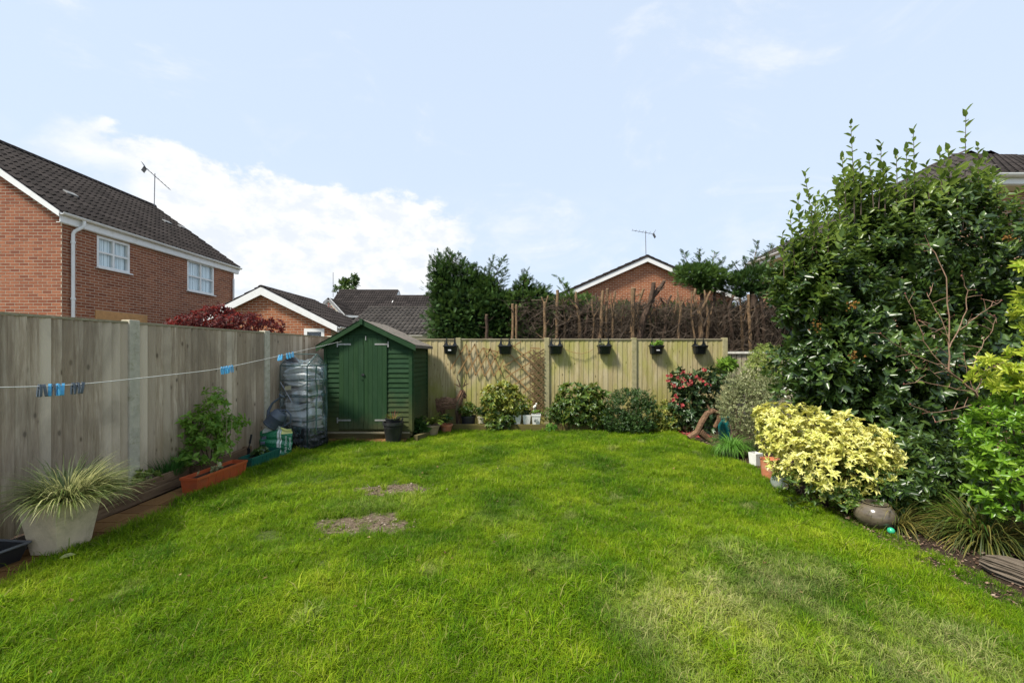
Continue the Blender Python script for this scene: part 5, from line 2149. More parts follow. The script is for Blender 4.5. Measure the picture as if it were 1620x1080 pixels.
tag(o, 'small green ball on the bark beside the glazed pot', 'ball')
round_pot('black_bowl_pot', 'low black pot holding the bright green grass clump', GP(1160, 722) + Vector((0, .05, 0)), .16, .13, .13, m_black)
# weathered log
m_log = wood('silvery_log', [(.045, .033, .024), (.10, .08, .058), (.20, .165, .125)], grain=(20, 1.4, 20), knots=False, axis='z', bump=1.0)
lg = MB()
ra = random.Random(4)
vs, fs = [], []
a, b = Vector((3.44, 3.02, .05)), Vector((3.62, 2.35, .05))
N = 90
for j in range(9):
    c = a.lerp(b, j / 8)
    for i in range(N):
        an = 2 * PI * i / N
        rr_ = (.078 - .03 * (j == 0)) * (1 + .08 * math.sin(i * 1.05 + .5) + .07 * math.sin(i * 2.1 + j * .2) + .05 * math.sin(i * .21 + j) + .03 * ra.uniform(-1, 1))
        vs.append(c + Vector((math.cos(an) * rr_ * 1.2, 0, math.sin(an) * rr_)))
for j in range(8):
    for i in range(N):
        i2 = (i + 1) % N
        fs.append((j * N + i, j * N + i2, (j + 1) * N + i2, (j + 1) * N + i))
fs += [tuple(range(N)), tuple(8 * N + i for i in range(N))]
o = MB().add(vs, fs).build('weathered_log', m_log, None)
tag(o, 'grooved weathered log lying at the lawn edge in the lower right corner', 'log')
# ================================================================== foliage builders
def lobe(px, py, d, rpx, rpy, rd):
    c = P(px, py, d)
    return (c.x, c.y, c.z, rpx / F * d, rd, rpy / F * d)


def cloud(lobes, n, seed, shell=.5, amp=.16, zmin=.02, up=.35, jit=.5):
    """cluster centres and axes spread through lumpy ellipsoids, denser towards the outside"""
    rg = np.random.default_rng(seed)
    Lb = np.array(lobes, float)
    wts = (Lb[:, 3] * Lb[:, 5] + Lb[:, 3] * Lb[:, 4] + Lb[:, 4] * Lb[:, 5])
    wts /= wts.sum()
    idx = rg.choice(len(Lb), size=int(n * 1.5), p=wts)
    dr_ = unit(rg.normal(size=(len(idx), 3)))
    f = np.zeros(len(idx))
    for k in range(len(Lb)):
        m = idx == k
        f[m] = lump(dr_[m], seed * 13 + k, amp)
    rad = f * (1 - shell * rg.random(len(idx)) ** 1.7)
    C = Lb[idx, :3] + dr_ * Lb[idx, 3:6] * rad[:, None]
    keep = C[:, 2] > zmin
    for k in range(len(Lb)):
        q = (C - Lb[k, :3]) / Lb[k, 3:6]
        inside = (np.linalg.norm(q, axis=1) < .42) & (idx != k)
        keep &= ~inside
    C, dr_, rad, f = C[keep][:n], dr_[keep][:n], rad[keep][:n], f[keep][:n]
    A = unit(dr_ + np.array([0, 0, up]) + rg.normal(size=C.shape) * jit)
    return C, A, rad / f


def rosettes(C, A, k, L, W, shoot, th, seed, var=.25):
    """k leaves spiralling round each axis; th = (min, max) opening angle in degrees"""
    rg = np.random.default_rng(seed + 500)
    n = len(C)
    U = unit(np.cross(A, rg.normal(size=A.shape)))
    Vv = np.cross(A, U)
    pos, D, N, sc = [], [], [], []
    sz = 1 + var * rg.normal(size=(n, 1))
    sz = np.clip(sz, .5, 1.6)
    for j in range(k):
        az = 2.39996 * j + rg.normal(size=(n, 1)) * .35
        t_ = np.radians(rg.uniform(th[0], th[1], size=(n, 1)))
        if shoot > 0:
            t_ = t_ * (1.15 - .5 * j / k)
        d = A * np.cos(t_) + (U * np.cos(az) + Vv * np.sin(az)) * np.sin(t_)
        d = unit(d + rg.normal(size=d.shape) * .12)
        pos.append(C + A * (shoot * (j / max(1, k - 1) - .5)))
        D.append(d)
        N.append(A)
        l_ = L * sz * (1 - .25 * (j / k if shoot > 0 else 0)) * rg.uniform(.75, 1.15, size=(n, 1))
        sc.append(np.concatenate([l_, l_ * W / L, l_], axis=1))
    return np.concatenate(pos), np.concatenate(D), np.concatenate(N), np.concatenate(sc)


def foliage(root, name, C, A, k, L, W, mat, shoot=0.0, th=(45, 80), seed=1, tmpl=8, parts=0, outer=None, part_name='leaf', var=.25):
    pos, D, N, sc = rosettes(C, A, k, L, W, shoot, th, seed, var)
    D, S, N = orient_np(D, N)
    tv, tf = {8: (LEAF8_V, LEAF8_F), 4: (LEAF4_V, LEAF4_F), 2: (LEAF2_V, LEAF2_F)}[tmpl]
    sel = np.zeros(len(pos), bool)
    if parts:
        d = pos[:, 1]
        px = CX + pos[:, 0] / d * F
        py = HY - (pos[:, 2] - EYE) / d * F
        vis = (px > 0) & (px < 1620) & (py > 0) & (py < 1080)
        # show largest and unobstructed: outer, near, lying towards the camera
        face = -(A[:, 1])
        fa = np.tile(face, k)
        ou = np.tile(outer, k) if outer is not None else 1.0
        score = np.where(vis, sc[:, 0] / d * (1 + .5 * fa) * (ou ** 3), -1)
        order = np.argsort(-score)[:parts]
        sel[order] = True
        me = mesh_np(part_name, np.array(tv, float), np.array(tf), mat)
        o0 = np.array(root.location)
        for i in order:
            M = Matrix(((D[i, 0] * sc[i, 0], S[i, 0] * sc[i, 1], N[i, 0] * sc[i, 2], pos[i, 0] - o0[0]),
                        (D[i, 1] * sc[i, 0], S[i, 1] * sc[i, 1], N[i, 1] * sc[i, 2], pos[i, 1] - o0[1]),
                        (D[i, 2] * sc[i, 0], S[i, 2] * sc[i, 1], N[i, 2] * sc[i, 2], pos[i, 2] - o0[2]), (0, 0, 0, 1)))
            link(part_name, me, root, mtx=M)
    r_ = ~sel
    V, Fc = stamp(tv, tf, pos[r_], D[r_], S[r_], N[r_], sc[r_])
    V = V - np.array(root.location)
    o = link(name, mesh_np(name, V, Fc, mat), root)
    o['kind'] = 'stuff'
    return o


def stems(root, base, targets, r0, mat, seed=1, name='stem', n=6):
    rs_ = random.Random(seed)
    b0_ = Vector(root.location)
    for tx in targets:
        a, b = Vector(base), Vector(tx)
        a = a + Vector((rs_.uniform(-.04, .04), rs_.uniform(-.04, .04), 0))
        pts = []
        for j in range(7):
            s = j / 6
            p_ = a.lerp(b, s) + Vector((rs_.uniform(-1, 1), rs_.uniform(-1, 1), 0)) * .03 * math.sin(PI * s)
            p_.z += .10 * math.sin(PI * s) * (b.z - a.z) * .5
            pts.append(p_ - b0_)
        MB().tube(pts, [r0 * (1 - .75 * j / 6) for j in range(7)], n).build(name, mat, root, smooth=True)


m_bark = plain('brown_bark', (.11, .075, .05), .9, 0, .3, 20, .8, .008, .2)
m_greenstem = plain('green_stem', (.12, .14, .04), .7)

mt_vib = leafmat('dark_glossy_leaf', [(.1, (.018, .042, .011)), (.45, (.038, .078, .015)), (.75, (.072, .13, .021)), (1, (.14, .21, .038))], .34, .2, .55)
mt_vibtop = leafmat('fresh_glossy_leaf', [(.1, (.045, .09, .014)), (.6, (.11, .18, .024)), (1, (.20, .27, .05))], .35, .38, .5)
mt_yel = leafmat('yellow_leaf', [(.1, (.42, .45, .08)), (.45, (.68, .65, .17)), (1, (.86, .82, .38))], .45, .30, .4, transcol=(.9, .8, .15))
_m = MATS['yellow_leaf']
_t = NT.__new__(NT)
_t.t = _m.node_tree
_t.n, _t.l = _t.t.nodes, _t.t.links
_b = [q for q in _t.n if q.type == 'BSDF_PRINCIPLED'][0]
_src = _b.inputs['Base Color'].links[0].from_socket
_c = _t.mix(_t.step(_t.noise(_t.pos(), 38, 4, .6), .50, .64, 0, .75), _src, (.20, .27, .035))
_t.l.new(_c, _b.inputs['Base Color'])
mt_choi = leafmat('mid_green_leaf', [(.1, (.030, .070, .012)), (.5, (.06, .12, .018)), (.85, (.12, .19, .03)), (1, (.24, .26, .05))], .4, .3, .45)
mt_choiy = leafmat('yellow_green_leaf', [(.1, (.05, .11, .015)), (.4, (.12, .18, .025)), (.75, (.30, .32, .05)), (1, (.45, .40, .08))], .4, .3, .45)
mt_dark = leafmat('small_dark_leaf', [(.1, (.018, .045, .012)), (.6, (.038, .088, .016)), (1, (.08, .15, .03))], .45, .25, .4)
mt_pit = leafmat('variegated_grey_leaf', [(.1, (.09, .12, .05)), (.4, (.18, .22, .08)), (.7, (.34, .36, .18)), (1, (.52, .50, .30))], .5, .3, .4)
mt_lt = leafmat('pale_green_leaf', [(.1, (.09, .16, .025)), (.5, (.18, .26, .04)), (1, (.42, .44, .14))], .45, .35, .4)
mt_lime = leafmat('lime_leaf', [(.1, (.08, .19, .012)), (.5, (.14, .28, .018)), (1, (.24, .38, .04))], .33, .35, .5)
mt_limey = leafmat('golden_leaf', [(.1, (.17, .31, .02)), (.5, (.32, .42, .03)), (1, (.52, .55, .08))], .4, .4, .45)
mt_lime2 = leafmat('fresh_strap_leaf', [(.1, (.03, .08, .010)), (.6, (.08, .16, .02)), (1, (.16, .26, .03))], .4, .3, .4)
mt_rasp = leafmat('bright_soft_leaf', [(.1, (.08, .18, .02)), (.5, (.15, .28, .035)), (1, (.26, .40, .06))], .55, .38, .3)
mt_red = leafmat('red_leaf', [(.1, (.045, .008, .009)), (.5, (.09, .016, .018)), (1, (.24, .075, .06))], .5, .4, .3, transcol=(.35, .05, .04))
mt_con = leafmat('conifer_green', [(.1, (.014, .036, .011)), (.5, (.032, .078, .018)), (.85, (.07, .14, .028)), (1, (.12, .20, .04))], .6, .18, .2)
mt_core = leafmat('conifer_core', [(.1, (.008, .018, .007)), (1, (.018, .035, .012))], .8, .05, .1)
mt_conl = leafmat('light_conifer_green', [(.1, (.03, .075, .02)), (.5, (.06, .125, .028)), (1, (.13, .21, .04))], .6, .3, .25)
mt_rose = leafmat('red_flower', [(.1, (.28, .02, .03)), (.5, (.48, .07, .08)), (1, (.62, .24, .20))], .6, .3, .2)
mt_seed = leafmat('orange_brown_seed', [(.1, (.14, .07, .02)), (1, (.34, .19, .05))], .8, .1, .1)
mt_fern = leafmat('fern_green', [(.1, (.05, .10, .012)), (.6, (.12, .18, .022)), (1, (.24, .24, .05))], .55, .35, .3)
mt_rhod = leafmat('rhododendron_leaf', [(.1, (.018, .045, .014)), (.6, (.04, .085, .02)), (1, (.10, .14, .05))], .35, .2, .5)
mt_vgrass = leafmat('cream_striped_blade', [(.1, (.04, .085, .015)), (.4, (.11, .165, .035)), (.65, (.28, .31, .10)), (1, (.52, .50, .24))], .5, .3, .35)
mt_chive = leafmat('chive_green', [(.1, (.03, .11, .02)), (1, (.08, .20, .035))], .5, .2, .35)
mt_gclump = leafmat('bright_grass_blade', [(.1, (.07, .19, .02)), (1, (.16, .34, .05))], .5, .35, .3)
mt_sedge = leafmat('olive_sedge_blade', [(.1, (.025, .045, .010)), (.5, (.07, .09, .018)), (.8, (.20, .18, .04)), (1, (.34, .27, .08))], .5, .3, .35)


def plant(name, label, cat, base, group=None):
    return thing(name, label, cat, Vector(base), 0, group)


def simple_shrub(name, label, cat, base, lobes, n, k, L, W, mat, seed, shoot=0.0, th=(45, 80), tmpl=4, parts=0, shell=.5, amp=.16, up=.35,
                 stem_r=.012, nst=5, zmin=.02, var=.25, bark=None, group=None, jit=.5):
    root = plant(name, label, cat, base, group)
    C, A, ou = cloud(lobes, n, seed, shell, amp, zmin, up, jit)
    foliage(root, 'leaves' if tmpl != 0 else 'leaves', C, A, k, L, W, mat, shoot, th, seed, tmpl, parts, ou, var=var)
    if nst:
        tg = [Vector(l[:3]) for l in lobes][:nst]
        while len(tg) < nst:
            l = random.Random(seed + len(tg)).choice(lobes)
            tg.append(Vector(l[:3]) + Vector((random.uniform(-.5, .5) * l[3], 0, random.uniform(0, .6) * l[5])))
        stems(root, base, tg, stem_r, bark or m_bark, seed)
    return root


def blades(root, name, c, n, L, spread, W, mat, seed, arch=1.0, lean=(0, 0), seg=5, up=.9, rbase=.05, kind='stuff'):
    """arching narrow blades from a crown at c (world)"""
    rg = np.random.default_rng(seed)
    az = rg.uniform(0, 2 * PI, n)
    ln = L[0] + (L[1] - L[0]) * rg.random(n)
    el = np.radians(90 - spread * rg.random(n) ** .7)
    rb = rbase * np.sqrt(rg.random(n))
    dx, dy = np.cos(az), np.sin(az)
    P0 = np.stack([c[0] + dx * rb, c[1] + dy * rb, np.full(n, c[2])], 1)
    H = np.stack([dx + lean[0], dy + lean[1], np.zeros(n)], 1)
    H = unit(H)
    side = np.stack([-H[:, 1], H[:, 0], np.zeros(n)], 1)
    tw = rg.uniform(-.5, .5, n)[:, None]
    side = unit(side + tw * H)
    pts = []
    pos_ = P0.copy()
    e = el.copy()
    bend = arch * rg.uniform(.6, 1.3, n) * 1.5 / seg
    for j in range(seg + 1):
        pts.append(pos_.copy())
        pos_ = pos_ + (H * np.cos(e)[:, None] + np.array([[0, 0, 1.0]]) * np.sin(e)[:, None]) * (ln / seg)[:, None]
        e = e - bend * (1 + j * .25)
    V, Fs = [], []
    w_ = W * rg.uniform(.7, 1.25, n)
    rows = []
    for j in range(seg + 1):
        s = j / seg
        ww = (w_ * (1 - .92 * s ** 1.8) * (0.75 + .5 * min(1, s * 3)))[:, None] / 2
        rows.append(pts[j] - side * ww)
        rows.append(pts[j] + side * ww)
    A = np.stack(rows, 1)            # n, 2(seg+1), 3
    m = 2 * (seg + 1)
    base = (np.arange(n) * m)[:, None]
    q = []
    for j in range(seg):
        q.append(np.concatenate([base + 2 * j, base + 2 * j + 1, base + 2 * j + 3, base + 2 * j + 2], 1))
    Fc = np.stack(q, 1).reshape(-1, 4)
    V = A.reshape(-1, 3) - np.array(root.location)
    o = link(name, mesh_np(name, V, Fc, mat), root)
    if kind:
        o['kind'] = kind
    return o


# ------------------------------------------------------------------ conifer sprays
def frond_template():
    vs, fs = [], []

    def dia(a, b, w_, z=0.0):
        a, b = np.array(a, float), np.array(b, float)
        d = b - a
        s = np.array([-d[1], d[0], 0])
        s = s / (np.linalg.norm(s) + 1e-9) * w_
        i = len(vs)
        m = a + d * .45
        vs.extend([tuple(a), tuple(m - s), tuple(b), tuple(m + s)])
        fs.append((i, i + 1, i + 2, i + 3))
    dia((0, 0, 0), (1, 0, -.12), .035)
    for k in range(7):
        x = .12 + .8 * k / 7
        l_ = .42 * (1 - x * .75)
        for s in (-1, 1):
            tip = (x + l_ * .75, s * l_ * .8, -.06 - .1 * l_)
            dia((x, 0, -.02), tip, .040)
            if k < 5:
                mx_ = (x + l_ * .4, s * l_ * .42, -.03)
                dia(mx_, (mx_[0] + l_ * .5, mx_[1] + s * l_ * .05, -.05), .03)
    return np.array(vs), np.array(fs)


FR_V, FR_F = frond_template()


def fronds(root, name, pos, D, N, L, mat, seed=1):
    rg = np.random.default_rng(seed)
    D, S, N = orient_np(D, N)
    l_ = (L * rg.uniform(.6, 1.25, len(pos)))[:, None]
    V, Fc = stamp(FR_V, FR_F, pos, D, S, N, np.concatenate([l_, l_, l_], 1))
    o = link(name, mesh_np(name, V - np.array(root.location), Fc, mat), root)
    o['kind'] = 'stuff'
    return o


def conifer_cloud(root, lobes, n, L, mat, seed, up=.35, name='foliage', shell=.55, amp=.2, core=True):
    C, A, ou = cloud(lobes, n, seed, shell, amp, .05, up, .45)
    rg = np.random.default_rng(seed)
    N = unit(rg.normal(size=A.shape) + np.array([0, 0, 1.2]))
    if not core:
        return fronds(root, name, C, A, N, L, mat, seed)
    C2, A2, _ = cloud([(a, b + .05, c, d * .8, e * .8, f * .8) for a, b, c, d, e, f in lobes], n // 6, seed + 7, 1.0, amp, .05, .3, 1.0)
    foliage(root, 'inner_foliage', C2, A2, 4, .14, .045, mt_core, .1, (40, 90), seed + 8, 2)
    return fronds(root, name, C, A, N, L, mat, seed)


def wisp(root, base, tip, spread, n, L, mat, seed, bendx=0.0):
    """a leader with drooping side sprays; spread = side length in metres"""
    rg = np.random.default_rng(seed)
    a, b = Vector(base), Vector(tip)
    o0 = Vector(root.location)
    pts = []
    for j in range(8):
        s = j / 7
        q_ = a.lerp(b, s)
        q_.x += bendx * math.sin(s * PI)
        pts.append(q_)
    MB().tube([q_ - o0 for q_ in pts], [.018 * (1 - .85 * j / 7) for j in range(8)], 5).build('branch', m_bark, root)
    pos_, D, N = [], [], []
    ax = (b - a).normalized()
    for k in range(n):
        s = .08 + .9 * (k / n)
        j = min(6, int(s * 7))
        c = pts[j].lerp(pts[j + 1], s * 7 - j)
        az = rg.uniform(0, 2 * PI)
        side = Vector((math.cos(az), math.sin(az) * .7, 0))
        ln = spread * (1 - s) ** .8 + .05
        d = (side + ax * rg.uniform(.3, .9)).normalized()
        m = max(1, int(ln / (L * .5)))
        for i in range(m):
            cc = c + d * (ln * i / m) + Vector((0, 0, -.15 * (i / m) ** 2 * ln))
            pos_.append(cc)
            D.append(d + Vector((rg.normal() * .15, rg.normal() * .15, .12 + rg.normal() * .12)))
            N.append((rg.normal() * .3, rg.normal() * .3, 1))
    D.append(ax)
    pos_.append(pts[-2])
    N.append((0, -1, .2))
    return fronds(root, 'spray', np.array(pos_), np.array(D), np.array(N), L, mat, seed)


# ================================================================== conifer hedge behind the far fence
m_trunk = plain('sawn_trunk_bark', (.19, .125, .07), .9, 0, .4, 16, .9, .012, .15, (.11, .07, .05))
m_trunkd = plain('dark_trunk_bark', (.075, .050, .036), .9, 0, .4, 16, .9, .012, .15, (.05, .035, .025))
m_cut = plain('sawn_wood_end', (.48, .34, .20), .8, 0, .12, 20)


def trunk_mesh(root, pts, rs_, mat, name='trunk', cut=True, n=9, seed=0):
    r_ = random.Random(seed)
    P_ = []
    # subdivide and wobble
    for a, b in zip(pts[:-1], pts[1:]):
        for j in range(4):
            P_.append(Vector(a).lerp(Vector(b), j / 4))
    P_.append(Vector(pts[-1]))
    R_ = []
    m = len(P_)
    for i in range(m):
        s = i / (m - 1) * (len(rs_) - 1)
        j = min(len(rs_) - 2, int(s))
        R_.append((rs_[j] + (rs_[j + 1] - rs_[j]) * (s - j)) * r_.uniform(.88, 1.14))
        if 0 < i < m - 1:
            P_[i] += Vector((r_.uniform(-1, 1), r_.uniform(-1, 1), 0)) * R_[i] * .3
    o = MB().tube(P_, R_, n).build(name, mat, root, smooth=True)
    if cut:
        d = (P_[-1] - P_[-2]).normalized()
        c = P_[-1] + d * .002
        rot = d.to_track_quat('Z', 'Y').to_matrix()
        MB().lathe([(R_[-1] * .96, 0), (R_[-1] * .9, .004), (0, .004)], c=c, n=n, rot=rot).build('cut_end', m_cut, o if root is None else root)
    return o


def hedge_trunk(label, paths, d, seed, mat=None, group=None, name='bare_tree'):
    """paths: list of ([(px,py)...], [radius px...]) from bottom to top"""
    x0, y0 = paths[0][0][0]
    base = P(x0, y0, d)
    base.z = 0
    root = thing(name, label, 'tree', base, 0, group)
    for k, (pp, rr_) in enumerate(paths):
        dd = d + (random.Random(seed + k).uniform(-.08, .08) if k else 0)
        pts = [P(px, py, dd) - base for px, py in pp]
        rad = [q_ * .82 / F * d for q_ in rr_]
        if k == 0:
            pts = [Vector((pts[0].x, 0, 0))] + pts
            rad = [rad[0] * 1.25] + rad
        trunk_mesh(root, pts, rad, mat or m_trunk, 'trunk' if k == 0 else 'limb', seed=seed + k)
        if k == 0:
            rr2 = random.Random(seed * 7)
            for q_ in range(rr2.randint(2, 5)):
                a_, b_ = pts[-2], pts[-1]
                c_ = a_.lerp(b_, rr2.uniform(-.3, .9))
                sx_ = rr2.choice((-1, 1))
                l_ = rr2.uniform(.06, .28)
                e_ = c_ + Vector((sx_ * l_ * .8, rr2.uniform(-.1, .1), l_ * rr2.uniform(-.2, .9)))
                MB().tube([c_, c_.lerp(e_, .5) + Vector((0, 0, -.02)), e_], [rad[-1] * .35, rad[-1] * .25, rad[-1] * .12], 5).build('stub', mat or m_trunk, root)
    return root


hedge_trunk('thick straight sawn trunk standing upright just left of the leaning one', [([(1001, 535), (1002, 456)], [5, 4.4])], 9.75, 1)
hedge_trunk('thick trunk leaning to the right with a forked sawn top before the brick gable', [([(1012, 535), (1020, 500), (1034, 468), (1051, 444)], [6, 6, 5, 2.8]), ([(1028, 484), (1031, 466), (1034, 447)], [4, 4, 3.6]), ([(1040, 460), (1047, 458), (1052, 452)], [1.5, 1.2, .6])], 9.7, 2, m_trunkd)
hedge_trunk('curved bare trunk between the straight trunk and the leaning trunk', [([(1013, 535), (1009, 500), (1011, 478), (1018, 457)], [4, 3.2, 2.8, 2.4])], 9.95, 3)
hedge_trunk('bright sawn pole-like trunk standing above the third planter', [([(881, 535), (881, 500), (882, 459)], [3.6, 3.2, 3])], 9.7, 4)
hedge_trunk('pair of upright trunks above the fourth planter', [([(950, 535), (952, 500), (954, 460)], [4, 3.2, 2.6]), ([(958, 535), (959, 500), (961, 457)], [3.6, 3, 2.6])], 9.8, 5)
hedge_trunk('slim trunk with a notched top right of the paired trunks', [([(969, 535), (970, 490), (973, 461)], [2.6, 2.2, 1.8]), ([(969, 500), (967, 480), (966, 466)], [1.6, 1.3, 1])], 9.75, 6)
hedge_trunk('forked bare trunk with a V top in front of the brick gable', [([(1051, 535), (1053, 505), (1053, 492)], [4, 3.2, 3]), ([(1053, 494), (1056, 480), (1062, 467)], [2.6, 2.2, 1.8]), ([(1053, 492), (1050, 480), (1045, 471)], [2, 1.6, 1.2])], 9.8, 7, m_trunkd)
hedge_trunk('thin pale crooked trunk with a pointed top right of the V-topped trunk', [([(1073, 535), (1076, 500), (1077, 484), (1073, 470), (1071, 456)], [2.8, 2.6, 2.4, 1.6, .9]), ([(1077, 484), (1082, 475), (1085, 468)], [1.2, .9, .5])], 9.75, 8)
hedge_trunk('wide forked trunk below the left conifer tuft', [([(1109, 535), (1108, 505), (1106, 490), (1098, 476), (1100, 457)], [5, 4.2, 3.6, 3, 2]), ([(1108, 492), (1116, 478), (1124, 461)], [3, 2.4, 1.8])], 9.75, 9)
hedge_trunk('slender trunk left of the wide forked trunk', [([(1099, 535), (1094, 500), (1094, 463)], [2.2, 2, 1.4])], 9.7, 10)
hedge_trunk('bent dark trunk between the two conifer tufts', [([(1158, 535), (1155, 505), (1153, 487), (1160, 468)], [3.6, 3, 2.8, 2.2])], 9.8, 11, m_trunkd)
hedge_trunk('upright dark trunk left of the bent one between the conifer tufts', [([(1146, 535), (1146, 500), (1145, 463)], [3.4, 3, 2.6])], 9.9, 12, m_trunkd)
hedge_trunk('pale-edged trunk on the left under the right conifer tuft', [([(1187, 535), (1185, 500), (1184, 466)], [3.2, 2.8, 2.6])], 9.7, 13)
hedge_trunk('thick trunk in the middle under the right conifer tuft', [([(1197, 535), (1195, 500), (1192, 466)], [5.5, 5, 5])], 9.85, 14, m_trunkd)
hedge_trunk('trunk under the right edge of the right conifer tuft', [([(1209, 535), (1207, 500), (1204, 470)], [3.5, 3, 3])], 9.8, 15, m_trunkd)
hedge_trunk('left brown trunk showing through the low green conifer foliage', [([(770, 533), (770, 498)], [3.2, 3])], 9.6, 16, m_trunkd)
hedge_trunk('double brown trunk showing through the foliage above the second planter', [([(811, 535), (811, 481)], [3, 2.6]), ([(817, 535), (817, 482)], [2.2, 2])], 9.6, 17)
hedge_trunk('sawn trunk at the right end of the green conifer foliage', [([(862, 535), (862, 478)], [3.2, 2.8]), ([(862, 484), (857, 470)], [1.8, 1.4]), ([(863, 482), (867, 468)], [1.6, 1.2])], 9.6, 18)
rt = random.Random(21)
stem_labels = ['first bare stem right of the pole-like trunk, left of the gable verge', 'second bare stem right of the pole-like trunk, near the hooked conifer tip',
               'stout bare stem third to the right of the pole-like trunk', 'bare stem midway between the third and fourth planters', 'bare stem above the loop of brown cord, left of the paired trunks',
               'bare stem just left of the paired trunks above the fourth planter', 'thin stem left of the thick straight sawn trunk', 'shorter thin stem touching the left side of the thick straight trunk',
               'low stem right of the leaning forked trunk base', 'low stem left of the V-topped trunk', 'bare stem between the V-topped trunk and the pale crooked one',
               'thin stem left of the slender trunk above the fence post', 'bare stem rising into the underside of the left conifer tuft', 'stout bare stem under the right half of the left conifer tuft',
               'bare stem right of the stout one under the left conifer tuft', 'bare stem just right of the bent dark trunk', 'bare stem below the left edge of the right conifer tuft',
               'last bare stem at the right end, next to the tall green bush']
for k, (xb, xt, yt, r_) in enumerate(((893, 890, 474, 2), (906, 907, 468, 2.6), (917, 915, 463, 4), (925, 930, 477, 2.4), (937, 938, 470, 2), (946, 943, 467, 2.2), (984, 987, 470, 1.4),
                                      (992, 989, 480, 1.6), (1030, 1027, 487, 2), (1040, 1043, 482, 1.8), (1064, 1069, 467, 2.6), (1086, 1083, 474, 1.8), (1119, 1112, 455, 3.2), (1128, 1131, 458, 4.2), (1137, 1134, 468, 2.2),
                                      (1166, 1170, 476, 2), (1174, 1172, 468, 2.6), (1217, 1219, 478, 2.4))):
    yt += rt.uniform(-3, 9)
    xt += rt.uniform(-4, 4)
    xm = (xb + xt) / 2 + rt.uniform(-4, 4)
    pths = [([(xb, 535), (xm, 508), ((xm + xt) / 2 + rt.uniform(-2, 2), (508 + yt) / 2), (xt, yt)], [r_ * 1.2, r_, r_ * .8, r_ * .5])]
    for q_ in range(rt.choice((1, 2, 2, 3))):
        sy_ = rt.uniform(482, 512)
        sx_ = xm + (xt - xm) * (508 - sy_) / 40
        dx_ = rt.choice((-1, 1)) * rt.uniform(4, 13)
        pths.append(([(sx_, sy_), (sx_ + dx_ * .6, sy_ - rt.uniform(4, 9)), (sx_ + dx_, sy_ - rt.uniform(9, 24))], [r_ * .55, r_ * .4, r_ * .2]))
    hedge_trunk(stem_labels[k], pths,
                9.85 + rt.uniform(-.1, .35), 40 + k, m_trunkd if k % 2 else m_trunk, 'plain bare stems of the stripped hedge')

# tangle of dead twigs and the dim hedge behind
rg = np.random.default_rng(5)
tw = MB()
rtw = random.Random(31)
for k in range(7500):
    px = rtw.uniform(815, 1235)
    d = rtw.uniform(9.55, 10.6)
    py = 474 + 116 * rtw.random() ** .9
    a = P(px, py, d)
    L_ = rtw.uniform(.15, .7)
    an = rtw.gauss(PI / 2, .9)
    dv = Vector((math.cos(an), rtw.uniform(-.4, .4), math.sin(an) * .9)) * L_
    if (a + dv).z > 2.95:
        dv.z *= -.5
    m = a + dv * .5 + Vector((rtw.uniform(-.06, .06), rtw.uniform(-.06, .06), rtw.uniform(-.06, .06)))
    r0 = rtw.uniform(.002, .006) if k % 9 else rtw.uniform(.009, .018)
    tw.tube([a, m, a + dv], [r0, r0 * .8, r0 * .4], 3, caps=False)
o = tw.build('dead_twigs', plain('dead_twig_brown', (.048, .032, .019), .9, 0, .45, 11))
tag(o, 'tangled dead brown twigs filling the stripped hedge', None, None, 'stuff')
back_lobes = [lobe(px, py, 11.0, 40, ry, .4) for px, py, ry in ((840, 520, 40), (890, 520, 36), (940, 523, 38), (990, 520, 34), (1040, 524, 32), (1090, 520, 36), (1140, 523, 38), (1190, 522, 38), (1235, 520, 36))]
back_lobes += [lobe(px, 575, 10.9, 45, 40, .4) for px in range(840, 1260, 50)]
C, A, ou = cloud(back_lobes, 16000, 71, .8, .2, .1, .2, .8)
hr = plant('dim_hedge', 'dim brownish green hedge seen behind the bare trunks', 'hedge', (1.5, 11, 0))
mt_dim = leafmat('brown_green_leaf', [(.1, (.016, .014, .010)), (.4, (.028, .028, .014)), (.75, (.04, .06, .02)), (1, (.08, .12, .03))], .7, .15, .2)
foliage(hr, 'leaves', C, A, 5, .13, .022, mt_dim, .1, (30, 80), 72, 2)

gh_ = plant('background_hedge', 'patchy green conifer foliage showing between the bare trunks', 'hedge', (2.9, 10.6, 0))
conifer_cloud(gh_, [lobe(px, py, 10.75, rx, ry, .25) for px, py, rx, ry in ((915, 488, 26, 14), (940, 500, 20, 14), (985, 494, 16, 14), (1030, 500, 18, 12), (1062, 497, 18, 16), (1088, 500, 16, 14), (1140, 492, 26, 14), (1170, 500, 20, 14))], 1500, .16, mt_conl, 191, .3, core=False)
# big left conifer
c1 = plant('conifer', 'tall dense dark conifer with wispy tops at the left end of the hedge', 'conifer', P(722, 560, 10.3).xy.to_3d())
L1 = [lobe(697, 436, 10.3, 15, 26, .35), lobe(733, 446, 10.3, 26, 24, .4), lobe(706, 450, 10.3, 22, 42, .5), lobe(735, 482, 10.2, 38, 36, .55), lobe(716, 505, 10.2, 38, 44, .6), lobe(752, 505, 10.2, 40, 42, .6), lobe(700, 480, 10.3, 20, 45, .4), lobe(730, 540, 10.2, 50, 30, .6),
      lobe(775, 480, 10.3, 22, 34, .4)]
conifer_cloud(c1, L1, 6000, .15, mt_con, 81, .45, amp=.36)
for k, (a, b, s, n, bx_) in enumerate((((735, 450), (704, 391), .34, 40, 0), ((738, 445), (724, 400), .42, 44, 0), ((700, 440), (686, 402), .2, 20, 0), ((745, 450), (742, 416), .35, 30, .05), ((712, 435), (712, 398), .26, 24, 0))):
    wisp(c1, P(*a, 10.3), P(*b, 10.3), s, n, .115, mt_con, 90 + k, bx_)
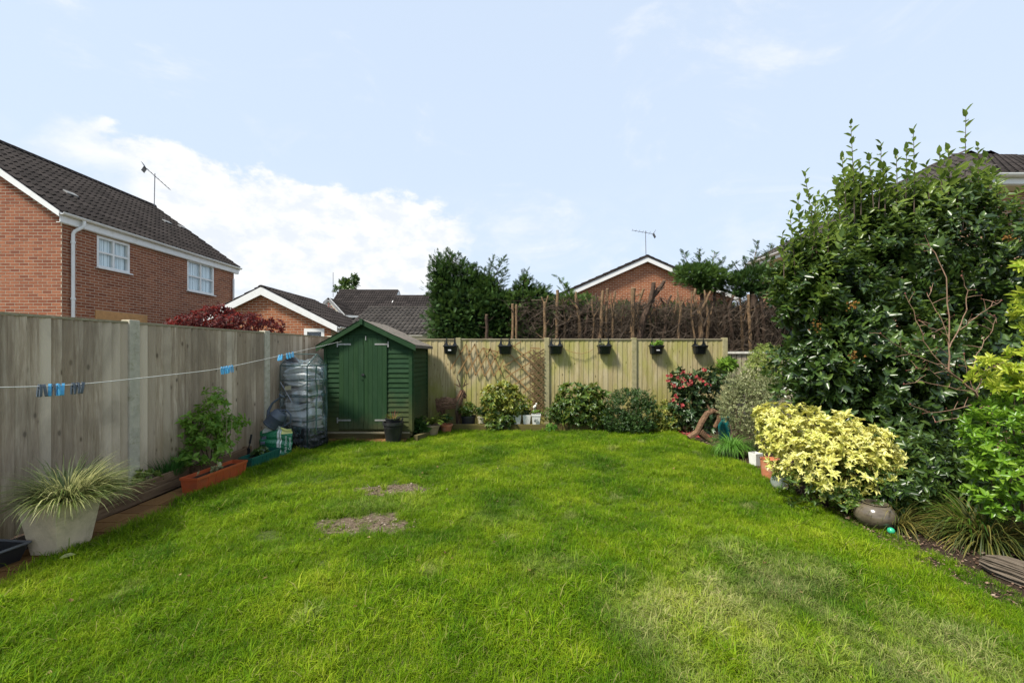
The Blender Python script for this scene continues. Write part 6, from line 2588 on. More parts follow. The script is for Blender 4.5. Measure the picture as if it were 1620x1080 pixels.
trunk_mesh(c1, [(0, 0, 0), (0, 0, 1.5), (.05, 0, 3.2)], [.12, .1, .05], m_bark, cut=False)
c2 = plant('conifer', 'wind-swept conifer leader leaning right beside the tall dense conifer', 'conifer', P(772, 560, 10.2).xy.to_3d())
for k, (a, b, s, n) in enumerate((((765, 470), (800, 404), .5, 34), ((765, 465), (782, 403), .42, 30), ((770, 475), (804, 424), .40, 26), ((770, 485), (797, 440), .35, 20), ((762, 480), (768, 420), .35, 24), ((775, 492), (798, 462), .3, 16))):
    wisp(c2, P(*a, 10.2), P(*b, 10.1), s, int(n * 1.5), .115, mt_con, 110 + k)
conifer_cloud(c2, [lobe(764, 470, 10.2, 22, 30, .3), lobe(785, 496, 10.1, 30, 32, .4), lobe(755, 455, 10.25, 14, 20, .25)], 2200, .14, mt_con, 118, .3)
trunk_mesh(c2, [(0, 0, 0), (0, 0, 1.5), (-.05, 0, 2.6), (.1, 0, 3.2)], [.09, .08, .06, .03], m_bark, cut=False)
c3 = plant('conifer', 'low green conifer with small upright tips in the middle of the hedge', 'conifer', P(835, 560, 10.2).xy.to_3d())
conifer_cloud(c3, [lobe(825, 476, 10.2, 44, 14, .35), lobe(805, 500, 10.3, 40, 36, .4), lobe(845, 505, 10.4, 40, 32, .4), lobe(830, 455, 10.2, 14, 16, .2), lobe(852, 468, 10.2, 24, 10, .25), lobe(795, 530, 10.1, 50, 18, .4), lobe(850, 535, 10.1, 30, 16, .3), lobe(868, 488, 10.25, 30, 22, .3), lobe(905, 482, 10.3, 24, 12, .25), lobe(925, 492, 10.3, 18, 10, .2), lobe(800, 478, 10.2, 34, 18, .3)], 5200, .14, mt_conl, 121, .3)
for k, (a, b, s, n) in enumerate((((826, 470), (834, 427), .36, 28), ((820, 470), (826, 440), .28, 18), ((850, 470), (868, 452), .28, 18), ((845, 470), (852, 448), .22, 14))):
    wisp(c3, P(*a, 10.2), P(*b, 10.2), s, n, .15, mt_con, 130 + k)
trunk_mesh(c3, [(0, 0, 0), (0, 0, 2.8)], [.07, .04], m_bark, cut=False)
c4 = plant('conifer', 'thin hooked conifer tip curving left beside the bare trunks', 'conifer', P(893, 560, 10.2).xy.to_3d())
for k, (a, b, s, n) in enumerate((((898, 495), (880, 434), .30, 30), ((900, 490), (893, 448), .26, 20))):
    wisp(c4, P(*a, 10.2), P(*b, 10.2), s, n, .14, mt_conl, 140 + k, .10)
conifer_cloud(c4, [lobe(898, 482, 10.2, 14, 20, .25), lobe(925, 478, 10.8, 18, 8, .2)], 300, .14, mt_conl, 144, .3)
trunk_mesh(c4, [(0, 0, 0), (0, 0, 2.8)], [.06, .03], m_bark, cut=False)
for (lab, xx, L_, ws, sd2) in (('left conifer tuft topping bare trunks just right of the brick gable', 1112,
                               [lobe(1108, 436, 10.1, 34, 17, .4), lobe(1092, 432, 10.1, 20, 12, .3), lobe(1125, 440, 10.1, 26, 20, .35), lobe(1110, 452, 10.1, 14, 12, .2)],
                               (((1095, 432), (1080, 398), .22, 20, 0), ((1105, 430), (1106, 393), .24, 24, .03), ((1120, 435), (1131, 397), .24, 24, .02), ((1125, 435), (1146, 408), .26, 20, 0), ((1135, 440), (1158, 418), .26, 18, 0)), 150),
                              ('right conifer tuft topping bare trunks beside the tall green bush', 1190,
                               [lobe(1188, 444, 10.1, 38, 22, .4), lobe(1165, 452, 10.1, 24, 14, .3), lobe(1208, 446, 10.1, 24, 20, .35), lobe(1190, 462, 10.1, 24, 14, .25)],
                               (((1190, 430), (1199, 382), .22, 26, .0), ((1205, 430), (1222, 384), .22, 26, .02), ((1175, 438), (1160, 415), .22, 16, 0), ((1180, 435), (1178, 410), .20, 14, 0)), 160)):
    r_ = plant('conifer', lab, 'conifer', P(xx, 560, 10.1).xy.to_3d())
    conifer_cloud(r_, L_, 2600, .13, mt_con if sd2 > 155 else mt_conl, sd2, .6, amp=.4, core=False)
    for k, (a, b, s, n, bx_) in enumerate(ws):
        wisp(r_, P(*a, 10.1), P(*b, 10.1), s, n, .14, mt_con, sd2 + 1 + k, bx_)
    trunk_mesh(r_, [(0, 0, 0), (.02, 0, 1.5), (0, 0, 3.3)], [.10, .09, .04], m_trunkd, cut=False)

# ================================================================== right border
vb = plant('tall_shrub', 'very tall dark glossy-leaved evergreen bush filling the right side of the garden', 'bush', (5.0, 5.3, 0))
VL = [lobe(1312, 470, 5.3, 62, 80, .55), lobe(1365, 420, 5.5, 80, 85, .6), lobe(1450, 400, 5.5, 100, 95, .7), lobe(1535, 430, 5.5, 85, 95, .7), lobe(1622, 500, 5.5, 78, 92, .7),
      lobe(1300, 590, 5.3, 58, 88, .55), lobe(1370, 590, 5.2, 95, 120, .65), lobe(1470, 590, 5.1, 100, 130, .7), lobe(1580, 620, 5.2, 100, 130, .7), lobe(1440, 690, 4.9, 90, 60, .5), lobe(1540, 700, 4.9, 90, 60, .5),
      lobe(1258, 440, 5.3, 26, 60, .3)]
C, A, ou = cloud([(a, b + .25, c, d * .85, e * .9, f * .85) for a, b, c, d, e, f in VL], 3600, 205, .95, .1, .1, .3, .9)
foliage(vb, 'inner_leaves', C, A, 7, .10, .03, mt_vib, .12, (40, 88), 205, 2)
C, A, ou = cloud(VL, 4100, 201, .45, .26, .1, .55, .55)
foliage(vb, 'leaves', C, A, 8, .098, .029, mt_vib, .13, (50, 85), 201, 8, 220, ou, var=.3)
VT = [lobe(1375, 340, 5.5, 60, 40, .4), lobe(1450, 330, 5.5, 56, 38, .45), lobe(1520, 330, 5.5, 48, 36, .45), lobe(1305, 400, 5.4, 42, 46, .4), lobe(1588, 396, 5.5, 30, 16, .3), lobe(1264, 430, 5.3, 26, 48, .3), lobe(1345, 305, 5.5, 30, 24, .25), lobe(1548, 290, 5.5, 12, 22, .15)]
C, A, ou = cloud(VT, 560, 202, .8, .4, .1, 1.6, .3)
foliage(vb, 'young_leaves', C, A, 8, .108, .031, mt_vibtop, .22, (45, 70), 202, 8, 30, ou)
stems(vb, (5.0, 5.3, 0), [Vector(l[:3]) for l in VL[:9]], .03, m_bark, 5)
me_leaf = mesh_np('leaf', np.array(LEAF8_V, float), np.array(LEAF8_F), mt_vibtop)
m_shoot = plain('purple_brown_shoot', (.07, .045, .03), .6)
V0 = Vector(vb.location)
rsx = random.Random(5)
for (a, b, npair) in (((1352, 360), (1346, 197), 9), ((1446, 340), (1445, 207), 8), ((1523, 370), (1528, 177), 8), ((1292, 400), (1273, 275), 8), ((1258, 440), (1250, 342), 7), ((1382, 330), (1374, 246), 6),
                      ((1418, 330), (1418, 247), 5), ((1490, 310), (1486, 243), 5), ((1330, 360), (1322, 285), 6), ((1562, 320), (1560, 250), 5), ((1400, 340), (1398, 268), 5), ((1605, 360), (1610, 322), 4),
                      ((1310, 400), (1308, 318), 6), ((1470, 320), (1466, 262), 4), ((1515, 330), (1512, 268), 4), ((1362, 340), (1360, 262), 5), ((1390, 330), (1394, 228), 6), ((1432, 330), (1434, 236), 5), ((1338, 330), (1332, 250), 5), ((1270, 430), (1262, 312), 7), ((1284, 410), (1290, 322), 5), ((1500, 320), (1500, 238), 5), ((1575, 350), (1578, 290), 4), ((1546, 330), (1547, 232), 5), ((1240, 440), (1238, 372), 4)):
    d = 5.2
    A_, B_ = P(*a, d) - V0, P(*b, d) - V0
    MB().tube([A_, A_.lerp(B_, .5) + Vector((.01, 0, 0)), B_], [.006, .0045, .0025], 6).build('shoot', m_shoot, vb)
    L_ = (B_ - A_).length
    for k in range(npair * 2 + 3):
        s = .22 + .78 * k / (npair * 2 + 2)
        c = A_.lerp(B_, min(1, s))
        az = k * 2.4 + rsx.uniform(-.4, .4)
        tilt = rsx.uniform(.55, 1.0) if s < .93 else rsx.uniform(.2, .6)
        dv = Vector((math.cos(az) * math.sin(tilt), math.sin(az) * math.sin(tilt), math.cos(tilt)))
        sv = dv.cross(Vector((0, 0, 1))).normalized()
        nv_ = sv.cross(dv)
        l_ = rsx.uniform(.105, .165) * (1.08 - .38 * s)
        M = Matrix(((dv.x * l_, sv.x * l_ * .30, nv_.x * l_, c.x), (dv.y * l_, sv.y * l_ * .30, nv_.y * l_, c.y), (dv.z * l_, sv.z * l_ * .30, nv_.z * l_, c.z), (0, 0, 0, 1)))
        link('leaf', me_leaf, vb, mtx=M)
for (px, py) in ((1344, 484), (1292, 516), (1352, 565), (1595, 376)):
    c = P(px, py, 4.55 if px > 1320 else 4.75)
    Cc = np.array([list(c)] * 14) + np.random.default_rng(px).normal(size=(14, 3)) * .030
    Aa = unit(np.random.default_rng(px + 1).normal(size=(14, 3)) + np.array([0, -.6, .5]))
    f = foliage(vb, 'seed_head', Cc, Aa, 5, .022, .010, mt_seed, 0, (10, 60), px, 2)

# yellow bush
yb = simple_shrub('yellow_bush', 'rounded bright yellow-leaved bush at the right edge of the lawn', 'bush', (3.25, 4.45, 0),
                  [lobe(1240, 683, 4.6, 42, 40, .32), lobe(1290, 695, 4.45, 60, 48, .38), lobe(1350, 705, 4.25, 52, 44, .36), lobe(1282, 728, 4.3, 46, 40, .32), lobe(1330, 745, 4.1, 52, 38, .3), lobe(1385, 722, 4.05, 30, 30, .22), lobe(1215, 665, 4.7, 24, 22, .2)],
                  1500, 9, .047, .0115, mt_yel, 211, 0, (50, 88), 8, 290, shell=.38, up=.5, stem_r=.012, nst=6, zmin=.14, amp=.30, var=.35)
C, A, ou = cloud([lobe(1300, 770, 4.15, 60, 30, .3), lobe(1360, 785, 3.95, 50, 26, .25), lobe(1300, 750, 4.3, 36, 40, .3), lobe(1400, 765, 3.95, 40, 35, .3)], 420, 212, .6, .2, .03, .5, .5)
foliage(yb, 'green_leaves', C, A, 7, .055, .013, mt_choi, .03, (50, 85), 212, 4)
C, A, ou = cloud([lobe(1268, 768, 4.2, 14, 10, .1), lobe(1315, 780, 4.0, 25, 12, .12), lobe(1340, 800, 3.9, 16, 8, .1)], 14, 213, .3, .1, .05, .6, .3)
foliage(yb, 'low_yellow_leaves', C, A, 8, .05, .012, mt_yel, 0, (50, 85), 213, 8)

simple_shrub('dark_understory', 'dark glossy low evergreen between the glazed pot and the tall bush', 'bush', (4.1, 4.0, 0),
             [lobe(1420, 775, 3.95, 55, 32, .3), lobe(1480, 750, 4.1, 60, 50, .35), lobe(1545, 770, 3.9, 50, 45, .3), lobe(1440, 720, 4.4, 60, 50, .35), lobe(1590, 790, 3.8, 45, 40, .3)],
             520, 7, .085, .021, mt_vib, 221, .05, (55, 85), 8, 60, nst=5)
# variegated shrubs
simple_shrub('variegated_bush', 'grey-green cream-variegated bush left of the yellow one', 'bush', (3.55, 6.6, 0),
             [lobe(1178, 645, 6.7, 36, 48, .38), lobe(1208, 655, 6.5, 30, 55, .35), lobe(1160, 612, 6.8, 16, 26, .2), lobe(1190, 605, 6.7, 26, 26, .3), lobe(1150, 640, 6.9, 16, 24, .2), lobe(1225, 630, 6.2, 20, 40, .25)],
             2600, 7, .028, .009, mt_pit, 231, .05, (45, 80), 4, nst=5)
simple_shrub('pale_green_bush', 'upright pale green and cream bush behind the variegated bush, against the tall dark one', 'bush', (4.0, 6.9, 0),
             [lobe(1212, 570, 6.9, 22, 32, .3), lobe(1200, 590, 6.9, 22, 30, .3), lobe(1228, 590, 6.7, 20, 40, .3)],
             1100, 6, .035, .011, mt_lt, 241, .05, (45, 80), 4, nst=4)
# red-flowered shrub
rhd = simple_shrub('flowering_shrub', 'dark-leaved shrub with red and pink flowers in the right corner of the far fence', 'bush', (3.85, 8.6, 0),
                   [lobe(1078, 606, 8.6, 22, 22, .25), lobe(1110, 603, 8.6, 26, 22, .3), lobe(1088, 640, 8.5, 28, 34, .3), lobe(1120, 640, 8.6, 26, 38, .3), lobe(1140, 600, 8.7, 14, 16, .2), lobe(1070, 655, 8.4, 16, 24, .2), lobe(1100, 665, 8.3, 30, 20, .25)],
                   620, 8, .085, .020, mt_rhod, 251, .0, (50, 85), 4, nst=5)
m_fl = MB()
for k, (px, py) in enumerate(((1081, 589), (1058, 603), (1067, 610), (1076, 612), (1081, 601), (1073, 597), (1094, 603), (1101, 595), (1114, 585), (1079, 642), (1071, 641), (1061, 594), (1064, 633), (1088, 608), (1110, 600), (1120, 608),
                             (1070, 626), (1092, 592))):
    c = P(px, py, 8.28)
    g_ = np.random.default_rng(k)
    n = 5
    Cc = np.array([list(c)] * n) + g_.normal(size=(n, 3)) * .022
    Aa = unit(g_.normal(size=(n, 3)) * .7 + np.array([-.2, -1, .4]))
    f = foliage(rhd, 'flower', Cc, Aa, 8, .034, .018, mt_rose, 0, (20, 70), k + 60, 4)
simple_shrub('spiky_green_plant', 'light green palm-like plant peeping over the corner fence post', 'plant', (4.7, 9.0, 0), [lobe(1150, 577, 9.0, 14, 8, .15)], 60, 8, .14, .012, mt_rasp, 255, 0, (40, 90), 4, nst=2)
# small yellowish plant left of it
simple_shrub('small_olive_shrub', 'small loose yellow-green shrub between the dark rounded bush and the flowering one', 'bush', (3.1, 8.45, 0),
             [lobe(1052, 655, 8.5, 18, 22, .2), lobe(1042, 672, 8.3, 14, 12, .15), lobe(1062, 672, 8.3, 14, 10, .15)], 230, 6, .06, .014, mt_choiy, 261, .03, (45, 80), 4, nst=3)
# far bed shrubs
simple_shrub('rounded_dark_bush', 'dense rounded dark green bush against the far fence, right of the middle shrub', 'bush', (2.4, 8.45, 0),
             [lobe(995, 645, 8.4, 40, 30, .38), lobe(1015, 655, 8.4, 26, 28, .34), lobe(975, 665, 8.3, 24, 20, .3), lobe(1000, 670, 8.2, 38, 16, .32)],
             1500, 7, .045, .011, mt_dark, 271, .07, (35, 70), 4, nst=4, shell=.35)
simple_shrub('leafy_bush', 'leafy mid-green shrub in the middle of the far bed below the third and fourth planters', 'bush', (1.4, 8.6, 0),
             [lobe(905, 632, 8.65, 28, 24, .3), lobe(935, 630, 8.65, 26, 24, .3), lobe(915, 655, 8.5, 30, 22, .28), lobe(942, 660, 8.45, 20, 24, .25), lobe(890, 650, 8.6, 18, 22, .25)],
             520, 8, .085, .022, mt_choi, 281, 0, (50, 85), 4, nst=4, shell=.45)
simple_shrub('yellow_tipped_bush', 'yellow-tipped leafy bush below the trellises on the far fence', 'bush', (-.2, 8.6, 0),
             [lobe(790, 628, 8.7, 28, 22, .3), lobe(812, 640, 8.6, 24, 16, .25), lobe(778, 640, 8.6, 20, 16, .22), lobe(800, 618, 8.7, 18, 14, .2), lobe(775, 655, 8.5, 12, 14, .15)],
             430, 8, .075, .018, mt_choiy, 291, 0, (50, 85), 4, nst=4, shell=.45)
simple_shrub('low_green_bush', 'low green foliage spilling over the edging left of the white pots', 'bush', (-.25, 8.5, 0),
             [lobe(783, 680, 8.35, 12, 10, .12), lobe(800, 664, 8.5, 16, 12, .18), lobe(790, 665, 8.45, 14, 12, .15), lobe(772, 672, 8.5, 10, 10, .12)], 170, 7, .07, .018, mt_choi, 295, 0, (50, 85), 4, nst=3)
for (nm, lab, px, py, w_, h_, d, n, L_, m, sd2) in (
        ('potted_plant', 'green leafy plant growing from the black planter beside the twig deer', 741, 648, 17, 10, 8.7, 110, .06, mt_choi, 301),
        ('potted_plant', 'small green plant in the cream pot under the leafy bush', 762, 651, 9, 8, 8.55, 50, .045, mt_dark, 302),
        ('potted_plant', 'pale green plant spilling from the left white square pot', 814, 652, 12, 6, 8.5, 50, .05, mt_choiy, 303),
        ('potted_plant', 'dark green tuft in the middle white square pot', 832, 652, 8, 4, 8.55, 60, .03, mt_dark, 304),
        ('potted_plant', 'thin green tuft in the right white square pot', 848, 651, 8, 3, 8.52, 40, .03, mt_rasp, 305),
        ('low_plant', 'small bushy green plant just right of the white square pots', 874, 655, 14, 14, 8.5, 120, .045, mt_choi, 306),
        ('low_plant', 'bright green weed in the grass in front of the timber edging', 872, 677, 9, 8, 8.3, 60, .04, mt_gclump, 307),
        ('planter_plant', 'bright green leaves filling the fifth hanging planter', 1040, 543, 9, 4, 8.99, 90, .035, mt_rasp, 308),
        ('planter_plant', 'few pale leaves in the fourth hanging planter', 951, 545, 4, 3, 9.0, 14, .035, mt_pit, 309),
        ('potted_plant', 'round green leafy plant in the small terracotta pot', 707, 661, 9, 5, 8.25, 60, .05, mt_dark, 310)):
    c = P(px, py, d)
    simple_shrub(nm, lab, 'plant', (c.x, c.y, max(.0, c.z - .12)), [lobe(px, py, d, w_, h_, w_ / F * d * .8)], n, 6, L_, L_ * .27, m, sd2, .01, (45, 85), 4, nst=2, stem_r=.004, shell=.8)

# fern and shade leaves at the shed corner
fr = plant('fern', 'arching olive-green fern over the clay pot', 'fern', P(683, 672, 7.95) - Vector((0, 0, .02)))
rgf = np.random.default_rng(12)
pos_, D_, N_ = [], [], []
b_ = np.array(fr.location) + np.array([0, 0, .02])
for k in range(26):
    az = rgf.uniform(0, 2 * PI)
    ln = rgf.uniform(.22, .42)
    e = rgf.uniform(.7, 1.25)
    p_ = b_.copy()
    for j in range(5):
        d_ = np.array([math.cos(az) * math.cos(e), math.sin(az) * math.cos(e), math.sin(e)])
        pos_.append(p_.copy())
        D_.append(d_)
        N_.append([-math.cos(az) * math.sin(e), -math.sin(az) * math.sin(e), math.cos(e)])
        p_ = p_ + d_ * ln / 5
        e -= .28
fronds(fr, 'fronds', np.array(pos_), np.array(D_), np.array(N_), .11, mt_fern, 5)
bg = simple_shrub('broad_leaved_plant', 'dark broad-leaved plant on the ground at the shed corner', 'plant', P(661, 690, 7.75).xy.to_3d(),
                  [lobe(661, 676, 7.8, 9, 11, .12)], 40, 5, .13, .05, mt_dark, 321, 0, (35, 80), 8, nst=2, stem_r=.005, shell=.8)
pp = plant('potted_plant', 'sparse spiky green and purple plant in the nursery pot by the shed', 'plant', GP(622, 699) + Vector((-.01, 0, .40)))
blades(pp, 'green_leaves', pp.location, 46, (.08, .20), 80, .009, mt_fern, 33, .5, rbase=.07)
blades(pp, 'purple_stems', pp.location, 14, (.10, .22), 50, .006, mt_red, 34, .2, rbase=.07)

# grass clumps
gc = plant('grass_clump', 'bright green fountain of grass in the low black pot by the driftwood', 'grass clump', GP(1160, 722) + Vector((0, .05, .11)))
blades(gc, 'blades', gc.location, 420, (.22, .44), 75, .008, mt_gclump, 41, 1.2, rbase=.10)
sg = plant('sedge', 'wide olive and gold sedge spreading over the bark in the lower right corner', 'sedge', (3.88, 3.42, .02))
blades(sg, 'blades', sg.location, 650, (.28, .56), 88, .009, mt_sedge, 43, .9, rbase=.12, seg=6)
sg2 = plant('sedge', 'smaller olive grass tuft between the sedge and the glazed pot', 'sedge', (3.45, 3.75, .02))
blades(sg2, 'blades', sg2.location, 260, (.22, .42), 86, .007, mt_sedge, 44, .9, rbase=.08, seg=6)
sp_ = plant('strappy_plant', 'dark green strappy-leaved plant above the sedge, left of the lime shrub', 'plant', (3.95, 3.62, .02))
blades(sp_, 'blades', sp_.location, 170, (.25, .50), 62, .020, mt_lime2, 49, .8, rbase=.10, seg=6)
blades(sp_, 'thin_blades', sp_.location, 120, (.25, .45), 70, .010, mt_choi, 50, .9, rbase=.16, seg=6)
vg = plant('variegated_grass', 'cream-striped ornamental grass overflowing the square concrete pot', 'ornamental grass', (-3.56, 3.36, .38))
blades(vg, 'blades', vg.location, 1400, (.20, .46), 70, .0075, mt_vgrass, 45, .62, lean=(.18, .15), rbase=.14, seg=6)
ch = plant('chives', 'dark green tuft of chives in the wooden planter', 'herb', (-4.02, 4.90, .14))
blades(ch, 'blades', ch.location, 420, (.16, .30), 34, .005, mt_chive, 46, .25, rbase=.14)
hb = simple_shrub('herb', 'small pale green herb beside the chives in the wooden planter', 'herb', (-4.0, 4.55, .13), [(-4.0, 4.55, .20, .10, .1, .06)], 26, 7, .055, .012, mt_lt, 47, 0, (40, 80), 4, nst=2, stem_r=.003, shell=.9, zmin=.1)
simple_shrub('herb', 'low bluish leaves at the near end of the wooden planter', 'herb', (-3.97, 4.15, .13), [(-3.97, 4.1, .18, .12, .22, .05)], 60, 5, .045, .014, mt_vib, 48, 0, (40, 85), 4, nst=2, stem_r=.003, shell=.9, zmin=.1)

# raspberry-like bushy plant by the left fence
rb = plant('leafy_cane_plant', 'tall bright green leafy plant with canes against the left fence', 'plant', (-3.86, 5.35, .1))
RL = [lobe(345, 630, 5.3, 20, 18, .14), lobe(335, 660, 5.3, 34, 26, .2), lobe(315, 672, 5.2, 38, 20, .2), lobe(355, 680, 5.4, 34, 26, .2), lobe(330, 705, 5.2, 44, 26, .22), lobe(300, 665, 5.2, 22, 14, .15), lobe(372, 668, 5.5, 22, 14, .15), lobe(295, 725, 5.0, 24, 12, .15)]
C, A, ou = cloud(RL, 330, 331, .8, .2, .15, .6, .5)
foliage(rb, 'leaves', C, A, 5, .062, .021, mt_rasp, .03, (55, 88), 331, 8, 200, ou)
stems(rb, (-3.86, 5.35, .1), [P(345, 618, 5.3), P(312, 668, 5.2), P(372, 662, 5.5), P(300, 660, 5.2), P(335, 660, 5.3), P(355, 675, 5.4)], .009, m_bark, 6, 'cane')
for (a, b) in (((303, 735), (303, 640)), ((358, 720), (359, 652)), ((366, 720), (367, 655))):
    A_, B_ = P(*a, 5.2) - Vector(rb.location), P(*b, 5.3) - Vector(rb.location)
    MB().tube([A_, B_], .003, 5).build('support_cane', m_will if a[0] < 320 else m_clay, rb)
# seedlings
for k, (x, y, z, n, mat_, lab, w_, l_) in enumerate(((-3.53, 5.86, .15, 34, mt_vib, 'dull green seedlings in the dark green trough', .06, .24), (-3.53, 4.95, .155, 7, mt_pit, 'few withered seedlings in the orange trough', .05, .30))):
    simple_shrub('seedlings', lab, 'seedlings', (x, y, z - .03), [(x, y, z + .035, w_, l_, .03)], n, 5, .05, .018, mat_, 341 + k, 0, (40, 85), 4, nst=2, stem_r=.003, shell=.95, zmin=.1)
tr = thing('hand_trowel', 'dark hand trowel stuck upright behind the green trough', 'trowel', P(393, 712, 6.05))
MB().tube([(0, 0, .0), (.02, 0, .12)], .008, 6).build('shaft', m_black, tr)
MB().tube([(.02, 0, .10), (.045, 0, .23)], [.016, .013], 8).build('handle', m_black, tr, smooth=True)
MB().prism([(-.03, 0, -.08), (.03, 0, -.08), (.025, 0, .03), (-.025, 0, .03)], (0, .006, 0)).build('blade', m_black, tr)

# golden and lime shrub at the right edge
ls = plant('lime_shrub', 'bright lime green and golden shrub cut by the right edge of the photo', 'bush', (4.05, 3.3, 0))
C, A, ou = cloud([lobe(1590, 690, 3.3, 52, 50, .3), lobe(1625, 650, 3.3, 50, 60, .35), lobe(1610, 750, 3.2, 54, 50, .3), lobe(1640, 800, 3.2, 50, 40, .3)], 420, 351, .5, .22, .05, .6, .5)
foliage(ls, 'lime_leaves', C, A, 8, .065, .015, mt_lime, .03, (45, 80), 351, 8, 150, ou)
C, A, ou = cloud([lobe(1600, 596, 3.3, 44, 26, .22), lobe(1625, 575, 3.3, 30, 40, .25), lobe(1572, 572, 3.3, 12, 6, .08), lobe(1622, 432, 3.35, 12, 22, .1), lobe(1630, 500, 3.35, 20, 40, .15), lobe(1612, 545, 3.35, 12, 8, .1)], 130, 352, .6, .2, .05, .7, .45)
foliage(ls, 'golden_leaves', C, A, 8, .07, .017, mt_limey, .03, (45, 80), 352, 8, 120, ou)
C, A, ou = cloud([lobe(1545, 690, 3.35, 18, 12, .08), lobe(1558, 735, 3.3, 22, 14, .1), lobe(1570, 790, 3.3, 30, 20, .15)], 34, 353, .6, .2, .05, .5, .5)
foliage(ls, 'side_leaves', C, A, 7, .065, .018, mt_lime, .03, (45, 80), 353, 8)
stems(ls, (4.1, 3.35, 0), [P(1600, 600, 3.35), P(1622, 450, 3.4), P(1590, 690, 3.3), P(1615, 560, 3.4), P(1560, 735, 3.3)], .010, m_bark, 9)

# bare twiggy shrub
bs = plant('bare_shrub', 'bare shrub with crooked reddish-brown twigs and buds before the tall dark bush', 'bush', (4.55, 4.0, 0))
m_rtwig = plain('reddish_twig', (.22, .135, .085), .75, 0, .25, 25, .4, .003)
m_bud = plain('dark_red_bud', (.13, .035, .02), .6, 0, .3, 30)
B0 = Vector(bs.location)
rbx = random.Random(17)
paths = [([(1585, 760), (1575, 670), (1560, 638), (1530, 610), (1503, 588)], [7, 6, 5.5, 5, 4]),
         ([(1503, 588), (1500, 550), (1502, 500), (1496, 440), (1480, 400), (1469, 388)], [3.4, 2.8, 2.4, 2.2, 1.8, 1.5]),
         ([(1500, 550), (1514, 525), (1528, 490), (1530, 460), (1521, 437)], [2.6, 2.2, 1.8, 1.5, 1.3]),
         ([(1514, 525), (1535, 508), (1560, 490), (1584, 476)], [1.6, 1.3, 1.1, .9]),
         ([(1503, 588), (1480, 565), (1462, 540), (1450, 505), (1432, 465)], [2.8, 2.2, 1.8, 1.5, 1]),
         ([(1500, 535), (1486, 500), (1470, 470), (1472, 456)], [1.8, 1.5, 1.2, .9]),
         ([(1520, 600), (1480, 575), (1440, 560), (1393, 528)], [2.4, 1.8, 1.5, 1]),
         ([(1495, 520), (1478, 525), (1455, 508)], [1.4, 1.1, .9]),
         ([(1545, 622), (1500, 612), (1455, 603), (1430, 608)], [2, 1.6, 1.2, .8]),
         ([(1555, 635), (1510, 648), (1470, 652), (1440, 640)], [2, 1.5, 1.2, .8]),
         ([(1560, 642), (1520, 660), (1480, 668)], [1.8, 1.4, .9]),
         ([(1530, 605), (1545, 560), (1565, 530), (1576, 505), (1573, 500)], [2, 1.6, 1.3, 1, .8]),
         ([(1545, 620), (1555, 590), (1575, 580), (1600, 565)], [1.8, 1.4, 1.2, .9]),
         ([(1540, 615), (1530, 590), (1525, 560)], [1.5, 1.2, .8]), ([(1548, 620), (1550, 600), (1548, 585)], [1.3, 1, .8]),
         ([(1565, 650), (1572, 680), (1560, 700)], [1.5, 1.2, .8]), ([(1490, 600), (1470, 585), (1450, 582)], [1.2, 1, .7])]
for k, (pp_, rr_) in enumerate(paths):
    d0 = 4.0
    pts = []
    for i, (px, py) in enumerate(pp_):
        pts.append(P(px, py, d0 + (.10 * math.sin(k * 1.7) * i / len(pp_))) - B0)
    if k == 0:
        pts = [Vector((.1, 0, 0))] + pts
        rr_ = [8] + rr_
    P2, R2 = [], []
    for i in range(len(pts) - 1):
        for j in range(3):
            s = j / 3
            P2.append(pts[i].lerp(pts[i + 1], s) + Vector((rbx.uniform(-.006, .006), rbx.uniform(-.01, .01), rbx.uniform(-.006, .006))))
            R2.append((rr_[i] + (rr_[i + 1] - rr_[i]) * s) / F * d0 * .34)
    P2.append(pts[-1])
    R2.append(rr_[-1] / F * d0 * .34)
    MB().tube(P2, R2, 6).build('branch', m_rtwig, bs, smooth=True)
    # side twigs and buds
    mb, bd_ = MB(), MB()
    for i in range(2, len(P2)):
        if rbx.random() < .75:
            d_ = Vector((rbx.uniform(-1, 1), rbx.uniform(-.6, .6), rbx.uniform(-.3, 1))).normalized() * rbx.uniform(.03, .13)
            mb.tube([P2[i], P2[i] + d_ * .5 + Vector((0, 0, .006)), P2[i] + d_], [.0028, .0022, .0012], 4)
            bd_.lathe([(0, -.005), (.004, 0), (0, .010)], c=P2[i] + d_, n=5)
    bd_.lathe([(0, -.006), (.008, .002), (.006, .010), (0, .016)], c=P2[-1], n=6)
    if mb.v:
        mb.build('side_twigs', m_rtwig, bs)['kind'] = 'stuff'
    bd_.build('buds', m_bud, bs)

# red maple beyond the left fence
ac = simple_shrub('red_maple', 'dark red-leaved maple rising above the left fence in front of the brick garage', 'tree', (-5.85, 8.5, 0),
                  [lobe(335, 506, 8.5, 38, 18, .5), lobe(375, 512, 8.5, 42, 20, .5), lobe(410, 520, 8.5, 34, 18, .4), lobe(300, 520, 8.5, 34, 22, .4), lobe(350, 540, 8.5, 60, 30, .6), lobe(348, 492, 8.5, 24, 9, .3)],
                  1500, 7, .062, .013, mt_red, 361, 0, (50, 95), 4, nst=6, stem_r=.03, shell=.5, zmin=.6, amp=.22)
# treetop behind the cream house
tt = simple_shrub('small_tree', 'small dark treetop poking above the ridge of the distant cream house', 'tree', P(553, 560, 33).xy.to_3d(),
                  [lobe(546, 447, 33, 9, 7, .5), lobe(561, 445, 33, 5, 12, .4), lobe(532, 457, 33, 5, 4, .3), lobe(551, 456, 33, 14, 5, .5)], 300, 6, .22, .06, mt_vib, 371, .2, (40, 80), 2, nst=4, stem_r=.08, shell=.95)

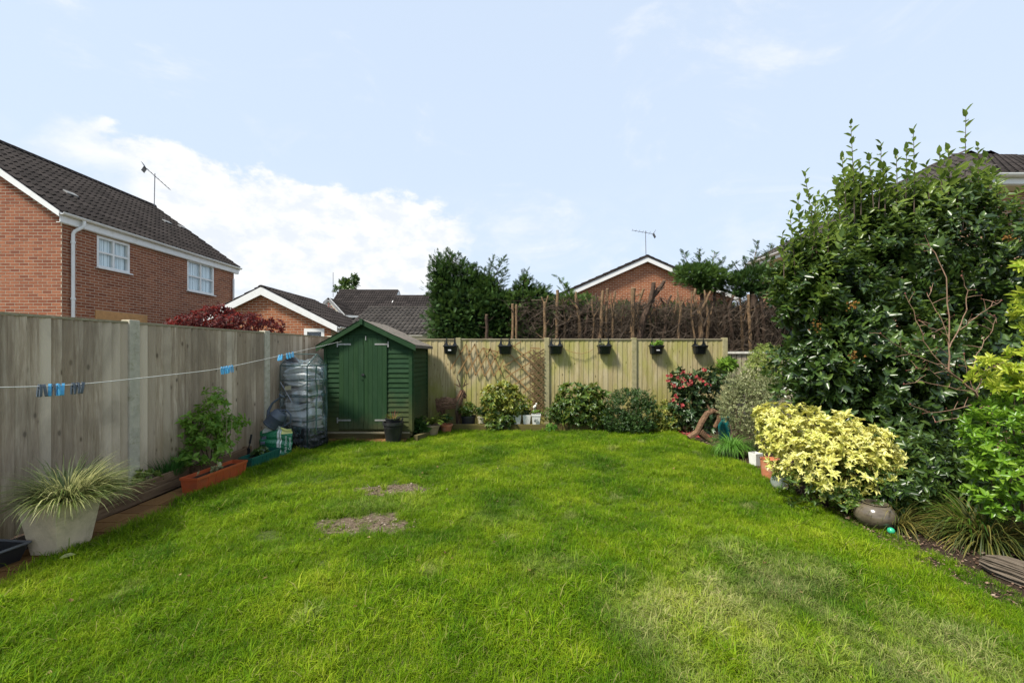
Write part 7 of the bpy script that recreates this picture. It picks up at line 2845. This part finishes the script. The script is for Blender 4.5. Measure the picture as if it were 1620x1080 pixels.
# fallen petals
fp = []
rg = np.random.default_rng(3)
n = 260
px_ = rg.uniform(1072, 1108, n)
yy = rg.uniform(7.7, 8.6, n)
V, Fc = stamp(LEAF2_V, LEAF2_F, np.stack([(px_ - CX) / F * 8.2, yy, rg.uniform(.012, .035, n)], 1), *orient_np(unit(np.stack([rg.normal(size=n), rg.normal(size=n), .1 * rg.normal(size=n)], 1)), np.tile([[0, 0, 1.0]], (n, 1))), np.full((n, 3), .035))
tag(link('fallen_petals', mesh_np('fallen_petals', V, Fc, mt_rose)), 'pink-red petals fallen on the soil under the flowering shrub', None, None, 'stuff')
# bark chips and pebbles on the right bed
m_chip, t = new_mat('bark_and_pebbles')
t.done(t.bsdf(t.ramp(t.rnd(), [(0, (.03, .018, .011)), (.4, (.08, .045, .026)), (.7, (.16, .10, .065)), (.92, (.20, .13, .09)), (1, (.38, .30, .22))]), .8, 0, None, .3))
n = 5200
y_ = rg.uniform(1.9, 8.2, n)
x_ = np.array([right_edge(v) for v in y_]) + .02 + rg.random(n) ** 1.6 * 1.3
rd = rg.random(n)
dd_ = unit(np.stack([rg.normal(size=n), rg.normal(size=n), .25 * rg.normal(size=n)], 1))
nn = unit(np.stack([.3 * rg.normal(size=n), .3 * rg.normal(size=n), np.ones(n)], 1))
D_, S_, N_ = orient_np(dd_, nn)
OC_V = [(0, -.3, 0), (1, -.4, .1), (.9, .45, 0), (.1, .35, .05), (.1, -.25, .35), (.85, -.3, .4), (.8, .3, .38), (.15, .3, .3)]
OC_F = [(0, 3, 2, 1), (4, 5, 6, 7), (0, 1, 5, 4), (1, 2, 6, 5), (2, 3, 7, 6), (3, 0, 4, 7)]
s_ = rg.uniform(.007, .024, n)[:, None]
V, Fc = stamp(OC_V, OC_F, np.stack([x_, y_, rg.uniform(-.006, .008, n)], 1), D_, S_, N_, np.concatenate([s_, s_ * rg.uniform(.5, 1.3, (n, 1)), s_ * .7], 1))
tag(link('bark_chips', mesh_np('bark_chips', V, Fc, m_chip)), 'bark chips and small pebbles on the soil of the right bed', None, None, 'stuff')
# fallen leaf in the left foreground and one yellow leaf by the log
for (px, py, L_, m, lab) in ((102, 893, .095, mt_pit, 'pale crumpled leaf lying on the grass in front of the concrete pot'), (1612, 910, .13, mt_limey, 'golden strap leaf lying above the weathered log')):
    c = GP(px, py)
    V = np.array(LEAF8_V) * np.array([L_, L_ * .3, L_ * .6])
    o = link('fallen_leaf', mesh_np('fallen_leaf', V, np.array(LEAF8_F), m))
    o.location = (c.x - .04, c.y, .05)
    o.rotation_euler = (.3, -.2, .4)
    tag(o, lab, 'leaf')

# ================================================================== grass
m_blade, t = new_mat('grass_blade')
at = t.n.new('ShaderNodeAttribute')
at.attribute_type = 'INSTANCER'
at.attribute_name = 'straw'
r_ = t.rnd()
pn = t.noise(t.pos(), 1.3, 5, .6, .3)
f = t.math('ADD', t.math('MULTIPLY', r_, .45), t.math('MULTIPLY', t.math('SUBTRACT', pn, .37), 2.0))
c = t.ramp(f, [(.05, (.030, .094, .005)), (.35, (.083, .178, .004)), (.63, (.170, .275, .006)), (.97, (.32, .38, .025))])
isl = t.n.new('ShaderNodeNewGeometry').outputs['Random Per Island']
dry = t.step(isl, .89, .93, 0, .75)
c = t.mix(dry, c, (.27, .24, .085))
st = t.math('MULTIPLY', at.outputs['Fac'], t.step(isl, .1, .8, .25, 1.0))
c = t.mix(st, c, (.46, .41, .20))
b = t.bsdf(c, .6, 0, None, .10)
tr_ = t.n.new('ShaderNodeBsdfTranslucent')
t.l.new(t.mix(.4, c, (.32, .46, .03)), tr_.inputs[0])
mx = t.n.new('ShaderNodeMixShader')
mx.inputs[0].default_value = .35
t.l.new(b, mx.inputs[1])
t.l.new(tr_.outputs[0], mx.inputs[2])
t.done(mx.outputs[0])
clump_col = bpy.data.collections.new('grass_tufts')
NV = 12
for v in range(NV):
    rg = np.random.default_rng(900 + v)
    n = 26
    tmp = bpy.data.objects.new('tuft', None)
    hh = rg.uniform(.022, .062, n) * (1 + .35 * (rg.random(n) > .85))
    xy = rg.normal(size=(n, 2)) * .022
    az = rg.uniform(0, 2 * PI, n)
    ln = rg.uniform(.15, 1.15, n)
    wd = rg.uniform(.0018, .0036, n)
    if v >= 8:
        # coarse tuft: fewer, longer and broader blades splaying from one crown
        hh = rg.uniform(.035, .095, n)
        xy *= .45
        ln = rg.uniform(.3, 1.5, n)
        wd = rg.uniform(.003, .0055, n)
    Vs, Fs = [], []
    for i in range(n):
        h = np.array([math.cos(az[i]), math.sin(az[i]), 0])
        s = np.array([-h[1], h[0], 0]) * wd[i] / 2
        p0 = np.array([xy[i, 0], xy[i, 1], -.004])
        b = len(Vs)
        for k, (a, z, w_) in enumerate(((0, 0, 1), (.18, .42, .95), (.5, .78, .7))):
            q_ = p0 + h * (a * ln[i] * hh[i]) + np.array([0, 0, z * hh[i]])
            Vs += [q_ - s * w_, q_ + s * w_]
        Vs.append(p0 + h * (ln[i] * hh[i]) + np.array([0, 0, hh[i] * (1.0 - .18 * ln[i])]))
        Fs += [(b, b + 1, b + 3, b + 2), (b + 2, b + 3, b + 5, b + 4)]
        Fs.append((b + 4, b + 5, b + 6, b + 6))
    me = bpy.data.meshes.new('tuft')
    me.from_pydata([tuple(q_) for q_ in Vs], [], [f_ if f_[2] != f_[3] else f_[:3] for f_ in Fs])
    me.materials.append(m_blade)
    o = bpy.data.objects.new('tuft', me)
    clump_col.objects.link(o)
# tuft positions
rg = np.random.default_rng(77)
NP = 46000
y_ = 1.5 + (8.42 - 1.5) * rg.random(NP)
x_ = -3.55 + 7.3 * rg.random(NP)
le = np.array([left_edge(v) for v in y_])
re = np.array([right_edge(v) for v in y_])
fe = np.array([far_edge(v) for v in x_])
ed = .03 * rg.normal(size=NP)
keep = (x_ > le + ed) & (x_ < re + ed) & (y_ < fe + ed)
# more tufts close by
yn_ = 1.6 + 2.6 * rg.random(16000)
xn_ = -3.4 + 6.7 * rg.random(16000)
x_ = np.concatenate([x_[keep], xn_])
y_ = np.concatenate([y_[keep], yn_])


def field(x, y, sc, seed):
    r2 = np.random.default_rng(seed)
    s = np.zeros(len(x))
    for k in range(9):
        a = r2.uniform(0, PI * 2)
        fq = sc * (1 + .55 * k)
        s += np.sin(fq * (x * math.cos(a) + y * math.sin(a)) + r2.uniform(0, 6.28)) / (1 + .35 * k)
    return s / 2.6


bare = np.zeros(len(x_))
for (cx_, cy_, rx, ry) in ((-1.36, 3.80, .40, .22), (-1.33, 4.74, .38, .19), (-2.05, 3.55, .12, .1)):
    q_ = ((x_ - cx_) / rx) ** 2 + ((y_ - cy_) / ry) ** 2
    bare = np.maximum(bare, np.clip(1.45 - q_ + 1.2 * field(x_, y_, 13, 3), 0, 1))
straw = np.zeros(len(x_))
for (cx_, cy_, rx, ry, am) in ((1.25, 2.45, .75, .60, .75), (1.75, 2.95, .6, .5, .6), (2.1, 2.2, .6, .5, .6), (-1.36, 4.3, .6, .5, .2), (.3, 3.0, .3, .2, .25), (.9, 2.0, .3, .25, .5), (-.2, 3.9, .5, .3, .15)):
    q_ = ((x_ - cx_) / rx) ** 2 + ((y_ - cy_) / ry) ** 2
    straw = np.maximum(straw, am * np.clip(1.2 - q_, 0, 1) * np.clip(.55 + .7 * field(x_, y_, 8, 5), 0, 1))
straw = np.maximum(straw, .5 * np.clip(field(x_, y_, 5, 9) - .85, 0, 1) * 2)
thin = .86 * bare + .8 * np.clip(field(x_, y_, 9, 12) - .5, 0, 1)
keep = rg.random(len(x_)) > thin
x_, y_, straw, bare = x_[keep], y_[keep], straw[keep], bare[keep]
n = len(x_)
scl = (1.0 + .30 * field(x_, y_, 3.2, 21) + .22 * field(x_, y_, 11, 22)) * rg.uniform(.7, 1.25, n)
re_ = np.array([right_edge(v) for v in y_])
scl *= np.clip(.55 + (re_ - x_) / .35, .55, 1) * (1 - .45 * bare)
# grass is longer against the edges
el_ = np.clip(1 - (x_ + 3.5) / .5, 0, 1)
scl *= 1 + .35 * el_
scl = np.clip(scl * .9, .35, 1.7)
lf = field(x_, y_, 2.3, 31)
rot = np.stack([.22 * field(x_, y_, 3.1, 32) + rg.normal(size=n) * .12, .22 * lf + rg.normal(size=n) * .12, rg.uniform(0, 2 * PI, n)], 1)
me = bpy.data.meshes.new('lawn_grass')
me.vertices.add(n)
me.vertices.foreach_set('co', np.stack([x_, y_, np.zeros(n)], 1).astype(np.float32).ravel())


def attr(nm, typ, arr, key):
    a_ = me.attributes.new(nm, typ, 'POINT')
    a_.data.foreach_set(key, np.asarray(arr).ravel())


attr('rot', 'FLOAT_VECTOR', rot.astype(np.float32), 'vector')
attr('scl', 'FLOAT', scl.astype(np.float32), 'value')
attr('straw', 'FLOAT', straw.astype(np.float32), 'value')
coarse = rg.random(n) < (.05 + .25 * np.clip(field(x_, y_, 6, 41) - .2, 0, 1) + .35 * straw)
attr('pick', 'INT', np.where(coarse, rg.integers(8, NV, n), rg.integers(0, 8, n)).astype(np.int32), 'value')
me.materials.append(m_blade)
go = link('lawn_grass', me)
tag(go, 'fresh green mown grass covering the lawn', None, None, 'stuff')
ng = bpy.data.node_groups.new('grass', 'GeometryNodeTree')
ng.interface.new_socket('Geometry', in_out='INPUT', socket_type='NodeSocketGeometry')
ng.interface.new_socket('Geometry', in_out='OUTPUT', socket_type='NodeSocketGeometry')
gi, go_ = ng.nodes.new('NodeGroupInput'), ng.nodes.new('NodeGroupOutput')
ip = ng.nodes.new('GeometryNodeInstanceOnPoints')
ci = ng.nodes.new('GeometryNodeCollectionInfo')
ci.inputs['Collection'].default_value = clump_col
ci.inputs['Separate Children'].default_value = True
ci.inputs['Reset Children'].default_value = True


def named(nm, typ):
    q_ = ng.nodes.new('GeometryNodeInputNamedAttribute')
    q_.data_type = typ
    q_.inputs['Name'].default_value = nm
    return [s for s in q_.outputs if s.enabled and s.name == 'Attribute'][0]


mp = ng.nodes.new('GeometryNodeMeshToPoints')
ng.links.new(gi.outputs[0], mp.inputs['Mesh'])
ng.links.new(mp.outputs[0], ip.inputs['Points'])
ng.links.new(ci.outputs[0], ip.inputs['Instance'])
ip.inputs['Pick Instance'].default_value = True
ng.links.new(named('pick', 'INT'), ip.inputs['Instance Index'])
ng.links.new(named('rot', 'FLOAT_VECTOR'), ip.inputs['Rotation'])
ng.links.new(named('scl', 'FLOAT'), ip.inputs['Scale'])
ng.links.new(ip.outputs[0], go_.inputs[0])
md = go.modifiers.new('grass', 'NODES')
md.node_group = ng
# clumped soil showing in the worn patches
m_worn, t = new_mat('dry_bare_soil')
n2 = t.noise(t.pos(), 30, 7, .7)
t.done(t.bsdf(t.ramp(n2, [(.3, (.07, .05, .032)), (.55, (.15, .115, .08)), (.75, (.26, .21, .16))]), .95, 0, t.bump(n2, 1, .03), .1))
for (cx_, cy_, rx, ry, lab) in ((-1.36, 3.80, .44, .27, 'nearer worn bare-earth patch in the lawn'), (-1.33, 4.74, .42, .23, 'farther worn bare-earth patch in the lawn')):
    vs, fs = [], []
    N = 40
    rgp = np.random.default_rng(int(cy_ * 10))
    for j in range(9):
        for i in range(N):
            a = 2 * PI * i / N
            k_ = j / 8
            rr_ = k_ * (1 + .16 * math.sin(3 * a + cy_) + .1 * math.sin(7 * a))
            vs.append((cx_ + rx * rr_ * math.cos(a), cy_ + ry * rr_ * math.sin(a), .012 * (1 - k_) + .004 + rgp.uniform(-.004, .006) * (1 - k_)))
    for j in range(8):
        for i in range(N):
            i2 = (i + 1) % N
            fs.append((j * N + i, j * N + i2, (j + 1) * N + i2, (j + 1) * N + i))
    o = MB().add(vs, fs).build('bare_soil', m_worn, None, smooth=True)
    tag(o, lab, None, None, 'structure')

# dead leaves and clippings scattered over the lawn
rg = np.random.default_rng(15)
n = 170
x_ = rg.uniform(-3.3, 3.0, n)
y_ = rg.uniform(1.9, 8.0, n)
dd_ = unit(np.stack([rg.normal(size=n), rg.normal(size=n), .2 * rg.normal(size=n)], 1))
D_, S_, N_ = orient_np(dd_, unit(np.stack([.4 * rg.normal(size=n), .4 * rg.normal(size=n), np.ones(n)], 1)))
l_ = rg.uniform(.012, .035, n)[:, None]
V, Fc = stamp(LEAF4_V, LEAF4_F, np.stack([x_, y_, rg.uniform(.03, .05, n)], 1), D_, S_, N_, np.concatenate([l_, l_ * .4, l_], 1))
mt_dead = leafmat('dead_leaf', [(.1, (.10, .055, .02)), (.6, (.22, .14, .05)), (1, (.40, .33, .16))], .7, .2, .2)
tag(link('leaf_litter', mesh_np('leaf_litter', V, Fc, mt_dead)), 'small dead leaves scattered over the lawn', None, None, 'stuff')

# crumbs of dry soil in the two worn patches
n = 1300
k_ = rg.random(n) < .5
x_ = np.where(k_, -1.36 + .24 * rg.normal(size=n), -1.33 + .23 * rg.normal(size=n))
y_ = np.where(k_, 3.80 + .13 * rg.normal(size=n), 4.74 + .11 * rg.normal(size=n))
D_, S_, N_ = orient_np(unit(rg.normal(size=(n, 3)) * np.array([1, 1, .3])), unit(rg.normal(size=(n, 3)) * .4 + np.array([0, 0, 1])))
l_ = rg.uniform(.006, .026, n)[:, None] * np.where(rg.random((n, 1)) < .8, .6, 1)
V, Fc = stamp(OC_V, OC_F, np.stack([x_, y_, rg.uniform(.002, .014, n)], 1), D_, S_, N_, np.concatenate([l_, l_, l_], 1))
m_crumb, t = new_mat('soil_crumb')
t.done(t.bsdf(t.ramp(t.rnd(), [(0, (.05, .034, .02)), (.5, (.13, .10, .07)), (1, (.30, .25, .19))]), .95, 0, None, .1))
tag(link('soil_crumbs', mesh_np('soil_crumbs', V, Fc, m_crumb)), 'crumbs of dry earth in the worn patches of the lawn', None, None, 'stuff')
